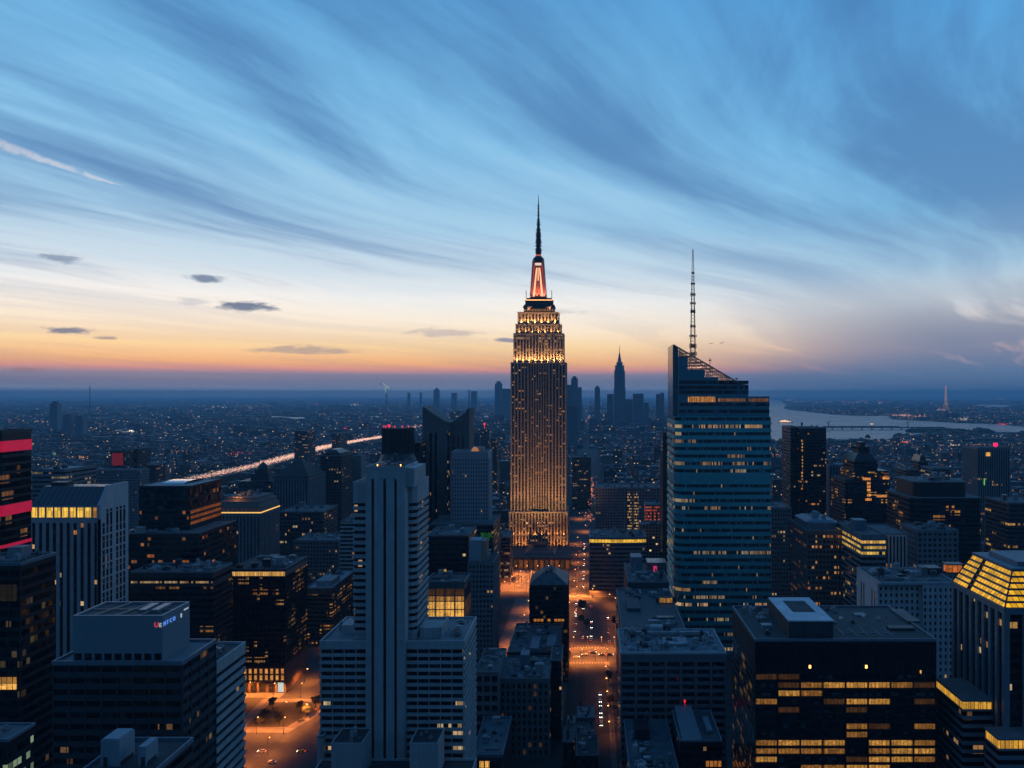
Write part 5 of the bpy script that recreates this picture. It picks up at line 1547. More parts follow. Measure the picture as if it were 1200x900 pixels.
    for t, r, h in ((.03, 2.9, 2.2), (.10, 2.6, 2.5), (.20, 2.7, 1.0), (.29, 1.9, .8), (.42, 1.7, 1.8), (.50, 2.1, .9), (.58, 1.8, 1.0), (.68, 1.4, .6), (.78, .9, .6)):
        m.cyl(ax, ya, r * .8, z0 + H * t, z0 + H * t + h, 10)
        for j in range(6):
            a = j * math.pi / 3; m.box(ax + r * math.cos(a) - .25, ax + r * math.cos(a) + .25, ya + r * math.sin(a) - .25, ya + r * math.sin(a) + .25, z0 + H * t - .6, z0 + H * t + h + .5)
    b.part(m, 'antenna_platform', M['darkmetal'])
    simple(777, 786.5, 507, 800, 30, 'thin black slab showing as a stripe left of the sloping crowned glass tower', wall='dark', q=.02, s=.3, seed=120, nu=1, lev=140)
slanted_tower()

def grid_front():
    Y0, Y1 = 400, 441; x0, x1 = PX(727.5, Y0), PX(851, Y0); z = PZ(766.5, Y0)
    b = Building('office_block', 'broad block with a grid of dark oblong windows and pale roof crammed with plant', 'office block', x0, x1, Y0, Y1)
    W = wall_mat('lilac_concrete', (.17, .17, .19), .75, .12, .12, .2)
    n, L, fh = 7, x1 - x0, 3.78
    tops = z - 4.0
    w = MB().box(x0, x1, Y0 + .8, Y1, 0, z).box(x0, x1, Y0, Y0 + .9, tops, z - .003)
    rows = int(tops / fh)
    for i in range(rows):
        a = tops - (i + 1) * fh
        w.box(x0 + .002, x1 - .002, Y0 + .004, Y0 + .9, a, a + 1.55)
        for j in range(n):
            b.part(MB().box(x0 + L * j / n + .5, x0 + L * (j + 1) / n - .5, Y0 + .6, Y0 + .77, a + 1.5, a + fh + .02), 'window', M['black'])
    for j in range(n + 1):
        cx = x0 + L * j / n
        w.box(max(x0 - .15, cx - .62), min(x1 + .15, cx + .62), Y0 - .12, Y0 + .88, .01, z - .006)
    b.part(w, 'wall', W)
    gs = glass_mat('glass_grid_side', 3, fh, tops, .05, .4, .01, s=.3, tint=(.006, .007, .01))
    for i in range(rows):
        a = tops - (i + 1) * fh
        for xx in (x0 - .04, x1 - .04):
            b.part(MB().box(xx, xx + .08, Y0 + 2, Y1 - 2, a + 1.6, a + fh - .1), 'window_band', gs)
    b.roof(rect(x0, x1, Y0, Y1), z, wall_mat('pale_plant_deck', (.20, .23, .25), .8, .45, .3, 0, panel=.5), .8, .6, M['white'], .18)
    b.units(x0 + 1, x1 - 1, Y0 + 4, Y1 - 2, z, 40, 131, .85)
    b.part(MB().box(x0 + 20, x0 + 35, Y0 + 12, Y0 + 24, z + .3, z + 1.4), 'duct', M['rooflight'])
    b.part(MB().box(x0 + 9, x0 + 46, Y0 + 29, Y0 + 31.5, z + .8, z + 2.4), 'duct', M['rooflight'])
    b.part(MB().box(x0 + 17, x0 + 24, Y0 + 32, Y0 + 38, z, z + 4.2), 'bulkhead', M['rooflight'])
    b.part(MB().bar((x0 + 21, Y0 + 6, z), (x0 + 21, Y0 + 6, z + 8), .14), 'mast', M['darkmetal'])
    # big teal roof behind
    x0b, x1b = PX(728.5, 446), PX(804, 446)
    z2 = PZ(739.5, 446)
    b = Building('department_block', 'long low block whose broad dark teal roof stretches back to the banded glass tower', 'building', x0b, x1b, 445, 602)
    T = wall_mat('teal_roof_deck', (.055, .085, .095), .7, .35, .15, 0, panel=.35)
    pa = rect(x0b, x1b, 445, 540); pb = rect(x0b + 8, x1b, 540.1, 602)
    gx = glass_mat('glass_dept', 3, 4, 0, .1, .5, .02, s=.4, tint=(.008, .01, .014))
    w = MB().prism(pa, 0, z2).prism(pb, 0, z2 + 5)
    b.part(w, 'wall', M['darkgrey'])
    for i in range(12):
        b.part(MB().box(x0b - .06, x0b + .02, 448, 538, z2 - 4 - i * 5, z2 - 2 - i * 5), 'window_band', gx)
    b.roof(pa, z2, T, .8, .8, M['grey'], .1)
    b.roof(pb, z2 + 5, T, .7, .7, M['grey'], .1)
    b.part(MB().box(x0b + 5, x0b + 13, 486, 512, z2, z2 + 2.0), 'raised_roof', T)
    b.part(MB().box(x0b + 22, x1b - 3, 470, 474, z2, z2 + .9), 'duct', M['teal'])
    b.part(MB().box(x0b + 24, x0b + 37, 505, 507, z2 + .1, z2 + 3.8), 'lit_hut', M['darkgrey'])
    for j in range(2):
        b.part(MB().box(PX(773 + j * 8, 504), PX(780 + j * 8, 504), 504.6, 504.9, z2 + .6, z2 + 3.4), 'window', M['w_mid'])
    b.part(MB().box(x0b + 12, x0b + 20, 575, 590, z2 + 5, z2 + 15), 'bulkhead', M['blue'])
    b.part(MB().box(x0b + 24, x0b + 38, 580, 596, z2 + 5, z2 + 10), 'bulkhead', M['teal'])
    b.part(MB().cyl(x0b + 29, 572, 1.3, z2 + 5.1, z2 + 9, 10), 'red_lamp', emit_mat('magenta_lamp', (1, .05, .2), .5))
    b.units(x0b + 2, x1b - 1, 515, 539, z2, 10, 133, 1.1); b.units(x0b + 14, x1b - 2, 447, 468, z2, 6, 134, .9); b.units(x0b + 10, x1b - 2, 542, 572, z2 + 5, 12, 135, 1.2)
grid_front()

def near_right_roofs():
    Y0, Y1 = 322, 394; x0, x1 = PX(735, 360), PX(790, 360); z = PZ(845, 394)
    b = Building('low_block', 'low block with a wide dark teal roof strewn with plant below the grid windowed front', 'building', x0, x1, Y0, Y1)
    p = rect(x0, x1, Y0, Y1)
    b.part(MB().prism(p, 0, z), 'wall', M['darkgrey'])
    g = glass_mat('glass_near_low', 2, 3.5, 0, .1, .5, .02, s=.4, tint=(.006, .008, .01))
    for i in range(8): b.part(MB().ring(grow(p, .05), z - 3.4 - 3.5 * i, z - 1.6 - 3.5 * i), 'window_band', g)
    b.roof(p, z, wall_mat('near_teal_deck', (.065, .10, .115), .75, .4, .2, 0, panel=.5), .9, .5, M['blue'], .1)
    b.units(x0 + 1, x0 + 11, 335, 392, z, 14, 141, .9); b.units(x0 + 3, x1 - 1, 324, 352, z, 16, 142, .8)
    b.part(MB().box(x0 + 4, x0 + 11, 372, 384, z, z + 5), 'bulkhead', M['dark'])
    b.part(MB().bar((x0 + 8, 386, z), (x0 + 11, 386, z + 8), .15).bar((x0 + 14, 386, z), (x0 + 11, 386, z + 8), .15).bar((x0 + 17, 386, z), (x0 + 17, 386, z + 7), .12), 'mast', M['metal'])
    Y0, Y1 = 352, 386; x0, x1 = PX(797, Y0), PX(846, Y0); z = PZ(869, Y0)
    b = Building('low_block', 'dark flat block with a tilted blue grey deck and a red beacon at its back', 'building', x0, x1, Y0, Y1)
    p = rect(x0, x1, Y0, Y1); xm = PX(824, Y0)
    g = glass_mat('glass_near_dark', 1.6, 3.3, 0, .1, .5, .02, s=.3, tint=(.005, .006, .008))
    b.ribbons(p, 0, z, 3.3, M['dark'], g, .55, .15, top=2.2, zbot=20)
    for j in range(4):
        a = xm + 1.2 + j * 1.75
        b.part(MB().box(a, a + 1.4, Y0 - .35, Y0 - .1, PZ(898, Y0), PZ(891.5, Y0)), 'window', litwin_mat('deep_amber', (1, .34, .06), .42, .9, spread=.5) if j == 0 else bpy.data.materials['deep_amber'])
    b.roof(p, z, M['roofdark'], .6, .5, M['blue'], .18)
    m = MB(); m.v = [(x0 + 1, Y0 + .8, z + .1), (xm - .3, Y0 + .8, z + .1), (xm - 1.0, Y1 - 1, z + 3), (x0 + 1, Y1 - 1, z + 3), (xm - 1.0, Y1 - 1, z + .1), (x0 + 1, Y1 - 1, z + .1)]
    m.f = [(0, 1, 2, 3), (1, 4, 2), (0, 3, 5), (4, 5, 3, 2)]
    b.part(m, 'tilted_deck', wall_mat('tilted_deck', (.13, .17, .19), .6, .25, .15, 0))
    b.part(MB().box(xm + 3, xm + 5.5, Y0 + 8, Y0 + 24, z + .1, z + 1.5), 'skylight', M['blue'])
    b.part(MB().cyl(x0 + 6, Y1 - .8, .12, z + 3, z + 4.5, 6).cyl(x0 + 6, Y1 - .8, .5, z + 4.5, z + 5.6, 8), 'beacon', emit_mat('red_beacon_near', (1, .02, .04), .9))
near_right_roofs()

def black_block():
    Y0, Y1 = 290, 336; x0, x1 = PX(885, Y0), PX(1097, Y0); z = PZ(751, Y0)
    b = Building('black_office', 'black box office block with a pale rooftop plant house and rows of broad amber windows', 'office block', x0, x1, Y0, Y1)
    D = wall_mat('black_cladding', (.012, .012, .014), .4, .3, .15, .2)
    n, L = 8, x1 - x0; fh = 2.98
    rim_w = wall_mat('black_parapet', (.04, .045, .05), .5, .2, .2, 0)
    zt = PZ(790, Y0)
    w = MB().box(x0, x1, Y0 + .9, Y1, 0, z).box(x0 + .003, x1 - .003, Y0 + .05, Y0 + 1, zt, z - .02)
    k = 54
    for j in range(k + 1):
        cx = x0 + L * j / k; w.box(max(x0, cx - .16), min(x1, cx + .16), Y0 - .12, Y0 + .1, zt + .3, z - 1.0)
    pat = {0: '22......', 1: '.2344432', 2: '.43.....', 3: '3..244.2', 4: '.2..2...', 5: '........', 6: '....32.3', 7: '....3...', 8: '3444.443', 9: '3333.344', 10: '4...2443', 11: '..3344..', 12: '34..44..', 13: '........'}
    mats = {'.': M['black'], '2': litwin_mat('amber_faint', (1, .42, .12), .055, 1.4, spread=.8), '3': litwin_mat('amber_medium', (1, .42, .08), .27, 1.3, spread=.9), '4': litwin_mat('amber_strong', (1, .46, .085), .50, 1.3, spread=.85)}
    for r_ in range(12):
        a = zt - (r_ + 1) * fh
        w.box(x0 + .002, x1 - .002, Y0, Y0 + 1, a, a + .92)
        for j in range(n):
            c = pat[r_][j]
            xa, xb = x0 + L * j / n + .28, x0 + L * (j + 1) / n - .28
            b.part(MB().box(xa, xb, Y0 + .5, Y0 + .65, a + .9, a + fh + .02), 'window', mats[c])
    b.part(MB().box(x0 + .01, x1 - .01, Y0 + .3, Y0 + .95, 1, zt - 12 * fh - .02), 'lower_glazing', M['black'])
    for j in range(n + 1):
        cx = x0 + L * j / n; w.box(max(x0, cx - .26), min(x1, cx + .26), Y0 - .1, Y0 + .98, 1, zt + .31)
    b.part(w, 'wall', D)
    gs = glass_mat('glass_black_side', 2, fh, zt, .2, .5, .03, 3, AMBER, AMBER, .10, tint=(.005, .006, .008))
    for r_ in range(22):
        a = zt - (r_ + 1) * fh
        b.part(MB().box(x0 - .06, x0 + .02, Y0 + 1.2, Y1 - .5, a + 1.2, a + fh), 'window_band', gs)
    for px, py in ((949, 781), (1015, 781), (1079, 787)):
        b.part(MB().box(PX(px, Y0) - .35, PX(px, Y0) + .35, Y0 - .25, Y0 - .1, PZ(py, Y0) - .6, PZ(py, Y0) + .5), 'wall_lamp', M['amberlamp'] if px < 1050 else M['w_bright'])
    deck = wall_mat('black_block_deck', (.055, .068, .07), .8, .3, .12, 0, panel=.3)
    b.roof(rect(x0, x1, Y0, Y1), z, deck, .75, .45, M['blue'], .1)
    # plant house with a pale top and a sunken well
    pa, pb, ya, yb = PX(925, 292.5), PX(977, 292.5), 293.0, 326.0
    ph = MB().box(pa, pb, ya, yb, z + .08, PZ(728, 293) - .02)
    q = b.part(ph, 'plant_house', wall_mat('plant_house_wall', (.05, .055, .06), .5, .15, .2, .3))
    zt2 = PZ(728, 293)
    lid = MB(); xa, xb = pa + 4.3, pb - 3.0; y1_, y2_ = ya + 11, yb - 5
    lid.box(pa - .2, xa, ya - .2, yb + .2, zt2 - .1, zt2 + .35).box(xb, pb + .2, ya - .2, yb + .2, zt2 - .1, zt2 + .35).box(xa, xb, ya - .2, y1_, zt2 - .1, zt2 + .349).box(xa, xb, y2_, yb + .2, zt2 - .1, zt2 + .349)
    b.part(lid, 'plant_roof', wall_mat('plant_lid', (.62, .65, .68), .7, .25, .3, 0, panel=.2), q)
    b.part(MB().box(xa + .3, xb - .3, y1_ + .3, y2_ - .3, zt2 - .05, zt2 + .1), 'roof_well', M['roofdark'], q)
    m = MB()
    for j in range(5):
        xx = PX(985 + j * 14, 300); m.box(xx, xx + .18, 296, 305, z + .1, z + .32)
    b.part(m, 'pipe', M['metal'])
    for j in range(4):
        xx = PX(992 + j * 14, 300); b.part(MB().box(xx, xx + 1.6, 299, 299.3, z + .1, z + .4), 'pipe', M['metal'])
    b.part(MB().box(PX(1045, 300), PX(1075, 300), 302, 306, z + .08, z + 1.1), 'air_unit', M['darkgrey'])
    b.part(MB().box(PX(1060, 315), PX(1075, 315), 312, 330, z + .08, z + .9), 'duct', M['darkgrey'])
    b.part(MB().box(PX(1005, 320), PX(1018, 320), 322, 326, z + .1, z + .5), 'skylight', M['blue'])
    b.units(x0 + 1, pa - 1, 294, 334, z, 8, 151, .55); b.units(pb + 2, x1 - 6, 310, 334, z, 6, 152, .5)
black_block()

def mansard_tower():
    Y0, Y1 = 280, 319; x0, x1 = 145.2, 190.0; z = PZ(714, Y0)
    b = Building('office_tower', 'blue grey ribbed tower at the right edge under a brightly lit golden glass mansard', 'office tower', x0 - 12, x1, 270, Y1)
    p = rect(x0, x1, Y0, Y1)
    W = wall_mat('ribbed_blue', (.16, .20, .23), .6, .12, .1, .15)
    g = glass_mat('glass_mansard', 1.9, 3.6, 0, .22, .35, .015, 3, AMBER, CREAM, .55, tint=(.006, .008, .01), rough=.1, spandrel=(.01, .013, .016), frac=.6)
    b.strips(p, 0, z, 5.0, W, g, .62, .9, faces=(3,), head=1.6, foot=70)
    w = MB()
    for j in range(8):
        cx = x0 + 6.4 * j; w.box(cx - .8, cx + 1.0, Y0 - .95, Y0 + .2, 60, z - .02)
    w.box(x0, x1, Y0 - .9, Y0 + .1, z - 1.6, z - .03)
    b.part(w, 'pier', W)
    for j in range(7):
        b.part(MB().box(x0 + 6.4 * j + 1.0, x0 + 6.4 * (j + 1) - .8, Y0 - .08, Y0 + .02, 70, z - 1.7), 'window_strip', g)
    b.part(MB().prism(grow(p, 1.1), z, z + .5), 'cornice', W)
    ins = 5.0; tz = z + 12.5; rows = 6
    def sec(t): return grow(p, .6 - (ins + .6) * t)
    glow = litwin_mat('mansard_glow', (1, .50, .02), .95, 2.1, spread=.30)
    fr = MB()
    for i in range(rows):
        t0, t1 = i / rows, (i + 1) / rows
        a, c = sec(t0), sec(t1); za, zb = z + .5 + (tz - z - .5) * t0, z + .5 + (tz - z - .5) * t1
        for f in range(4):
            j = (f + 1) % 4
            lerp = lambda P, Q, u: (P[0] + (Q[0] - P[0]) * u, P[1] + (Q[1] - P[1]) * u)
            a0, a1, c0, c1 = a[f], a[j], c[f], c[j]
            m0, m1 = lerp(a0, c0, .14), lerp(a1, c1, .14); h0, h1 = lerp(a0, c0, .80), lerp(a1, c1, .80)
            zm, zh = za + (zb - za) * .14, za + (zb - za) * .80
            if f in (0, 3):
                segs = [(.005, .63), (.70, .995)] if f == 3 else [(.005, .995)]
                for u0, u1 in segs:
                    P, Q, S, T = lerp(m0, m1, u0), lerp(m0, m1, u1), lerp(h0, h1, u1), lerp(h0, h1, u0)
                    if f == 3:
                        P, Q, S, T = lerp(m0, m1, 1 - u1), lerp(m0, m1, 1 - u0), lerp(h0, h1, 1 - u0), lerp(h0, h1, 1 - u1)
                    b.part(MB().quad((*P, zm), (*Q, zm), (*S, zh), (*T, zh)), 'window', glow)
        e = grow(a, .12); e2 = grow(c, .12)
        fr.prism(grow(a, .10), za - .02, za + (zb - za) * .13, grow(a, .0))
        fr.prism(grow(c, .35), zb - (zb - za) * .21, zb - .01, grow(c, .12))
    for i in range(4):
        A, C = sec(0)[i], sec(1)[i]
        fr.bar((*A, z + .5), (*C, tz), .22)
    # dark divider on the long side
    A0, A3, C0, C3 = sec(0)[0], sec(0)[3], sec(1)[0], sec(1)[3]
    for u in (.64, .695):
        fr.bar((A0[0], A0[1] + (A3[1] - A0[1]) * u, z + .5), (C0[0], C0[1] + (C3[1] - C0[1]) * u, tz), .25)
    b.part(fr, 'mansard_frame', M['darkgrey'])
    core = MB().prism(sec(.06), z + .4, tz, grow(sec(1), -.3)); b.part(core, 'mansard_core', M['darkgrey'])
    b.part(MB().prism(grow(sec(1), .4), tz, tz + .7), 'roof', M['blue'])
    rp = sec(1)
    b.part(MB().prism(grow(rp, -4), tz + .7, tz + 2.2), 'bulkhead', M['blue']); b.units(rp[0][0] + 1, rp[1][0] - 1, rp[0][1] + .5, rp[0][1] + 3.4, tz + .7, 4, 161, .5)
    # two lit terraces stepping out to the left and the front
    warm = litwin_mat('terrace_glow', (1, .49, .06), .66, 1.5, spread=.4)
    def terrace(xa, xb, ya, yb, zt, zwin, label):
        pp = rect(xa, xb, ya, yb); w = MB().prism(pp, 0, zt - zwin - .6)
        fh = 3.0
        for i in range(14):
            a = zt - zwin - .7 - (i + 1) * fh
            b.part(MB().ring(grow(pp, .05), a + 1.3, a + fh), 'window_band', gt); w.prism(grow(pp, .35), a, a + 1.3)
        w.prism(grow(pp, .25), zt - zwin - .7, zt - zwin - .05).prism(grow(pp, -.6), zt - zwin - .1, zt - .3)
        tr = b.part(w, 'terrace', W)
        n = max(2, round((xb - xa) / 2.2))
        for j in range(n):
            b.part(MB().box(xa + (xb - xa) * j / n + .12, xa + (xb - xa) * (j + 1) / n - .12, ya - .02, ya + .1, zt - zwin, zt - .35), 'window', warm, tr)
        n = max(2, round((yb - ya) / 2.4))
        for j in range(n):
            b.part(MB().box(xa - .02, xa + .1, ya + (yb - ya) * j / n + .12, ya + (yb - ya) * (j + 1) / n - .12, zt - zwin, zt - .35), 'window', warm, tr)
        b.part(MB().prism(grow(pp, .5), zt - .3, zt + .25), 'roof', M['roof'])
    gt = glass_mat('glass_terraces', 2, 3, 0, .05, .4, .01, s=.3, tint=(.005, .006, .008))
    terrace(133.6, 144.0, 287, 309, PZ(821, 287), 3.0, '')
    terrace(137.7, 160, 270, 278.9, PZ(866, 270), 3.2, '')
    # punched white block behind
    Y0, Y1 = 402, 434; x0, x1 = PX(1029, Y0), PX(1120, Y0); z = PZ(683, Y0)
    b = Building('office_block', 'white block with rows of small square windows behind the black box block', 'office block', x0, x1, Y0, Y1)
    p = rect(x0, x1, Y0, Y1)
    gp = glass_mat('glass_punched', 1.6, 3.3, z - 2 - 3.3 * 40, .03, .3, .01, s=.4, tint=(.008, .009, .012))
    xm0, xm1 = x0 + 21, x0 + 24
    def folded(q, Y, xa, xb, n):
        w = MB().prism(rect(xa, xb, Y + .5, Y1), 0, z).box(xa, xb, Y, Y + .6, z - 2, z - .01)
        for i in range(26):
            a = z - 2 - (i + 1) * 3.3
            b.part(MB().box(xa + .4, xb - .4, Y + .38, Y + .48, a + 1.5, a + 3.3), 'window_band', gp)
            w.box(xa, xb, Y + .01, Y + .6, a, a + 1.5)
        for j in range(n + 1):
            cx = xa + (xb - xa) * j / n; w.box(max(xa, cx - .75), min(xb, cx + .75), Y - .12, Y + .58, 10, z - .02)
        return b.part(w, 'wall', M['white2'])
    folded(0, Y0, x0, xm0, 8); folded(0, Y0 - 3, xm0 + .02, x1, 7)
    for ya in (Y0 + 4, Y0 + 8, Y0 + 20, Y0 + 24):
        b.part(MB().box(x0 - .05, x0 + .02, ya, ya + 1.4, 30, z - 5), 'window_strip', gp)
    b.roof(rect(x0, x1, Y0 - 3, Y1), z, M['roof'], .9, .5, M['white'], .1)
    b.units(x0 + 1, x1 - 1, Y0 + 2, Y1 - 1, z, 14, 171, 1.0)
    b.part(MB().box(x0 + 30, x0 + 40, Y0 + 18, Y0 + 26, z, z + 3.5), 'bulkhead', M['dark'])
    pv = thing('roof_pavilion', None, None, (PX(1118, 425), 425, z)); pv.parent = b.root; pv.location = Vector((PX(1116, 425), 425, z)) - b.root.location
    xx = PX(1117, 425)
    b.part(MB().box(xx - 4, xx + 4, 423, 428, z, z + .6).box(xx - 4.6, xx + 4.6, 422.4, 428.6, z + 4.4, z + 5), 'frame', M['dark'], pv)
    b.part(MB().box(xx - 3.8, xx + 3.8, 423.2, 427.8, z + .6, z + 4.4), 'lit_glazing', litwin_mat('pavilion_glow', (1, .26, .05), .55, 2.5, spread=.6), pv)
    simple(1182, 1240, 590, 680, 40, 'block at the right edge with three bright amber floors', 'office_block', 'darkgrey', fh=3.8, q=.12, pon=.7, s=.5, c1=AMBER, c2=AMBER, seed=172, nu=5)
mansard_tower()

def right_mid():
    simple(938, 968, 502, 905, 40, 'dark slab tower with one broken line of orange windows down its front, by the river', wall='dark', q=.03, s=.5, c1=ORANGE, seed=181, nu=3, tint=(.006, .008, .011))
    root = [o for o in COL.objects if o.get('label', '').startswith('dark slab tower with one broken')][0]
    xx = PX(939.5, 904)
    mm = glass_mat('strip_orange', 3, 3.6, 0, .8, .7, .3, 1, ORANGE, AMBER, .7, tint=(.01, .01, .01), spandrel=(.01, .01, .012), frac=.6, mull=0)
    MB().box(xx - .2, xx + 1.4, 904.3, 904.6, PZ(575, 905), PZ(514, 905)).build('window_strip', mm, root)
    simple(926.5, 938, 501, 915, 40, 'dark wing joined to the left of the riverside slab tower', wall='dark', q=.02, s=.3, seed=182, nu=1, tint=(.006, .008, .011))
    simple(972, 996, 545, 960, 30, 'pale blue ribbed slab with a bright roof edge right of the riverside dark slab', wall='blue', style='strips', bay=3.4, q=.02, s=.3, seed=183, nu=4, roof='rooflight')
    # stepped dark tower
    Y0 = 800
    b = Building('stepped_tower', 'dark stepped tower with sloping shoulders and scattered orange lit floors near the river', 'tower', PX(990, Y0), PX(1043, Y0), Y0, Y0 + 45)
    g = glass_mat('glass_step_r', 2.2, 3.7, 0, .06, .5, .012, 4, ORANGE, AMBER, .5, tint=(.006, .008, .012))
    D = M['dark']
    def seg(a, c, p0, p1, y0_=0, d=45, taper=0):
        pp = rect(PX(a, Y0), PX(c, Y0), Y0 + y0_, Y0 + d); z0, z1 = (0 if p0 is None else PZ(p0, Y0)), PZ(p1, Y0)
        w = MB().prism(pp, z0, z1, rect(PX(a, Y0) + taper, PX(c, Y0) - taper, Y0 + y0_ + taper, Y0 + d) if taper else None)
        if not taper:
            k = int(min(24, (z1 - z0 - 1) / 3.7))
            for i in range(k):
                a_ = z1 - 1 - (i + 1) * 3.7
                b.part(MB().ring(grow(pp, .05), a_ + 1.6, a_ + 3.7), 'window_band', g); w.prism(grow(pp, .3), a_, a_ + 1.6)
        b.part(w, 'wall', D)
    seg(990, 1042.5, None, 565); seg(1001, 1042.5, 565, 552, 3); seg(1003, 1030, 552, 541, 5, 40); seg(1003, 1030, 541, 532, 5, 40, 5); seg(1011, 1024, 532, 524, 12, 32); seg(1014, 1020, 524, 519, 15, 28)
    b.part(MB().prism(rect(PX(990, Y0), PX(1001, Y0), Y0, Y0 + 45), PZ(565, Y0), PZ(562, Y0)), 'roof', M['roofdark'])
    hot = litwin_mat('step_hot', (1, .36, .08), .9, 2, spread=.7)
    for a, c, p in ((1011, 1020, 561), (1016, 1020, 566), (1016, 1020, 570), (1016, 1020, 574), (1016, 1020, 580), (1014, 1021, 585), (1027, 1041, 581), (1034, 1042, 560)):
        b.part(MB().box(PX(a, Y0), PX(c, Y0), Y0 - .5, Y0 - .2, PZ(p + 1.6, Y0), PZ(p - 1.2, Y0)), 'window', hot)
    # big rounded-roof blocks
    Y0, Y1 = 560, 605; x0, x1 = PX(946, Y0), PX(990, Y0); z = PZ(622, Y0)
    b = Building('office_block', 'brown grey block with a raised rounded roof drum and dotted orange lit rows', 'office block', x0, x1, Y0, Y1)
    p = rect(x0, x1, Y0, Y1)
    g = glass_mat('glass_drum', 1.9, 3.6, z - 3 - 3.6 * 30, .22, .55, .05, 5, (1, .32, .08), AMBER, .55, tint=(.010, .011, .014))
    b.ribbons(p, 0, z, 3.6, wall_mat('brown_grey', (.13, .115, .11), .8, .2, .1, .2), g, .5, .3, zbot=15, top=3, piers=2.6, pier_w=.9, pier_faces=(0, 3))
    b.roof(p, z, M['roof'], .9)
    def rr(p_, r, k=5):
        (xa, ya), (xb, _), (_, yb) = p_[0], p_[1], p_[2]; out = []
        for cx, cyy, a0 in ((xa + r, ya + r, 180), (xb - r, ya + r, 270), (xb - r, yb - r, 0), (xa + r, yb - r, 90)):
            for i in range(k): a = R(a0 + 90 * i / (k - 1)); out.append((cx + r * math.cos(a), cyy + r * math.sin(a)))
        return out
    d0 = rect(x0 - 0 + 1.5, x1 - 3, Y0 + 4, Y1 - 3)
    b.part(MB().prism(rr(d0, 5), z, z + 3.6).prism(rr(grow(d0, .5), 5.5), z + 3.6, z + 5.2).prism(rr(grow(d0, -.3), 5), z + 5.2, z + 6.4, rr(grow(d0, -3), 3)), 'roof_drum', M['blue'])
    b.units(x0 + 6, x1 - 8, Y0 + 9, Y1 - 8, z + 6.4, 6, 184, 1)
    simple(904, 927, 596, 700, 40, 'narrow grey block wedged between the banded glass tower and the rounded roof drum block', 'office_block', 'grey', style='grid', bay=2.6, q=.08, s=.5, seed=185, nu=4)
    Y0, Y1 = 520, 574; x0, x1 = PX(1010, Y0), PX(1038, Y0); z = PZ(628, Y0)
    b = Building('office_block', 'corner block whose top three floors shine yellow, beside the rounded roof drum block', 'office block', x0, PX(1062, 560), Y0, Y1)
    p = rect(x0, x1, Y0, Y1)
    gA = glass_mat('glass_topyellow', 2.0, 3.6, z - 3 - 3.6 * 3, .98, .97, .8, 5, YELLOW, AMBER, .8, tint=(.01, .01, .01)); gB = glass_mat('glass_topdim', 2.0, 3.6, z - 3 - 3.6 * 30, .15, .5, .04, 5, YELLOW, AMBER, .4, tint=(.01, .011, .014))
    w = MB().prism(p, 0, z).prism(grow(p, .3), z - 3, z - .01)
    for i in range(24):
        a = z - 3 - (i + 1) * 3.6
        b.part(MB().ring(grow(p, .05), a + 1.7, a + 3.6), 'window_band', gA if i < 3 else gB); w.prism(grow(p, .35), a, a + 1.7)
    b.part(w, 'wall', M['grey']); b.roof(p, z, M['roof'], .9); b.units(x0 + 1, x1 - 1, Y0 + 12, Y1 - 2, z, 5, 186, 1)
    b.part(MB().box(x0 + 2, x0 + 10, Y0 + 20, Y0 + 30, z, z + 7), 'bulkhead', M['blue'])
    p2 = rect(x1 + .4, PX(1062, 535), 535, 574)
    b.strips(p2, 0, z - 1.5, 2.4, M['white'], gB, .5, .4, faces=(0, 3), head=1.5); b.roof(p2, z - 1.5, M['roof'], .8, .5, M['grey'], .42)
    # big dark block with a stepped top
    Y0, Y1 = 620, 675; x0, x1 = PX(1068, Y0), PX(1153, Y0)
    b = Building('office_tower', 'broad near black tower with a stepped rounded roof and a few orange windows', 'office tower', x0, x1, Y0, Y1)
    p = rect(x0, x1, Y0, Y1); z = PZ(584, Y0)
    g = glass_mat('glass_bigdark', 2.2, 3.7, 0, .07, .6, .012, 4, ORANGE, AMBER, .5, tint=(.005, .007, .010))
    b.ribbons(rr(p, 6), 0, z, 3.7, M['dark'], g, .6, .15, zbot=20, top=1.5)
    b.part(MB().prism(rr(grow(p, .2), 6), z, z + .4), 'roof', M['roof'])
    q = rect(x0 + 5, x1 - 9, Y0 + 6, Y1 - 6)
    b.part(MB().prism(rr(q, 6), z + .4, PZ(567, Y0)), 'attic', M['dark']); b.part(MB().prism(rr(grow(q, .5), 6), PZ(567, Y0), PZ(565.5, Y0)), 'roof', M['roof'])
    b.units(q[0][0] + 6, q[1][0] - 6, q[0][1] + 6, q[2][1] - 6, PZ(565.5, Y0), 6, 187, 1.2)
    Y0 = 560; b2 = simple(1075, 1122, 622, 560, 30, 'pale gridded low block standing before the broad near black tower', 'office_block', 'grey', style='grid', bay=3.5, fh=3.8, q=.03, s=.3, seed=188, nu=8)
    # fluted tower with the red beacon
    b, p, z = simple(1146, 1183, 525, 1000, 40, 'grey fluted tower crowned by one glowing red beacon on the right', wall='grey', style='strips', bay=2.8, q=.02, poff=.004, s=.4, seed=189, nu=2, tint=(.012, .014, .018))
    xx = PX(1168, 1000); b.part(MB().cyl(xx, 1003, .5, z, z + 2, 8).cyl(xx, 1003, 2.6, z + 2, z + 6, 10), 'beacon', emit_mat('big_red', (1, .02, .12), 1.4))
    b.part(MB().box(PX(1155, 1000), PX(1160, 1000), 998.8, 999.2, z - 10, z - 5.5), 'window', M['w_bright'])
    b.part(MB().box(PX(1152.5, 1000), PX(1153.6, 1000), 998.8, 999.2, z - 46, z - 38), 'sign', emit_mat('green_sign', (.3, 1, .25), .55))
    simple(1062, 1077, 551, 1100, 40, 'slim brownish tower left of the dark needle pinnacle', wall='brown', q=.15, s=.5, seed=190, nu=2)
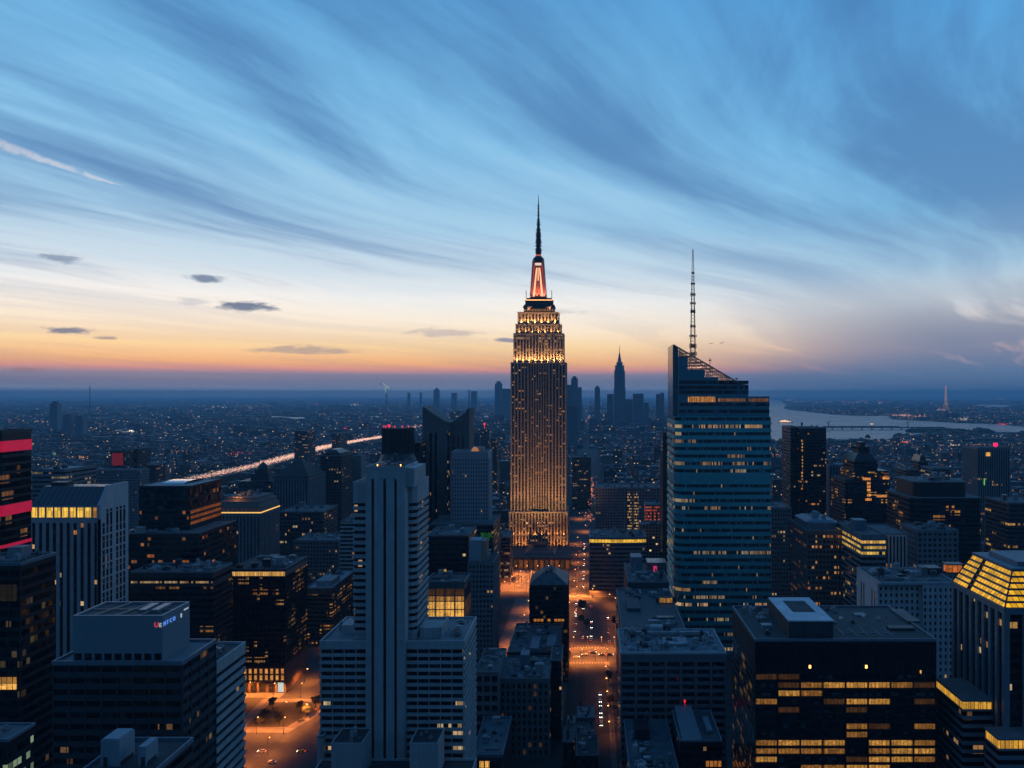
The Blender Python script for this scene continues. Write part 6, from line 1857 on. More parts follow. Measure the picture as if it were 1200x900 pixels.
    b, p, z = simple(1077, 1087, 541, 1120, 30, 'dark tower tapering into a needle pinnacle behind the broad near black one', wall='dark', q=.03, s=.4, seed=191, nu=0)
    cx = (p[0][0] + p[1][0]) / 2; b.part(MB().prism(grow(p, -1), z, z + 9, grow(p, -3.5)).cyl(cx, 1135, 2, z + 9, z + 20, 8, .2), 'pinnacle', M['dark'])
    simple(1093, 1114, 549, 1080, 40, 'plain grey slab with a small orange lit corner right of the needle pinnacle', wall='grey', q=.04, s=.5, seed=192, nu=3)
    # blocks beyond the avenue
    b, p, z = simple(698, 776, 572, 1010, 45, 'wide gridded apartment block with two vertical lines of lit windows, right of the tall spire', 'apartment_block', 'grey', style='grid', bay=3.6, fh=3.6, gf=.5, q=.05, poff=.02, s=.5, seed=193, nu=14, tint=(.016, .022, .03))
    gl = glass_mat('grid_lit_column', 1.8, 3.6, z - 1.5, .9, .8, .4, 2, AMBER, CREAM, .6, tint=(.014, .018, .024), spandrel=(.06, .065, .07), frac=.5, mull=.25)
    for pa, pb in ((735, 740.5), (743, 748)):
        b.part(MB().box(PX(pa, 1010), PX(pb, 1010), 1009.2, 1009.55, z - 70, z - 5), 'window_strip', gl)
    
    simple(671, 692, 536, 1400, 40, 'mauve gridded tower between the tall spire and the avenue', 'apartment_block', 'brown', style='grid', bay=4, q=.1, s=.4, seed=194, nu=4)
    simple(757, 781, 592, 900, 30, 'low block covered with glowing red windows beside the sloping crowned glass tower', 'office_block', 'brown', fh=3.4, q=.9, pon=.7, poff=.3, s=.45, c1=(1, .10, .06), c2=(1, .25, .12), seed=195, nu=3)
    Y0 = 800; x0, x1 = PX(691, Y0), PX(757, Y0); z = PZ(630, Y0)
    b = Building('office_block', 'striped block with a slightly bowed front and one long yellow lit strip along its top', 'office block', x0, x1, Y0 - 3, Y0 + 45)
    poly = [(x0, Y0), (x0 + (x1 - x0) * .3, Y0 - 1.8), (x0 + (x1 - x0) * .55, Y0 - 2.0), (x0 + (x1 - x0) * .8, Y0 - 1.4), (x1, Y0 + .6), (x1, Y0 + 45), (x0, Y0 + 45)]
    g = glass_mat('glass_bowed', 2, 3.7, 0, .03, .6, .006, 3, AMBER, CREAM, .6, tint=(.008, .009, .012))
    w = MB().prism(poly, 0, z); w.prism(grow(poly, .5), z - 1.6, z - .01)
    for i in range(13):
        a = z - 6.2 - (i + 1) * 4.05
        if a < 1: break
        b.part(MB().ring(grow(poly, .05), a + 2.1, a + 4.05), 'window_band', g); w.prism(grow(poly, .6), a, a + 2.1)
    w.prism(grow(poly, .5), z - 6.2, z - 4.8)
    b.part(MB().ring(grow(poly, .1), z - 4.75, z - 1.65), 'window_band', litwin_mat('bowed_yellow', (1, .55, .05), .95, 3, spread=.5))
    b.part(w, 'wall', wall_mat('mauve_concrete', (.22, .2, .21), .75, .12, .1, .2))
    b.roof(poly, z, M['roof'], .8, .6, M['blue'], .52); b.units(x0 + 2, x1 - 2, Y0 + 2, Y0 + 43, z, 14, 196, 1.2)
right_mid()
# ------------------------------------------------------------------ ground, water, streets
def ground_pt(px, py, z=0.0):
    Y = (CAM_H - z) * FPX / (py - VY)
    return PX(px, Y), Y

def flat(name, poly, z, mat, kind='structure'):
    m = MB(); n = len(poly)
    m.v = [(x, y, z) for x, y in poly]; m.f = [tuple(range(n))]
    a = sum(poly[i][0] * poly[(i + 1) % n][1] - poly[(i + 1) % n][0] * poly[i][1] for i in range(n))
    if a < 0: m.f = [tuple(range(n - 1, -1, -1))]
    o = m.build(name, mat); tag(o, kind=kind)
    return o

gm = wall_mat('city_ground', (.05, .055, .06), .9, .5, .02, 0, panel=.7)
flat('ground', [(-60000, -1500), (60000, -1500), (60000, 60000), (-60000, 60000)], 0.0, gm)

def water_mat():
    m, k, p = new_mat('river_water')
    p.inputs['Base Color'].default_value = (.02, .035, .05, 1)
    co = k.n('ShaderNodeTexCoord').outputs['Object']
    x, y, z = k.sep(co)
    n1 = k.noise(k.comb(k.m('MULTIPLY', x, .004), k.m('MULTIPLY', y, .012), 0.0), 1.0, 4, .6)
    k.put(p.inputs['Roughness'], k.m('ADD', .12, k.m('MULTIPLY', n1, .35)))
    bp = k.n('ShaderNodeBump'); bp.inputs['Strength'].default_value = .05; bp.inputs['Distance'].default_value = 1.0
    k.put(bp.inputs['Height'], k.noise(co, .05, 4, .6)); k.put(p.inputs['Normal'], bp.outputs[0])
    return m
WM = water_mat()
RIVER = [(860, 520), (960, 520.5), (1030, 520), (1060, 512), (1110, 509), (1260, 511), (1260, 500), (1200, 499.5), (1150, 496.5), (1120, 495.5), (1080, 493.5),
         (1046, 491.8), (1041, 489), (1043, 487.4), (1000, 487.2), (975, 486), (945, 482.5), (925, 480.5), (918, 478.5), (921, 475), (915, 470), (905, 467.6), (860, 467.6)]
INLET = [(1145, 474.2), (1178, 474.2), (1186, 476.5), (1172, 479), (1146, 478)]
CANAL = [(150, 489.6), (230, 487.6), (300, 486.9), (345, 489.0), (420, 488.2), (520, 487.6), (600, 487.2), (600, 488.6), (520, 489.4), (425, 490.2), (345, 491.4), (300, 489.4), (230, 489.8), (150, 491.6)]
WATERS = [RIVER, INLET, CANAL]
for i, w in enumerate(WATERS):
    flat('water', [ground_pt(*p) for p in w], .8, WM)

def inside(poly, x, y):
    c = False; n = len(poly); j = n - 1
    for i in range(n):
        xi, yi = poly[i]; xj, yj = poly[j]
        if (yi > y) != (yj > y) and x < (xj - xi) * (y - yi) / (yj - yi) + xi: c = not c
        j = i
    return c

asph = wall_mat('asphalt', (.050, .048, .052), .85, .35, .12, 0, panel=.25)
pave = wall_mat('paving', (.16, .145, .13), .85, .3, .3, 0, panel=.4)
paint = wall_mat('road_paint', (.17, .165, .155), .7, .3, .5, 0)
flat('avenue', [(-17, 300), (15.4, 300), (15.4, 600), (30, 604), (30, 800), (0.5, 802), (0.5, 2600), (-19, 2600), (-19, 802), (-24, 800), (-24, 604), (-17, 600)], .05, asph)
flat('cross_street', [(-260, 604), (-24.1, 604), (-24.1, 634), (-260, 634)], .05, asph)
flat('cross_street', [(30.1, 604), (62, 604), (62, 611), (30.1, 634)], .05, asph)
flat('cross_street', [(-110, 790), (-24.1, 790), (-24.1, 818), (-110, 818)], .05, asph)
flat('square', [(-112, 818.2), (-24, 818.2), (-24, 923), (-112, 923)], .12, pave)
flat('forecourt', [(-72, 634.2), (-24.2, 634.2), (-24.2, 789.8), (-72, 789.8)], .10, pave)
flat('plaza_road', [(-330, 380), (-60, 380), (-60, 372), (-155, 540), (-160, 1000), (-203, 1000), (-203, 538), (-330, 538)], .05, asph)
flat('park_pavement', [(-214, 476), (-178, 476), (-168, 506), (-164, 529), (-214, 529)], .16, pave)
flat('park_lawn', [(-207, 484), (-182, 484), (-174, 508), (-172, 523), (-207, 523)], .20, wall_mat('park_earth', (.05, .045, .03), .95, .5, .4, 0))
flat('pavement', [(-330, 458), (-222, 458), (-222, 472), (-330, 472)], .16, pave)
flat('pavement', [(-260, 420), (-150, 420), (-150, 430), (-260, 430)], .16, pave)
flat('pavement', [(-246, 531), (-204, 531), (-204, 539.4), (-246, 539.4)], .17, pave)
for x0, x1, y0, y1 in ((-19.5, -15.2, 494.5, 603), (12.2, 15.5, 300, 603), (-24, 30, 796, 801)):
    MBx = MB().box(x0, x1, y0, y1, .02, .17); o = MBx.build('pavement', pave); tag(o, kind='structure')
mk = MB()
for lane in (-8.5, -1.5, 5.5):
    y = 440
    while y < 790:
        if not (600 < y < 638): mk.quad((lane - .12, y, .07), (lane + .12, y, .07), (lane + .12, y + 4, .07), (lane - .12, y + 4, .07))
        y += 10
for k in range(12):
    for yy in (600.5, 636.5): mk.quad((-14 + k * 2.3, yy - 1.6, .072), (-12.8 + k * 2.3, yy - 1.6, .072), (-12.8 + k * 2.3, yy + 1.6, .072), (-14 + k * 2.3, yy + 1.6, .072))
for k in range(10):
    mk.quad((-176 + k * 2, 532, .07), (-175 + k * 2, 532, .07), (-175 + k * 2, 536, .07), (-176 + k * 2, 536, .07))
for yy in (434.5, 446, 453):
    xx = -240
    while xx < -150: mk.quad((xx, yy, .07), (xx + 4, yy, .07), (xx + 4, yy + .2, .07), (xx, yy + .2, .07)); xx += 9
tag(mk.build('lane_markings', paint), kind='structure')

# boulevard streaming with headlights
BOUL = [ground_pt(*p, 22.0) for p in ((120, 592), (147, 581), (230, 561), (300, 546), (345, 534), (385, 523), (430, 515), (470, 509))]
def along(pts, t):
    seg = [math.dist(pts[i], pts[i + 1]) for i in range(len(pts) - 1)]; T = sum(seg) * t
    for i, s_ in enumerate(seg):
        if T <= s_ or i == len(seg) - 1:
            u = min(1, T / s_); a, c = pts[i], pts[i + 1]
            d = ((c[0] - a[0]) / s_, (c[1] - a[1]) / s_)
            return (a[0] + (c[0] - a[0]) * u, a[1] + (c[1] - a[1]) * u), d
        T -= s_
bl = []; br = []
for i in range(60):
    (x, y), d = along(BOUL, i / 59); bl.append((x - d[1] * 38, y + d[0] * 38)); br.append((x + d[1] * 38, y - d[0] * 38))
m = MB()
for i in range(59): m.quad((*br[i], 22), (*br[i + 1], 22), (*bl[i + 1], 22), (*bl[i], 22)); m.quad((*br[i], 20), (*br[i + 1], 20), (*br[i + 1], 22.9), (*br[i], 22.9))
tag(m.build('boulevard', asph), kind='structure')
BOULPOLY = bl + br[::-1]

def lamp_mat():
    m, k, p = new_mat('far_lamp')
    at = k.n('ShaderNodeAttribute'); at.attribute_name = 'glow'
    p.inputs['Base Color'].default_value = (.05, .05, .05, 1)
    k.put(p.inputs['Emission Color'], at.outputs['Color'])
    p.inputs['Emission Strength'].default_value = 1.0
    m.cycles.emission_sampling = 'NONE'
    return m
LAMPM = lamp_mat()
def lights_object(name, pts, label, cat, kind='stuff'):
    """pts: x, y, z, radius, colour"""
    v = []; f = []; cols = []
    for x, y, z, r, c in pts:
        n = len(v)
        v += [(x - r, y, z), (x, y - r, z), (x + r, y, z), (x, y + r, z), (x, y, z - r), (x, y, z + r)]
        f += [(n, n + 1, n + 5), (n + 1, n + 2, n + 5), (n + 2, n + 3, n + 5), (n + 3, n, n + 5), (n + 1, n, n + 4), (n + 2, n + 1, n + 4), (n + 3, n + 2, n + 4), (n, n + 3, n + 4)]
        cols += [(*c, 1.0)] * 8
    me = bpy.data.meshes.new(name); me.from_pydata(v, [], f)
    a = me.attributes.new('glow', 'FLOAT_COLOR', 'FACE')
    a.data.foreach_set('color', [q for c in cols for q in c])
    me.materials.append(LAMPM); me.update()
    o = bpy.data.objects.new(name, me); COL.objects.link(o)
    return tag(o, label, cat, kind=kind)

rnd = random.Random(99)
pts = []
for i in range(11000):
    t = rnd.random(); (x, y), d = along(BOUL, t)
    if rnd.random() > .6 + .4 * (mnoise.noise((t * 9, 0, 0)) + .6): continue
    off = rnd.gauss(0, 14)
    if abs(off) > 36: continue
    b_ = rnd.uniform(.5, 1.9)
    c = (b_, b_ * rnd.uniform(.48, .72), b_ * rnd.uniform(.30, .55))
    if rnd.random() < .08: c = (b_, .12 * b_, .1 * b_)
    pts.append((x - d[1] * off, y + d[0] * off, 24.0, y * .00030 * rnd.uniform(.6, 1.4), c))
lights_object('traffic_lights', pts, 'stream of pinkish white head lamps pouring along the wide boulevard on the left', 'traffic')

# ------------------------------------------------------------------ far towers standing out of the haze
def far_tower(pl, pr, py, Y, label, wall='blue', cap=0, group=None):
    x0, x1 = PX(pl, Y), PX(pr, Y); z = PZ(py, Y); d = (x1 - x0) * .9
    b = Building('distant_tower', label, 'distant tower', x0, x1, Y, Y + d, group=group)
    p = rect(x0, x1, Y, Y + d); w = MB().prism(p, 0, z)
    for k in range(5): w.box(x0 + (x1 - x0) * k / 4 - .9, x0 + (x1 - x0) * k / 4 + .9, Y - .8, Y + .2, 0, z - 3)
    b.part(w, 'wall', M[wall])
    if cap == 1: b.part(MB().prism(grow(p, -(x1 - x0) * .2), z, z + (x1 - x0) * .35), 'crown', M[wall])
    if cap == 2: b.part(MB().prism(grow(p, -1), z, z + (x1 - x0) * .5, grow(p, -(x1 - x0) * .45)), 'crown', M[wall])
    if cap == 3: b.part(MB().bar(((x0 + x1) / 2, Y + d / 2, z), ((x0 + x1) / 2, Y + d / 2, z + (x1 - x0) * 1.2), 1.2), 'aerial', M['dark'])
    b.part(MB().prism(grow(p, .5), z - 2.5, z + .6), 'roof', M['roof'])
    return b, p, z
FT = [(664.5, 670, 451, 4300, 'left hand low shoulder of the hazy tower cluster just right of the tall spire', 0), (669.5, 677, 443.5, 4250, 'tallest stepped tower of the hazy cluster just right of the tall spire', 1),
      (676.5, 681.5, 454, 4400, 'slim tower ending the hazy cluster just right of the tall spire', 0), (664, 676, 476, 2600, 'dark squat tower below the hazy cluster right of the tall spire', 0),
      (697, 703, 454.5, 5000, 'lone hazy tower midway between the spire cluster and the distant pinnacle tower', 2), (711.5, 719, 462, 4800, 'hazy block touching the left of the distant pinnacle tower', 0),
      (733, 741, 468, 4700, 'low hazy block touching the right of the distant pinnacle tower', 0), (742, 754, 461.5, 4600, 'broad hazy block right of the distant pinnacle tower', 0),
      (755, 760, 472, 4600, 'small hazy block beside the broad hazy one', 0), (769, 773.5, 462, 4700, 'left one of twin hazy slabs near the sloping crowned glass tower', 0), (774, 778, 460.5, 4750, 'right one of twin hazy slabs near the sloping crowned glass tower', 0),
      (580, 588, 449.5, 6800, 'hazy tower just left of the tall spire shaft', 1), (588.5, 598, 455.5, 6300, 'wide hazy block touching the left edge of the tall spire shaft', 0),
      (552, 558.5, 458.5, 8500, 'hazy tower with a thin companion above the V crown', 0), (549, 550.3, 457, 8600, 'needle thin hazy tower above the V crown', 0), (508, 514.5, 457.5, 9000, 'hazy tower above the left corner of the V crown', 2),
      (529, 535, 460.5, 9500, 'faint low block on the skyline above the V notch', 0), (477.5, 480.5, 460.5, 9800, 'small hazy tower on the skyline above the fluted drum', 3), (492, 494, 460, 9800, 'faint sliver of a tower on the skyline', 0),
      (58.5, 67, 473, 4200, 'dark stepped tower alone on the left skyline', 1), (74, 82, 486, 3600, 'first of the low dark slabs right of the lone left skyline tower', 0), (88, 97, 487, 3600, 'second low dark slab right of the lone left skyline tower', 0),
      (643, 650, 452, 4800, 'hazy tower hidden partly behind the tall spire', 0)]
for pl, pr, py, Y, lab, cap in FT: far_tower(pl, pr, py, Y, lab, 'blue', cap, 'towers on the hazy skyline')
def pinnacle():
    Y = 4500; s = Y / FPX
    b = Building('pinnacle_tower', 'distant setback tower with a lit green tip, echo of the tall spire, right of centre', 'distant tower', PX(719.5, Y), PX(733, Y), Y, Y + 60)
    w = MB(); yc = Y + 30
    for wd, p0, p1 in ((13.5, None, 455), (12.4, 455, 434), (10.4, 434, 428), (7, 428, 424), (4, 424, 420)):
        w.prism(rect(PX(726.2 - wd / 2, Y), PX(726.2 + wd / 2, Y), yc - wd * s / 2, yc + wd * s / 2), 0 if p0 is None else PZ(p0, Y), PZ(p1, Y))
    for k in range(5): w.box(PX(721.6 + k * 2.3, Y) - 1.5, PX(721.6 + k * 2.3, Y) + 1.5, yc - 13.5 * s / 2 - 1.5, yc - 5 * s, 0, PZ(440, Y))
    b.part(w, 'wall', M['blue'])
    b.part(MB().cyl(PX(726.2, Y), yc, 1.6 * s, PZ(420, Y), PZ(414, Y), 8, .8 * s).cyl(PX(726.2, Y), yc, .45 * s, PZ(414, Y), PZ(404, Y), 6, .15 * s), 'spire', M['dark'])
    b.part(MB().cyl(PX(726.2, Y), yc, .5 * s, PZ(418, Y), PZ(415.5, Y), 6), 'beacon', emit_mat('green_tip', (.35, .9, .35), .7))
pinnacle()
def lit_lattice():
    Y = 8800; s = Y / FPX
    b = Building('lattice_tower', 'golden lit lattice tower rising from the far shore on the right', 'lattice tower', PX(1106, Y), PX(1114, Y), Y, Y + 70)
    m = MB(); cx = PX(1110, Y)
    prof = [(481.5, 2.6), (474, 1.4), (467, .9), (459, .45), (454, .15)]
    for (p0, w0), (p1, w1) in zip(prof, prof[1:]):
        for sx, sy in ((-1, -1), (1, -1), (1, 1), (-1, 1)):
            m.bar((cx + sx * w0 * s, Y + 35 + sy * w0 * s, PZ(p0, Y)), (cx + sx * w1 * s, Y + 35 + sy * w1 * s, PZ(p1, Y)), 1.0)
            m.bar((cx + sx * w0 * s, Y + 35 - w0 * s, PZ(p0, Y)), (cx - sx * w1 * s, Y + 35 - w1 * s, PZ(p1, Y)), .7)
        m.box(cx - w1 * s, cx + w1 * s, Y + 35 - w1 * s, Y + 35 + w1 * s, PZ(p1, Y), PZ(p1, Y) + 3)
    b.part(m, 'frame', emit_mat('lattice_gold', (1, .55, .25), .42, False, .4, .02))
    b.part(MB().cyl(cx, Y + 35, 5, PZ(455, Y), PZ(452.5, Y), 8), 'beacon', emit_mat('lattice_tip', (1, .2, .12), .9, False))
    Y = 7600; s = Y / FPX
    b = Building('tower_crane', 'pale green lit crane like tower with a slanting arm against the left skyline', 'crane', PX(449, Y), PX(455, Y), Y, Y + 30)
    m = MB(); cx = PX(453, Y)
    for sx in (-1, 1):
        m.bar((cx + sx * 1.1 * s, Y, 0), (cx + sx * .6 * s, Y, PZ(455, Y)), 2.2)
    for k in range(6): m.bar((cx - 1.0 * s, Y, PZ(480 - k * 4, Y)), (cx + .9 * s, Y, PZ(476 - k * 4, Y)), 1.6)
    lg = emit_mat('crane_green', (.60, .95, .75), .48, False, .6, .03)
    b.part(m, 'mast', M['blue'])
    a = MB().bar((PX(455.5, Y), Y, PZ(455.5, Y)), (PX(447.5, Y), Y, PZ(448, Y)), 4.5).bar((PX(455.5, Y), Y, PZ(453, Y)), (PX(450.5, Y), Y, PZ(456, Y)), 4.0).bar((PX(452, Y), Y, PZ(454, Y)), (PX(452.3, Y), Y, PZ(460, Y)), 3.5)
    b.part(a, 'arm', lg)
    b.part(MB().bar((PX(447.5, Y), Y, PZ(448, Y)), (PX(445.2, Y), Y, PZ(451, Y)), 2).bar((PX(448, Y), Y, PZ(449, Y)), (PX(449, Y), Y, PZ(446, Y)), 2), 'hook', M['grey'])
    Y = 6800
    b = Building('radio_mast', 'hair thin radio mast on the left skyline', 'mast', PX(104.8, Y), PX(106, Y), Y, Y + 8)
    b.part(MB().bar((PX(105.4, Y), Y, 0), (PX(105.4, Y), Y, PZ(452, Y)), 2.2), 'pole', M['dark']); b.part(MB().bar((PX(105.4, Y), Y, PZ(470, Y)), (PX(102.5, Y), Y, 0), .8), 'stay', M['dark'])
    # stadium like bright roof
    x, y = ground_pt(144, 508); b = Building('sports_hall', 'long pale flat hall rimmed by white lamps amid the low streets on the left', 'hall', x - 62, x + 62, y, y + 120)
    b.part(MB().box(x - 60, x + 60, y, y + 110, 0, 16), 'wall', M['grey']); b.part(MB().box(x - 62, x + 62, y - 2, y + 112, 16, 18), 'roof', M['rooflight'])
    for k in range(12): b.part(MB().box(x - 58 + k * 10, x - 52 + k * 10, y - 2.6, y - 2.1, 13, 15.5), 'lamp', M['whitelamp'])
    x, y = ground_pt(230, 535); b = Building('depot', 'small depot with one tall amber lit door among the low streets on the left', 'building', x - 20, x + 20, y, y + 40)
    b.part(MB().box(x - 18, x + 18, y, y + 36, 0, 14).prism(rect(x - 19, x + 19, y - 1, y + 37), 14, 19, rect(x - 19, x + 19, y + 17, y + 19)), 'wall', M['brown']); b.part(MB().box(x - 5, x + 5, y - .5, y + .2, .3, 13), 'door', emit_mat('depot_door', (1, .42, .06), .8, False, .4, .4))
lit_lattice()

def river_things():
    def P(px, py, z=.8): return ground_pt(px, py, z)
    def boat(px, py, L, label, lit, big):
        x, y = P(px, py); r = thing('ferry' if big else 'small_boat', label, 'ferry' if big else 'boat', (x, y, .8))
        w = L * .17
        hull = [(x - L / 2, y - w / 2), (x + L * .36, y - w / 2), (x + L / 2, y), (x + L * .36, y + w / 2), (x - L / 2, y + w / 2)]
        MB().prism([(a * .96 + x * .04, c * .96 + y * .04) for a, c in hull], .8, .8 + L * .045, hull).build('hull', M['white2'], r)
        z = .8 + L * .045
        for i, (a, c, h) in enumerate(((-.44, .30, .05), (-.40, .18, .045), (-.30, 0.02, .04))):
            d = MB().box(x + L * a, x + L * c, y - w * (.42 - .06 * i), y + w * (.42 - .06 * i), z + .02, z + L * h).build('deck_house', M['white2'], r)
            MB().box(x + L * a + 1, x + L * c - 1, y - w * (.42 - .06 * i) - .3, y - w * (.42 - .06 * i) - .05, z + L * h * .25, z + L * h * .8).build('window_band', lit, d)
            z += L * h
        MB().cyl(x - L * .18, y, L * .025, z, z + L * .06, 10).build('funnel', M['brown'], r)
        MB().bar((x + L * .05, y, z), (x + L * .05, y, z + L * .10), L * .004).build('mast', M['dark'], r)
        return r
    ferry = emit_mat('ferry_lights', (1, .60, .34), 2.2, False, .5, .15)
    boat(921, 495.5, 112, 'brightly lit ferry on the open river near the banded glass tower', ferry, True)
    boat(1022, 497.5, 40, 'small boat with an orange lamp midway across the river', ferry, False)
    # long jetty with piers
    x0, y0 = P(925, 503); x1, y1 = P(1112, 503.5)
    j = thing('jetty', 'long dark jetty crossing the river from left to right on thin piers', 'jetty', ((x0 + x1) / 2, (y0 + y1) / 2, .8))
    MB().box(x0, x1, y0 - 14, y0 + 14, 9, 15).box(x0 + 200, x0 + 640, y0 - 10, y0 + 10, 15, 19).build('deck', M['darkgrey'], j)
    for k in range(16):
        xx = x0 + 20 + (x1 - x0 - 40) * k / 15
        MB().cyl(xx, y0, 4, .8, 9.0, 8).build('pier', M['grey'], j)
    for px in (971, 1064):
        xx = PX(px, y0); MB().bar((xx, y0, 15), (xx, y0, 44), 2.0).bar((xx, y0, 44), (xx - 14, y0, 36), 1.4).bar((xx, y0, 44), (xx + 16, y0, 47), 1.2).build('derrick', M['dark'], j)
river_things()

# ------------------------------------------------------------------ trees
leaf_m = wall_mat('leaves', (.045, .055, .03), .8, .6, .9, 0)
bark_m = wall_mat('bark', (.07, .05, .035), .9, .3, 1.0, .3)
def tree_mesh(h, r, n, seed, leaf=.55):
    rr_ = random.Random(seed); c = MB(); t = MB()
    t.cyl(0, 0, h * .035, 0, h * .5, 8, h * .02)
    cl = []
    for i in range(9):
        a = rr_.random() * 6.283; rad = r * rr_.uniform(.25, .75); z = h * rr_.uniform(.45, .85)
        cl.append((rad * math.cos(a), rad * math.sin(a), z, r * rr_.uniform(.3, .5)))
        t.bar((0, 0, h * rr_.uniform(.3, .48)), cl[-1][:3], h * .009)
    for i in range(n):
        q = rr_.choice(cl); d = Vector((rr_.gauss(0, 1), rr_.gauss(0, 1), rr_.gauss(0, .8))).normalized() * q[3] * rr_.random() ** .35
        p = Vector(q[:3]) + d; u = Vector((rr_.gauss(0, 1), rr_.gauss(0, 1), rr_.gauss(0, 1))).normalized(); w = u.orthogonal().normalized(); s = leaf * rr_.uniform(.6, 1.4)
        c.quad(tuple(p - u * s), tuple(p - w * s * .5), tuple(p + u * s), tuple(p + w * s * .5))
    return t.mesh('trunk', bark_m), c.mesh('crown', leaf_m)
TREES = [tree_mesh(9, 3.6, 420, 1), tree_mesh(7, 3.0, 320, 2), tree_mesh(11, 4.2, 520, 3)]
def tree(x, y, kind, label, group, sc=1.0, z=.17):
    r = thing('tree', label, 'tree', (x, y, z), group); r.scale = (sc,) * 3; r.rotation_euler = (0, 0, random.random() * 6.28)
    for nm, me in zip(('trunk', 'crown'), TREES[kind]):
        o = bpy.data.objects.new(nm, me); COL.objects.link(o); o.parent = r
rnd = random.Random(21)
k = 0
for i in range(60):
    x, y = rnd.uniform(-206, -174), rnd.uniform(484, 522)
    if any(math.dist((x, y), q) < 5 for q in [t for t in globals().get('TP', [])]): continue
    TP = globals().setdefault('TP', []); TP.append((x, y)); tree(x, y, k % 3, 'dark leafy tree in the small triangular park on the orange lit square', 'trees of the little park', rnd.uniform(.7, 1.0)); k += 1
    if k >= 9: break
for x, y, s, lab in ((-5, 738, 1.3, 'dark tree alone in the middle of the wide crossing'), (-7.5, 700, 1.0, 'left tree of the pair low on the wide crossing'), (-2.0, 690, .9, 'right tree of the pair low on the wide crossing'), (24, 690, 1.2, 'dark tree at the right kerb of the wide crossing'), (13.6, 560, .9, 'kerbside tree by the left corner of the grid windowed block'), (13.6, 515, .9, 'kerbside tree lower down the avenue beside the grid windowed block')):
    tree(x, y, 0, lab, None, s, .06 if x < 13 or x > 20 else .18)
def grove(px, py, wpx, hpx, label):
    x, y = ground_pt(px, py); W = wpx * y / FPX; H = hpx * y / FPX; c = MB(); r2 = random.Random(int(px))
    for i in range(900):
        a = r2.random() * 6.283; e = r2.random(); rad = math.sqrt(r2.random()); z = H * (.15 + .85 * e * math.sqrt(max(0, 1 - rad * rad * .8)))
        p = Vector((x + W / 2 * rad * math.cos(a), y + W / 2 * rad * math.sin(a), z)); u = Vector((r2.gauss(0, 1), r2.gauss(0, 1), r2.gauss(0, 1))).normalized(); w = u.orthogonal(); s = W * .05
        c.quad(tuple(p - u * s), tuple(p - w * s * .7), tuple(p + u * s), tuple(p + w * s * .7))
    tag(c.build('grove', leaf_m), label, 'grove', kind='stuff')
grove(1053, 517, 13, 10, 'dark rounded clump of trees on the near river bank'); grove(1063, 515.5, 8, 8, 'pointed clump of trees right of the rounded clump on the river bank'); grove(1017, 514, 6, 5, 'small dark clump of trees at the water line'); grove(1100, 506.5, 70, 2.4, 'long low belt of trees along the near river bank')
# ------------------------------------------------------------------ the endless low city
def facade_mat(name, wall, cw, fh, p_lit, s, objrand, tint=(.014, .018, .024), c1=ORANGE, c2=CREAM):
    m, k, p = new_mat(name)
    co = k.n('ShaderNodeTexCoord').outputs['Object']
    x, y, z = k.sep(co)
    rnd_ = k.n('ShaderNodeObjectInfo').outputs['Random']
    sd_ = k.m('MULTIPLY', rnd_, 91.0) if objrand else 3.0
    u = k.m('ADD', k.m('DIVIDE', k.m('ADD', x, y), cw), .137); v = k.m('DIVIDE', z, fh)
    fu, fv = k.m('FRACT', u), k.m('FRACT', v)
    win = k.m('MULTIPLY', k.m('MULTIPLY', k.m('GREATER_THAN', fu, .22), k.m('LESS_THAN', fu, .80)), k.m('MULTIPLY', k.m('GREATER_THAN', fv, .28), k.m('LESS_THAN', fv, .78)))
    wc = k.white(k.comb(k.m('FLOOR', u), sd_, k.m('FLOOR', v)))
    wr = k.white(k.comb(k.m('FLOOR', u), k.m('ADD', sd_, 4.0), k.m('FLOOR', v)))
    patch = k.noise(k.comb(k.m('MULTIPLY', x, .004), k.m('MULTIPLY', y, .004), sd_), 1.0, 2, .5)
    lit = k.m('LESS_THAN', wc, k.m('MULTIPLY', p_lit, k.m('MULTIPLY', patch, 2.0)))
    tone = k.noise(co, .05, 3, .6)
    if objrand:
        wl = k.mix(rnd_, tuple(c * .55 for c in wall), tuple(min(.5, c * 1.6) for c in wall))
    else:
        at = k.n('ShaderNodeAttribute'); at.attribute_name = 'tone'
        wl = k.mix(at.outputs['Fac'], tuple(c * .4 for c in wall), tuple(min(.5, c * 1.9) for c in wall))
    wl = k.mix(k.m('MULTIPLY', tone, .5), wl, (.03, .03, .03, 1))
    k.put(p.inputs['Base Color'], k.mix(win, wl, (*tint, 1)))
    k.put(p.inputs['Roughness'], k.mixf(win, .85, .2))
    k.put(p.inputs['Emission Color'], k.mix(wr, (*c1, 1), (*c2, 1)))
    k.put(p.inputs['Emission Strength'], k.m('MULTIPLY', k.m('MULTIPLY', win, lit), k.m('MULTIPLY', s, k.m('ADD', .3, wr))))
    m.cycles.emission_sampling = 'NONE'
    return m
def roof_tone_mat(name, objrand):
    m, k, p = new_mat(name)
    if objrand: f = k.n('ShaderNodeObjectInfo').outputs['Random']
    else:
        at = k.n('ShaderNodeAttribute'); at.attribute_name = 'tone'; f = at.outputs['Fac']
    co = k.n('ShaderNodeTexCoord').outputs['Object']
    n = k.noise(co, .25, 4, .6)
    f = k.m('POWER', f, 2.2)
    c = k.mix(f, (.05, .055, .06, 1), (.52, .54, .56, 1))
    c = k.mix(k.m('MULTIPLY', n, .55), c, (.05, .05, .055, 1))
    k.put(p.inputs['Base Color'], c); p.inputs['Roughness'].default_value = .85
    return m
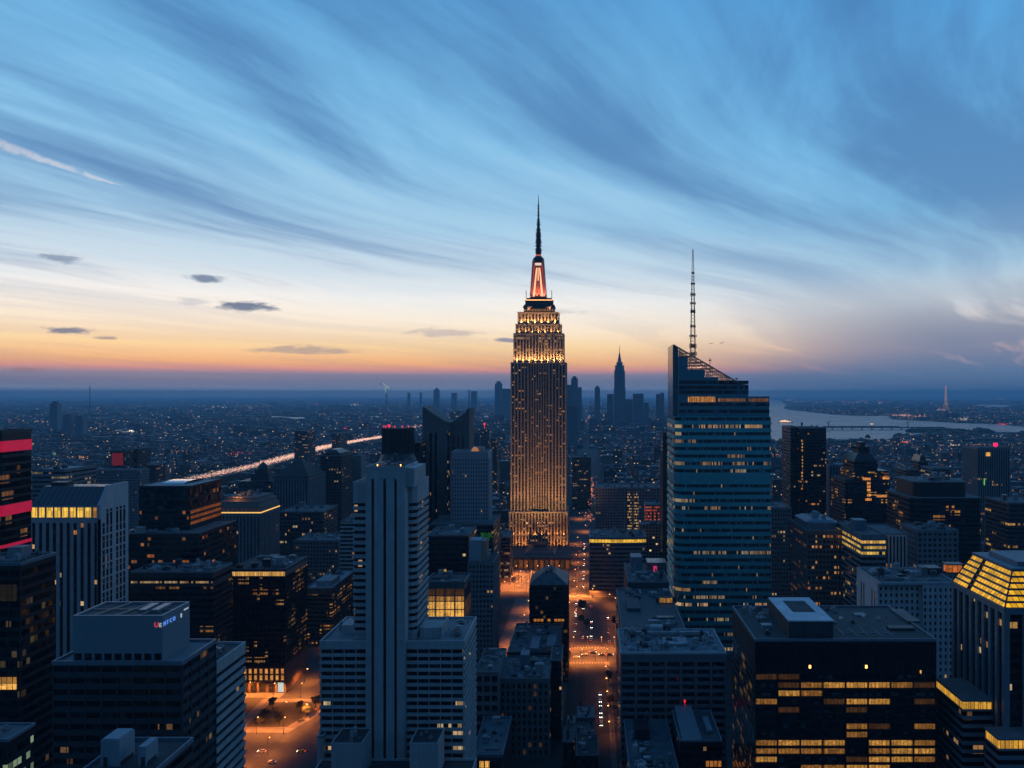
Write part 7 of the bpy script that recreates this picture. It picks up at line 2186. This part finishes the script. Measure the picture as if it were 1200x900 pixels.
FM = [facade_mat('low_facade_%d' % i, w, cw, 3.4, pl, .8, True) for i, (w, cw, pl) in enumerate((((.16, .15, .15), 3.0, .05), ((.14, .10, .085), 2.6, .06), ((.24, .23, .22), 3.4, .04), ((.09, .10, .11), 2.8, .09)))]
FAR1 = facade_mat('city_facade', (.12, .12, .12), 4.0, 4.0, .032, .9, False)
FAR2 = facade_mat('far_city_facade', (.12, .12, .12), 9.0, 7.0, .03, 1.0, False)
RT1 = roof_tone_mat('low_roof', True); RT2 = roof_tone_mat('city_roof', False)

ZONES = [(-26, 32, 380, 830), (-22, 12, 830, 3000), (-335, -150, 370, 541), (-206, -158, 538, 1050), (-265, 70, 600, 638), (-115, -20, 786, 1005), (-130, 70, 380, 560), (15, 110, 380, 670), (-72, -24, 640, 790), (-112, -24, 700, 925)]
wl_rnd = random.Random(17)
lots = []
def px_of(x, y): return VX + x * FPX / y, VY + CAM_H * FPX / y
def blocked(x0, x1, y0, y1):
    for a, b_, c, d in OCC:
        if x0 < b_ + 2 and x1 > a - 2 and y0 < d + 2 and y1 > c - 2: return True
    for a, b_, c, d in ZONES:
        if x0 < b_ and x1 > a and y0 < d and y1 > c: return True
    cx, cyy = (x0 + x1) / 2, (y0 + y1) / 2
    px, py = px_of(cx, cyy)
    if py < 520:
        for w in WATERS:
            if inside(w, px, py): return True
            for ex, ey in ((x0, y0), (x1, y0), (x0, y1), (x1, y1)):
                if inside(w, *px_of(ex, ey)): return True
    if cyy > 1300 and x0 < 0:
        for ex, ey in ((cx, cyy), (x0, y0), (x1, y0), (x0, y1), (x1, y1)):
            if inside(BOULPOLY, ex, ey): return True
    return False
def gen(ya, yb, bx, by, lot, street):
    y = ya
    while y < yb:
        xl = PX(-70, y + by); xr = PX(1270, y + by)
        xi = math.floor(xl / (bx + street)) * (bx + street)
        x = xi
        while x < xr:
            nx = max(1, int(bx / lot)); ny = max(1, int(by / lot))
            for i in range(nx):
                for j in range(ny):
                    x0 = x + bx * i / nx; x1 = x + bx * (i + 1) / nx; y0 = y + by * j / ny; y1 = y + by * (j + 1) / ny
                    g = lot * .04
                    if wl_rnd.random() < .07: continue
                    sx = wl_rnd.uniform(0, lot * .12); sy = wl_rnd.uniform(0, lot * .12)
                    x0 += g + sx * wl_rnd.random(); x1 -= g + sx * wl_rnd.random(); y0 += g + sy * wl_rnd.random(); y1 -= g + sy * wl_rnd.random()
                    if blocked(x0, x1, y0, y1): continue
                    d = (y0 + y1) / 2; px, _ = px_of(x0, d)
                    h = wl_rnd.uniform(7, 24)
                    core = math.exp(-((px - 700) / 260) ** 2)
                    if d < 2200: h *= 1 + core * .7
                    if wl_rnd.random() < .05 + .05 * core: h *= wl_rnd.uniform(1.4, 2.2)
                    if 3000 < d < 6500 and 520 < px < 800: h *= 1 + 1.6 * wl_rnd.random() * math.exp(-((d - 4700) / 1100) ** 2)
                    if d > 7000: h *= wl_rnd.uniform(.8, 1.5)
                    if 300 < px < 420 and d < 1000: h *= 1.3
                    lots.append((x0, x1, y0, y1, h))
            x += bx + street
        y += by + street
gen(440, 1500, 78, 54, 25, 14)
gen(1500, 3000, 90, 60, 30, 18)
gen(3000, 6000, 130, 110, 45, 26)
gen(6000, 12500, 240, 220, 90, 50)
gen(12500, 26000, 520, 600, 200, 120)
def size_of(l): return (l[1] - l[0]) * (l[4] + 12) / l[2] ** 2
near = sorted([l for l in lots if l[2] < 2200], key=size_of, reverse=True)
hero = near[:290]; hs = set(id(l) for l in hero)
rest = [l for l in lots if id(l) not in hs]
LOWLAB = 'low flat roofed building, one of the many alike filling the blocks between the towers'
for i, (x0, x1, y0, y1, h) in enumerate(hero):
    r = thing('city_building', LOWLAB, 'low building', ((x0 + x1) / 2, (y0 + y1) / 2, 0), 'low buildings filling the city blocks')
    hw, hd = (x1 - x0) / 2, (y1 - y0) / 2
    def loc(mb, nm, mt):
        me = mb.mesh(nm, mt); o = bpy.data.objects.new(nm, me); COL.objects.link(o); o.parent = r
    w = MB().box(-hw, hw, -hd, hd, 0, h)
    for a, b_, c, d in ((-hw, hw, -hd, -hd + .4), (-hw, hw, hd - .4, hd), (-hw, -hw + .4, -hd + .4, hd - .4), (hw - .4, hw, -hd + .4, hd - .4)): w.box(a, b_, c, d, h - .1, h + 1.0)
    w.box(-hw - .25, hw + .25, -hd - .25, -hd + .1, h - 1.2, h - .4)
    loc(w, 'wall', FM[i % 4])
    loc(MB().box(-hw + .42, hw - .42, -hd + .42, hd - .42, h, h + .15), 'roof', RT1)
    rr2 = random.Random(i)
    bw, bd = hw * rr2.uniform(.18, .4), hd * rr2.uniform(.18, .4); bx_, by_ = rr2.uniform(-hw + bw + 1, hw - bw - 1), rr2.uniform(-hd + bd + 1, hd - bd - 1)
    loc(MB().box(bx_ - bw, bx_ + bw, by_ - bd, by_ + bd, h + .14, h + rr2.uniform(2, 4.5)), 'bulkhead', RT1)
    if i % 3 == 0:
        qx, qy = rr2.uniform(-hw + 2, hw - 2), -hd + 2.5
        loc(MB().cyl(qx, qy, 1.3, h + 1.6, h + 4.4, 10).cyl(qx, qy, 1.4, h + 4.4, h + 5.4, 10, .1).cyl(qx, qy, .9, h + .1, h + 1.6, 6), 'water_tank', M['brown'])
def fabric(name, ls, wallm, label, extra):
    v = []; f = []; mi = []; tone = []
    rr3 = random.Random(5)
    def bx(x0, x1, y0, y1, z0, z1, t):
        n = len(v)
        v.extend([(x0, y0, z0), (x1, y0, z0), (x1, y1, z0), (x0, y1, z0), (x0, y0, z1), (x1, y0, z1), (x1, y1, z1), (x0, y1, z1)])
        f.extend([(n, n + 1, n + 5, n + 4), (n + 1, n + 2, n + 6, n + 5), (n + 2, n + 3, n + 7, n + 6), (n + 3, n, n + 4, n + 7), (n + 4, n + 5, n + 6, n + 7)])
        mi.extend([0, 0, 0, 0, 1]); tone.extend([t] * 5)
    for x0, x1, y0, y1, h in ls:
        t = rr3.random(); bx(x0, x1, y0, y1, 0, h, t)
        for _ in range(extra):
            if rr3.random() < .75:
                w, d = (x1 - x0) * rr3.uniform(.12, .4), (y1 - y0) * rr3.uniform(.12, .4); cx = rr3.uniform(x0 + w / 2, x1 - w / 2); c2 = rr3.uniform(y0 + d / 2, y1 - d / 2)
                bx(cx - w / 2, cx + w / 2, c2 - d / 2, c2 + d / 2, h - .1, h + rr3.uniform(2, 6), rr3.random())
    me = bpy.data.meshes.new(name); me.from_pydata(v, [], f)
    me.materials.append(wallm); me.materials.append(RT2)
    me.polygons.foreach_set('material_index', mi)
    a = me.attributes.new('tone', 'FLOAT', 'FACE'); a.data.foreach_set('value', tone)
    me.update(); o = bpy.data.objects.new(name, me); COL.objects.link(o)
    tag(o, label, 'city blocks', kind='stuff')
fabric('city_blocks', [l for l in rest if l[2] < 3000], FAR1, 'dense low city blocks behind the nearer towers', 2)
fabric('far_city_blocks', [l for l in rest if 3000 <= l[2] < 12500], FAR2, 'far low city fading into blue haze', 2)
fabric('horizon_blocks', [l for l in rest if l[2] >= 12500], FAR2, 'faintest rows of buildings near the horizon', 1)
print('lots', len(lots))

# ------------------------------------------------------------------ city lights
rnd = random.Random(2024)
pts = []
def lamp_at(px, py, r_px, c, z=9):
    x, y = ground_pt(px, py, z)
    pts.append((x, y, z, r_px * y / FPX, c))
def tint():
    t = rnd.random(); b_ = rnd.uniform(.25, 1.05) ** 1.9
    if t < .55: return (b_, b_ * .50, b_ * .22)
    if t < .88: return (b_, b_ * .72, b_ * .50)
    if t < .96: return (b_ * .75, b_ * .9, b_)
    return (b_, b_ * .12, b_ * .10)
tries = 0
while len(pts) < 3300 and tries < 90000:
    tries += 1
    py = 466.5 + 175 * rnd.random() ** 1.9; px = rnd.uniform(-20, 1220)
    x, y = ground_pt(px, py, 9)
    if any(inside(w, *px_of(x, y)) for w in WATERS): continue
    if any(a - 1 < x < b_ + 1 and c - 1 < y < d + 1 for a, b_, c, d in OCC): continue
    if mnoise.noise((x * .0015, y * .0008, 0)) + rnd.uniform(-.5, .5) < -.1: continue
    lamp_at(px, py, rnd.uniform(.22, .55), tint(), 22 + rnd.random() * 14 if y < 3500 else 30)
WARM = (1.0, .42, .16); PINK = (1.0, .5, .36); RED = (1.2, .06, .08); WHT = (1.0, .8, .6)
for px, py, sx, sy, n, c in ((117, 478, 7, 1.6, 26, PINK), (12, 492, 4, 3, 7, WARM), (50, 494, 5, 1, 6, PINK), (142, 506, 16, .5, 40, WHT), (112, 505, 9, .5, 14, WHT), (93, 536, 9, 2, 40, WARM), (66, 531, 5, 2, 12, (.3, .8, .6)),
                             (198, 528, 6, 2, 16, PINK), (215, 529, 14, 2, 18, WARM), (283, 531, 10, 1.2, 20, RED), (404, 502, 2, 1.0, 16, RED), (365, 529, 8, 2, 36, RED), (372, 530, 6, 2, 26, PINK), (455, 513, 8, 1.5, 34, WHT), (442, 512, 4, 1, 16, PINK), (490, 500, 9, 1.5, 30, PINK),
                             (520, 530, 5, 12, 16, WARM), (352, 468, 6, .8, 8, PINK), (420, 474, 8, 1, 14, WHT), (372, 473, 2, 1, 6, RED), (300, 475, 20, 2, 20, WHT), (250, 476, 22, 2, 20, WHT), (590, 466.8, 60, .5, 24, WHT), (430, 466.6, 60, .4, 46, PINK),
                             (1000, 471, 50, 1.5, 90, PINK), (925, 468.5, 6, .8, 16, PINK), (1058, 486.5, 9, 1.2, 60, PINK), (1075, 487.5, 8, 1, 24, WARM), (1130, 491, 5, 1.5, 22, WHT), (1052, 518, 17, 1.2, 70, (1.2, .22, .12)), (1115, 522, 14, 1.2, 30, WHT), (1150, 521, 40, .8, 36, WARM),
                             (1175, 497, 6, .8, 20, RED), (1103, 480, 4, 1.5, 16, PINK), (1175, 467.5, 10, 1, 24, WHT), (910, 532, 7, 3, 20, PINK), (695, 492, 40, 7, 60, WARM), (640, 480, 80, 7, 40, WARM), (767, 508, 4, 3, 18, WARM), (766, 545, 4, 2.5, 22, WARM), (769, 525, 2, 10, 16, WARM), (693, 575, 2.5, 14, 70, (1.1, .30, .12)), (692, 606, 6, 5, 50, (1.1, .34, .14)),
                             (672, 548, 5, 10, 16, PINK), (778, 540, 3, 22, 26, WARM), (764, 632, 6, 5, 24, WARM), (930, 560, 4, 30, 26, PINK), (1060, 600, 8, 16, 18, PINK), (430, 560, 14, 16, 16, WARM), (590, 560, 6, 30, 24, WARM)):
    for i in range(n):
        qx, qy = px + rnd.gauss(0, sx * .6), py + rnd.gauss(0, sy * .6)
        if qy < 465.6: continue
        b_ = rnd.uniform(.5, 1.5); lamp_at(qx, qy, rnd.uniform(.25, .6), tuple(ch * b_ for ch in c), 20 if qy > 500 else 30)
lights_object('city_lights', pts, 'countless small street and window lights sprinkled over the distant city', 'city lights')

# ------------------------------------------------------------------ street lamps, cars
SL_pole = MB().cyl(0, 0, .14, 0, 9.2, 8, .08).cyl(0, 0, .28, 0, .8, 8).bar((0, 0, 9.0), (1.9, 0, 9.5), .07).mesh('pole', M['darkmetal'])
SL_head = MB().box(1.5, 2.5, -.22, .22, 9.36, 9.56).mesh('lamp_head', M['darkmetal'])
SL_glow = MB().box(1.55, 2.45, -.18, .18, 9.22, 9.35).cyl(2.0, 0, .38, 9.0, 9.22, 8, .2).mesh('lamp_lens', emit_mat('sodium_lens', (1.0, .42, .12), 9.0, False))
SODIUM = (1.0, .27, .045)
LAMP_GAIN = 2.3
def lamp(x, y, rz, e, label, group, z=.06, color=SODIUM):
    r = thing('street_lamp', label, 'street lamp', (x, y, z), group); r.rotation_euler = (0, 0, rz)
    hd = None
    for nm, me in (('pole', SL_pole), ('lamp_head', SL_head)):
        o = bpy.data.objects.new(nm, me); COL.objects.link(o); o.parent = r
        if nm == 'lamp_head': hd = o
    o = bpy.data.objects.new('lamp_lens', SL_glow); COL.objects.link(o); o.parent = hd
    if e > 0:
        key = 'lamp_%d' % e
        l = bpy.data.lights.get(key)
        if l is None:
            l = bpy.data.lights.new(key, 'SPOT'); l.energy = e * LAMP_GAIN; l.color = color; l.shadow_soft_size = .3; l.spot_size = R(158); l.spot_blend = .5
        q = bpy.data.objects.new('lamp_or_fill_light', l); COL.objects.link(q); q.parent = r; q.location = (2.0, 0, 8.7)
PL = 'orange sodium street lamp on the square by the little park'
for x, y, rz, e in ((-213, 474, 0, 9000), (-196, 474, 1.57, 9000), (-180, 474, 1.57, 11000), (-172, 496, 3.1, 8000), (-166, 522, 3.1, 11000), (-190, 530, 1.57, 13000), (-208, 530, 1.57, 13000), (-225, 532, 1.57, 11000), (-164, 560, 3.1, 8000), (-198, 560, 0, 8000), (-164, 610, 3.1, 8000), (-198, 640, 0, 8000), (-190, 500, 0, 3500), (-235, 470, 1.57, 9000), (-215, 429, 1.57, 8000), (-186, 429, 1.57, 8000), (-150, 478, 0, 5000), (-240, 444, 1.57, 6000), (-205, 449, 1.57, 6000), (-178, 446, 1.57, 6000)):
    lamp(x, y, rz, e, PL, 'street lamps on the left square', .17)
CL = 'orange sodium street lamp along the cross streets and crossing in the centre'
for x, y, rz, e in ((-14, 602, 1.57, 8000), (-5, 602, 1.57, 8000), (5, 602, 1.57, 8000), (14, 603, 1.57, 7000), (-12, 636, -1.57, 9000), (-1, 637, -1.57, 9000), (10, 636, -1.57, 9000), (20, 636, -1.57, 7000), (-66, 603, 1.57, 9000), (-60, 635, -1.57, 9000), (-52, 603, 1.57, 6000),
                    (-22, 788, 1.57, 9000), (-12, 803, -1.57, 12000), (-5, 803, -1.57, 12000), (-20, 803, -1.57, 12000), (4, 795, -1.57, 9000), (-17, 826, 0, 8000), (-3, 850, 3.1, 8000), (-17, 880, 0, 7000), (-3, 910, 3.1, 7000), (22, 770, 3.1, 3500), (-20, 740, 0, 3000),
                    (-17, 960, 0, 6000), (-3, 1010, 3.1, 6000), (-17, 1080, 0, 7000), (-3, 1180, 3.1, 8000), (-17, 1300, 0, 9000), (70, 405, 3.1, 5000)) + tuple((13.9, 470 + i * 24, 3.14, 800) for i in range(5)) + tuple((27, 652 + i * 26, 3.14, 2400) for i in range(5)) + tuple((-21, 652 + i * 26, 0, 2400) for i in range(5)) + tuple((-58 + (i % 2) * 22, 650 + i * 24, 0, 5500) for i in range(6)):
    lamp(x, y, rz, e, CL, 'street lamps of the central crossing')
QL = 'orange lamp post standing in rows on the glowing square before the tall spire'
for i, x in enumerate((-100, -88, -76, -64, -52, -40)):
    for j, y in enumerate((822, 846, 872, 898)):
        lamp(x + (j % 2) * 5, y, 0, 4500 if (i + j) % 2 else 8000, QL, 'lamp posts on the square', .13)

def car_meshes(col, nm):
    body = MB(); pr = [(-2.2, .35), (2.2, .35), (2.25, .75), (1.5, .92), (-2.1, .95), (-2.25, .7)]
    body.v = [(x, -.88, z) for x, z in pr] + [(x, .88, z) for x, z in pr]
    n = len(pr); body.f = [tuple(range(n)), tuple(range(2 * n - 1, n - 1, -1))] + [((i + 1) % n, i, n + i, n + (i + 1) % n) for i in range(n)]
    body.prism(rect(-1.45, .35, -.68, .68), 1.38, 1.43)
    glass = MB(); glass.prism(rect(-1.9, 1.0, -.78, .78), .9, 1.4, rect(-1.4, .3, -.66, .66))
    return body.mesh('body', wall_mat('car_paint_' + nm, col, .25, .05, 1, 0)), glass.mesh('cabin', M['black'])
CARS = [car_meshes((.02, .02, .025), 'black'), car_meshes((.45, .45, .46), 'silver'), car_meshes((.5, .33, .03), 'taxi'), car_meshes((.18, .19, .21), 'grey')]
WHEEL = MB().box(-.33, .33, -.1, .1, 0, .66)
def wheel_mesh():
    m = MB(); n = 12
    m.v = [(.33 * math.cos(2 * math.pi * i / n), -.1, .33 + .33 * math.sin(2 * math.pi * i / n)) for i in range(n)] + [(.33 * math.cos(2 * math.pi * i / n), .1, .33 + .33 * math.sin(2 * math.pi * i / n)) for i in range(n)]
    m.f = [tuple(range(n)), tuple(range(2 * n - 1, n - 1, -1))] + [((i + 1) % n, i, n + i, n + (i + 1) % n) for i in range(n)]
    return m.mesh('wheel', M['black'])
WH = wheel_mesh()
HL = MB().box(2.2, 2.32, -.16, .16, .62, .84).mesh('headlight', emit_mat('headlight', (1, .88, .72), 14, False)); TL = MB().box(-2.32, -2.2, -.16, .16, .66, .84).mesh('taillight', emit_mat('taillight', (1, .05, .03), 5, False))
KIND = ['black', 'silver', 'yellow', 'grey']
def car(x, y, rz, ci, label, group, lit=True, z=.06):
    r = thing('car', label, 'car', (x, y, z), group); r.rotation_euler = (0, 0, rz)
    def put(nm, me, l=(0, 0, 0)):
        o = bpy.data.objects.new(nm, me); COL.objects.link(o); o.parent = r; o.location = l
    put('body', CARS[ci][0]); put('cabin', CARS[ci][1])
    for a in (-1.35, 1.4):
        for b_ in (-.8, .8): put('wheel', WH, (a, b_, 0))
    if lit:
        for b_ in (-.6, .6): put('headlight', HL, (0, b_, 0)); put('taillight', TL, (0, b_, 0))
rnd = random.Random(77)
UP, DOWN = math.pi / 2, -math.pi / 2
def cars_on(spots, where, group):
    for x, y, rz, lit in spots:
        ci = rnd.choice([0, 0, 1, 3, 3, 2]); car(x, y, rz, ci, '%s car %s' % (KIND[ci], where), group + ', ' + KIND[ci], lit)
cars_on([(7.5, 487 + i * 6.2, DOWN, i % 3 != 1) for i in range(9)], 'queueing on the avenue beside the grid windowed block', 'cars queueing on the avenue')
cars_on([(rnd.choice([-12, -5, 2, 9.5, 17]) + rnd.uniform(-.4, .4), 648 + i * 6.1 + rnd.random(), rnd.choice([UP, DOWN]), True) for i in range(22)], 'on the wide crossing below the striped bowed block', 'cars on the wide crossing')
cars_on([(-16 + i * 6.5, rnd.choice([612, 618, 624]), 0 if i % 2 else math.pi, True) for i in range(6)] + [(-62 + i * 6, 620, 0, True) for i in range(2)], 'on the orange cross street', 'cars on the cross street')
cars_on([(-6 + (i % 2) * -6.5, 840 + i * 17, DOWN if i % 2 == 0 else UP, True) for i in range(16)], 'far up the avenue past the striped bowed block', 'cars far up the avenue')
cars_on([(-170.5 - (i % 3) * 3.4, 560 + i * 7, DOWN if i % 3 != 2 else UP, True) for i in range(10)], 'on the side street left of the white banded tower', 'cars on the side street')
cars_on([(-205 + i * 11, rnd.choice([437, 441, 450, 455]), 0 if i % 2 else math.pi, i % 2 == 0) for i in range(5)] + [(-172, 512, 1.2, True), (-176, 492, 1.1, False)], 'around the little park square', 'cars around the little park')

def bird(x, y, z, sp, lab, tilt):
    r = thing('bird', lab, 'bird', (x, y, z))
    body = MB().prism([(x - .18, y - .1), (x + .3, y), (x - .18, y + .1)], z - .1, z + .1)
    b_ = body.build('body', M['darkgrey'], r)
    for s_ in (-1, 1):
        w = MB(); w.quad((x, y, z), (x + s_ * sp * .5, y - .2, z + .22 + s_ * tilt), (x + s_ * sp, y + .1, z + .05 + s_ * tilt * 2), (x + s_ * sp * .4, y + .35, z + .02 + s_ * tilt)); w.quad((x, y, z + .06), (x + s_ * sp * .4, y + .35, z + .08 + s_ * tilt), (x + s_ * sp, y + .1, z + .11 + s_ * tilt * 2), (x + s_ * sp * .5, y - .2, z + .28 + s_ * tilt))
        w.build('wing', M['darkgrey'], r)
bird(PX(833.5, 420), 420, PZ(402.5, 420), 1.1, 'left bird gliding level right of the lattice antenna', 0); bird(PX(846, 420), 420, PZ(402, 420), 1.2, 'right bird with tilted wings right of the lattice antenna', .2)

# ------------------------------------------------------------------ the air
def haze():
    m = bpy.data.materials.new('haze'); m.use_nodes = True; t = m.node_tree; t.nodes.clear()
    o = t.nodes.new('ShaderNodeOutputMaterial'); v = t.nodes.new('ShaderNodeVolumePrincipled')
    v.inputs['Color'].default_value = (*HAZE_COLOR, 1); v.inputs['Density'].default_value = HAZE_DENSITY; v.inputs['Anisotropy'].default_value = 0.25
    t.links.new(v.outputs[0], o.inputs['Volume'])
    ob = MB().box(-61000, 61000, -2000, 61000, -1.2, 458).build('haze', m)
    tag(ob, 'thin blue dusk haze over the whole city', 'haze', kind='stuff')
haze()
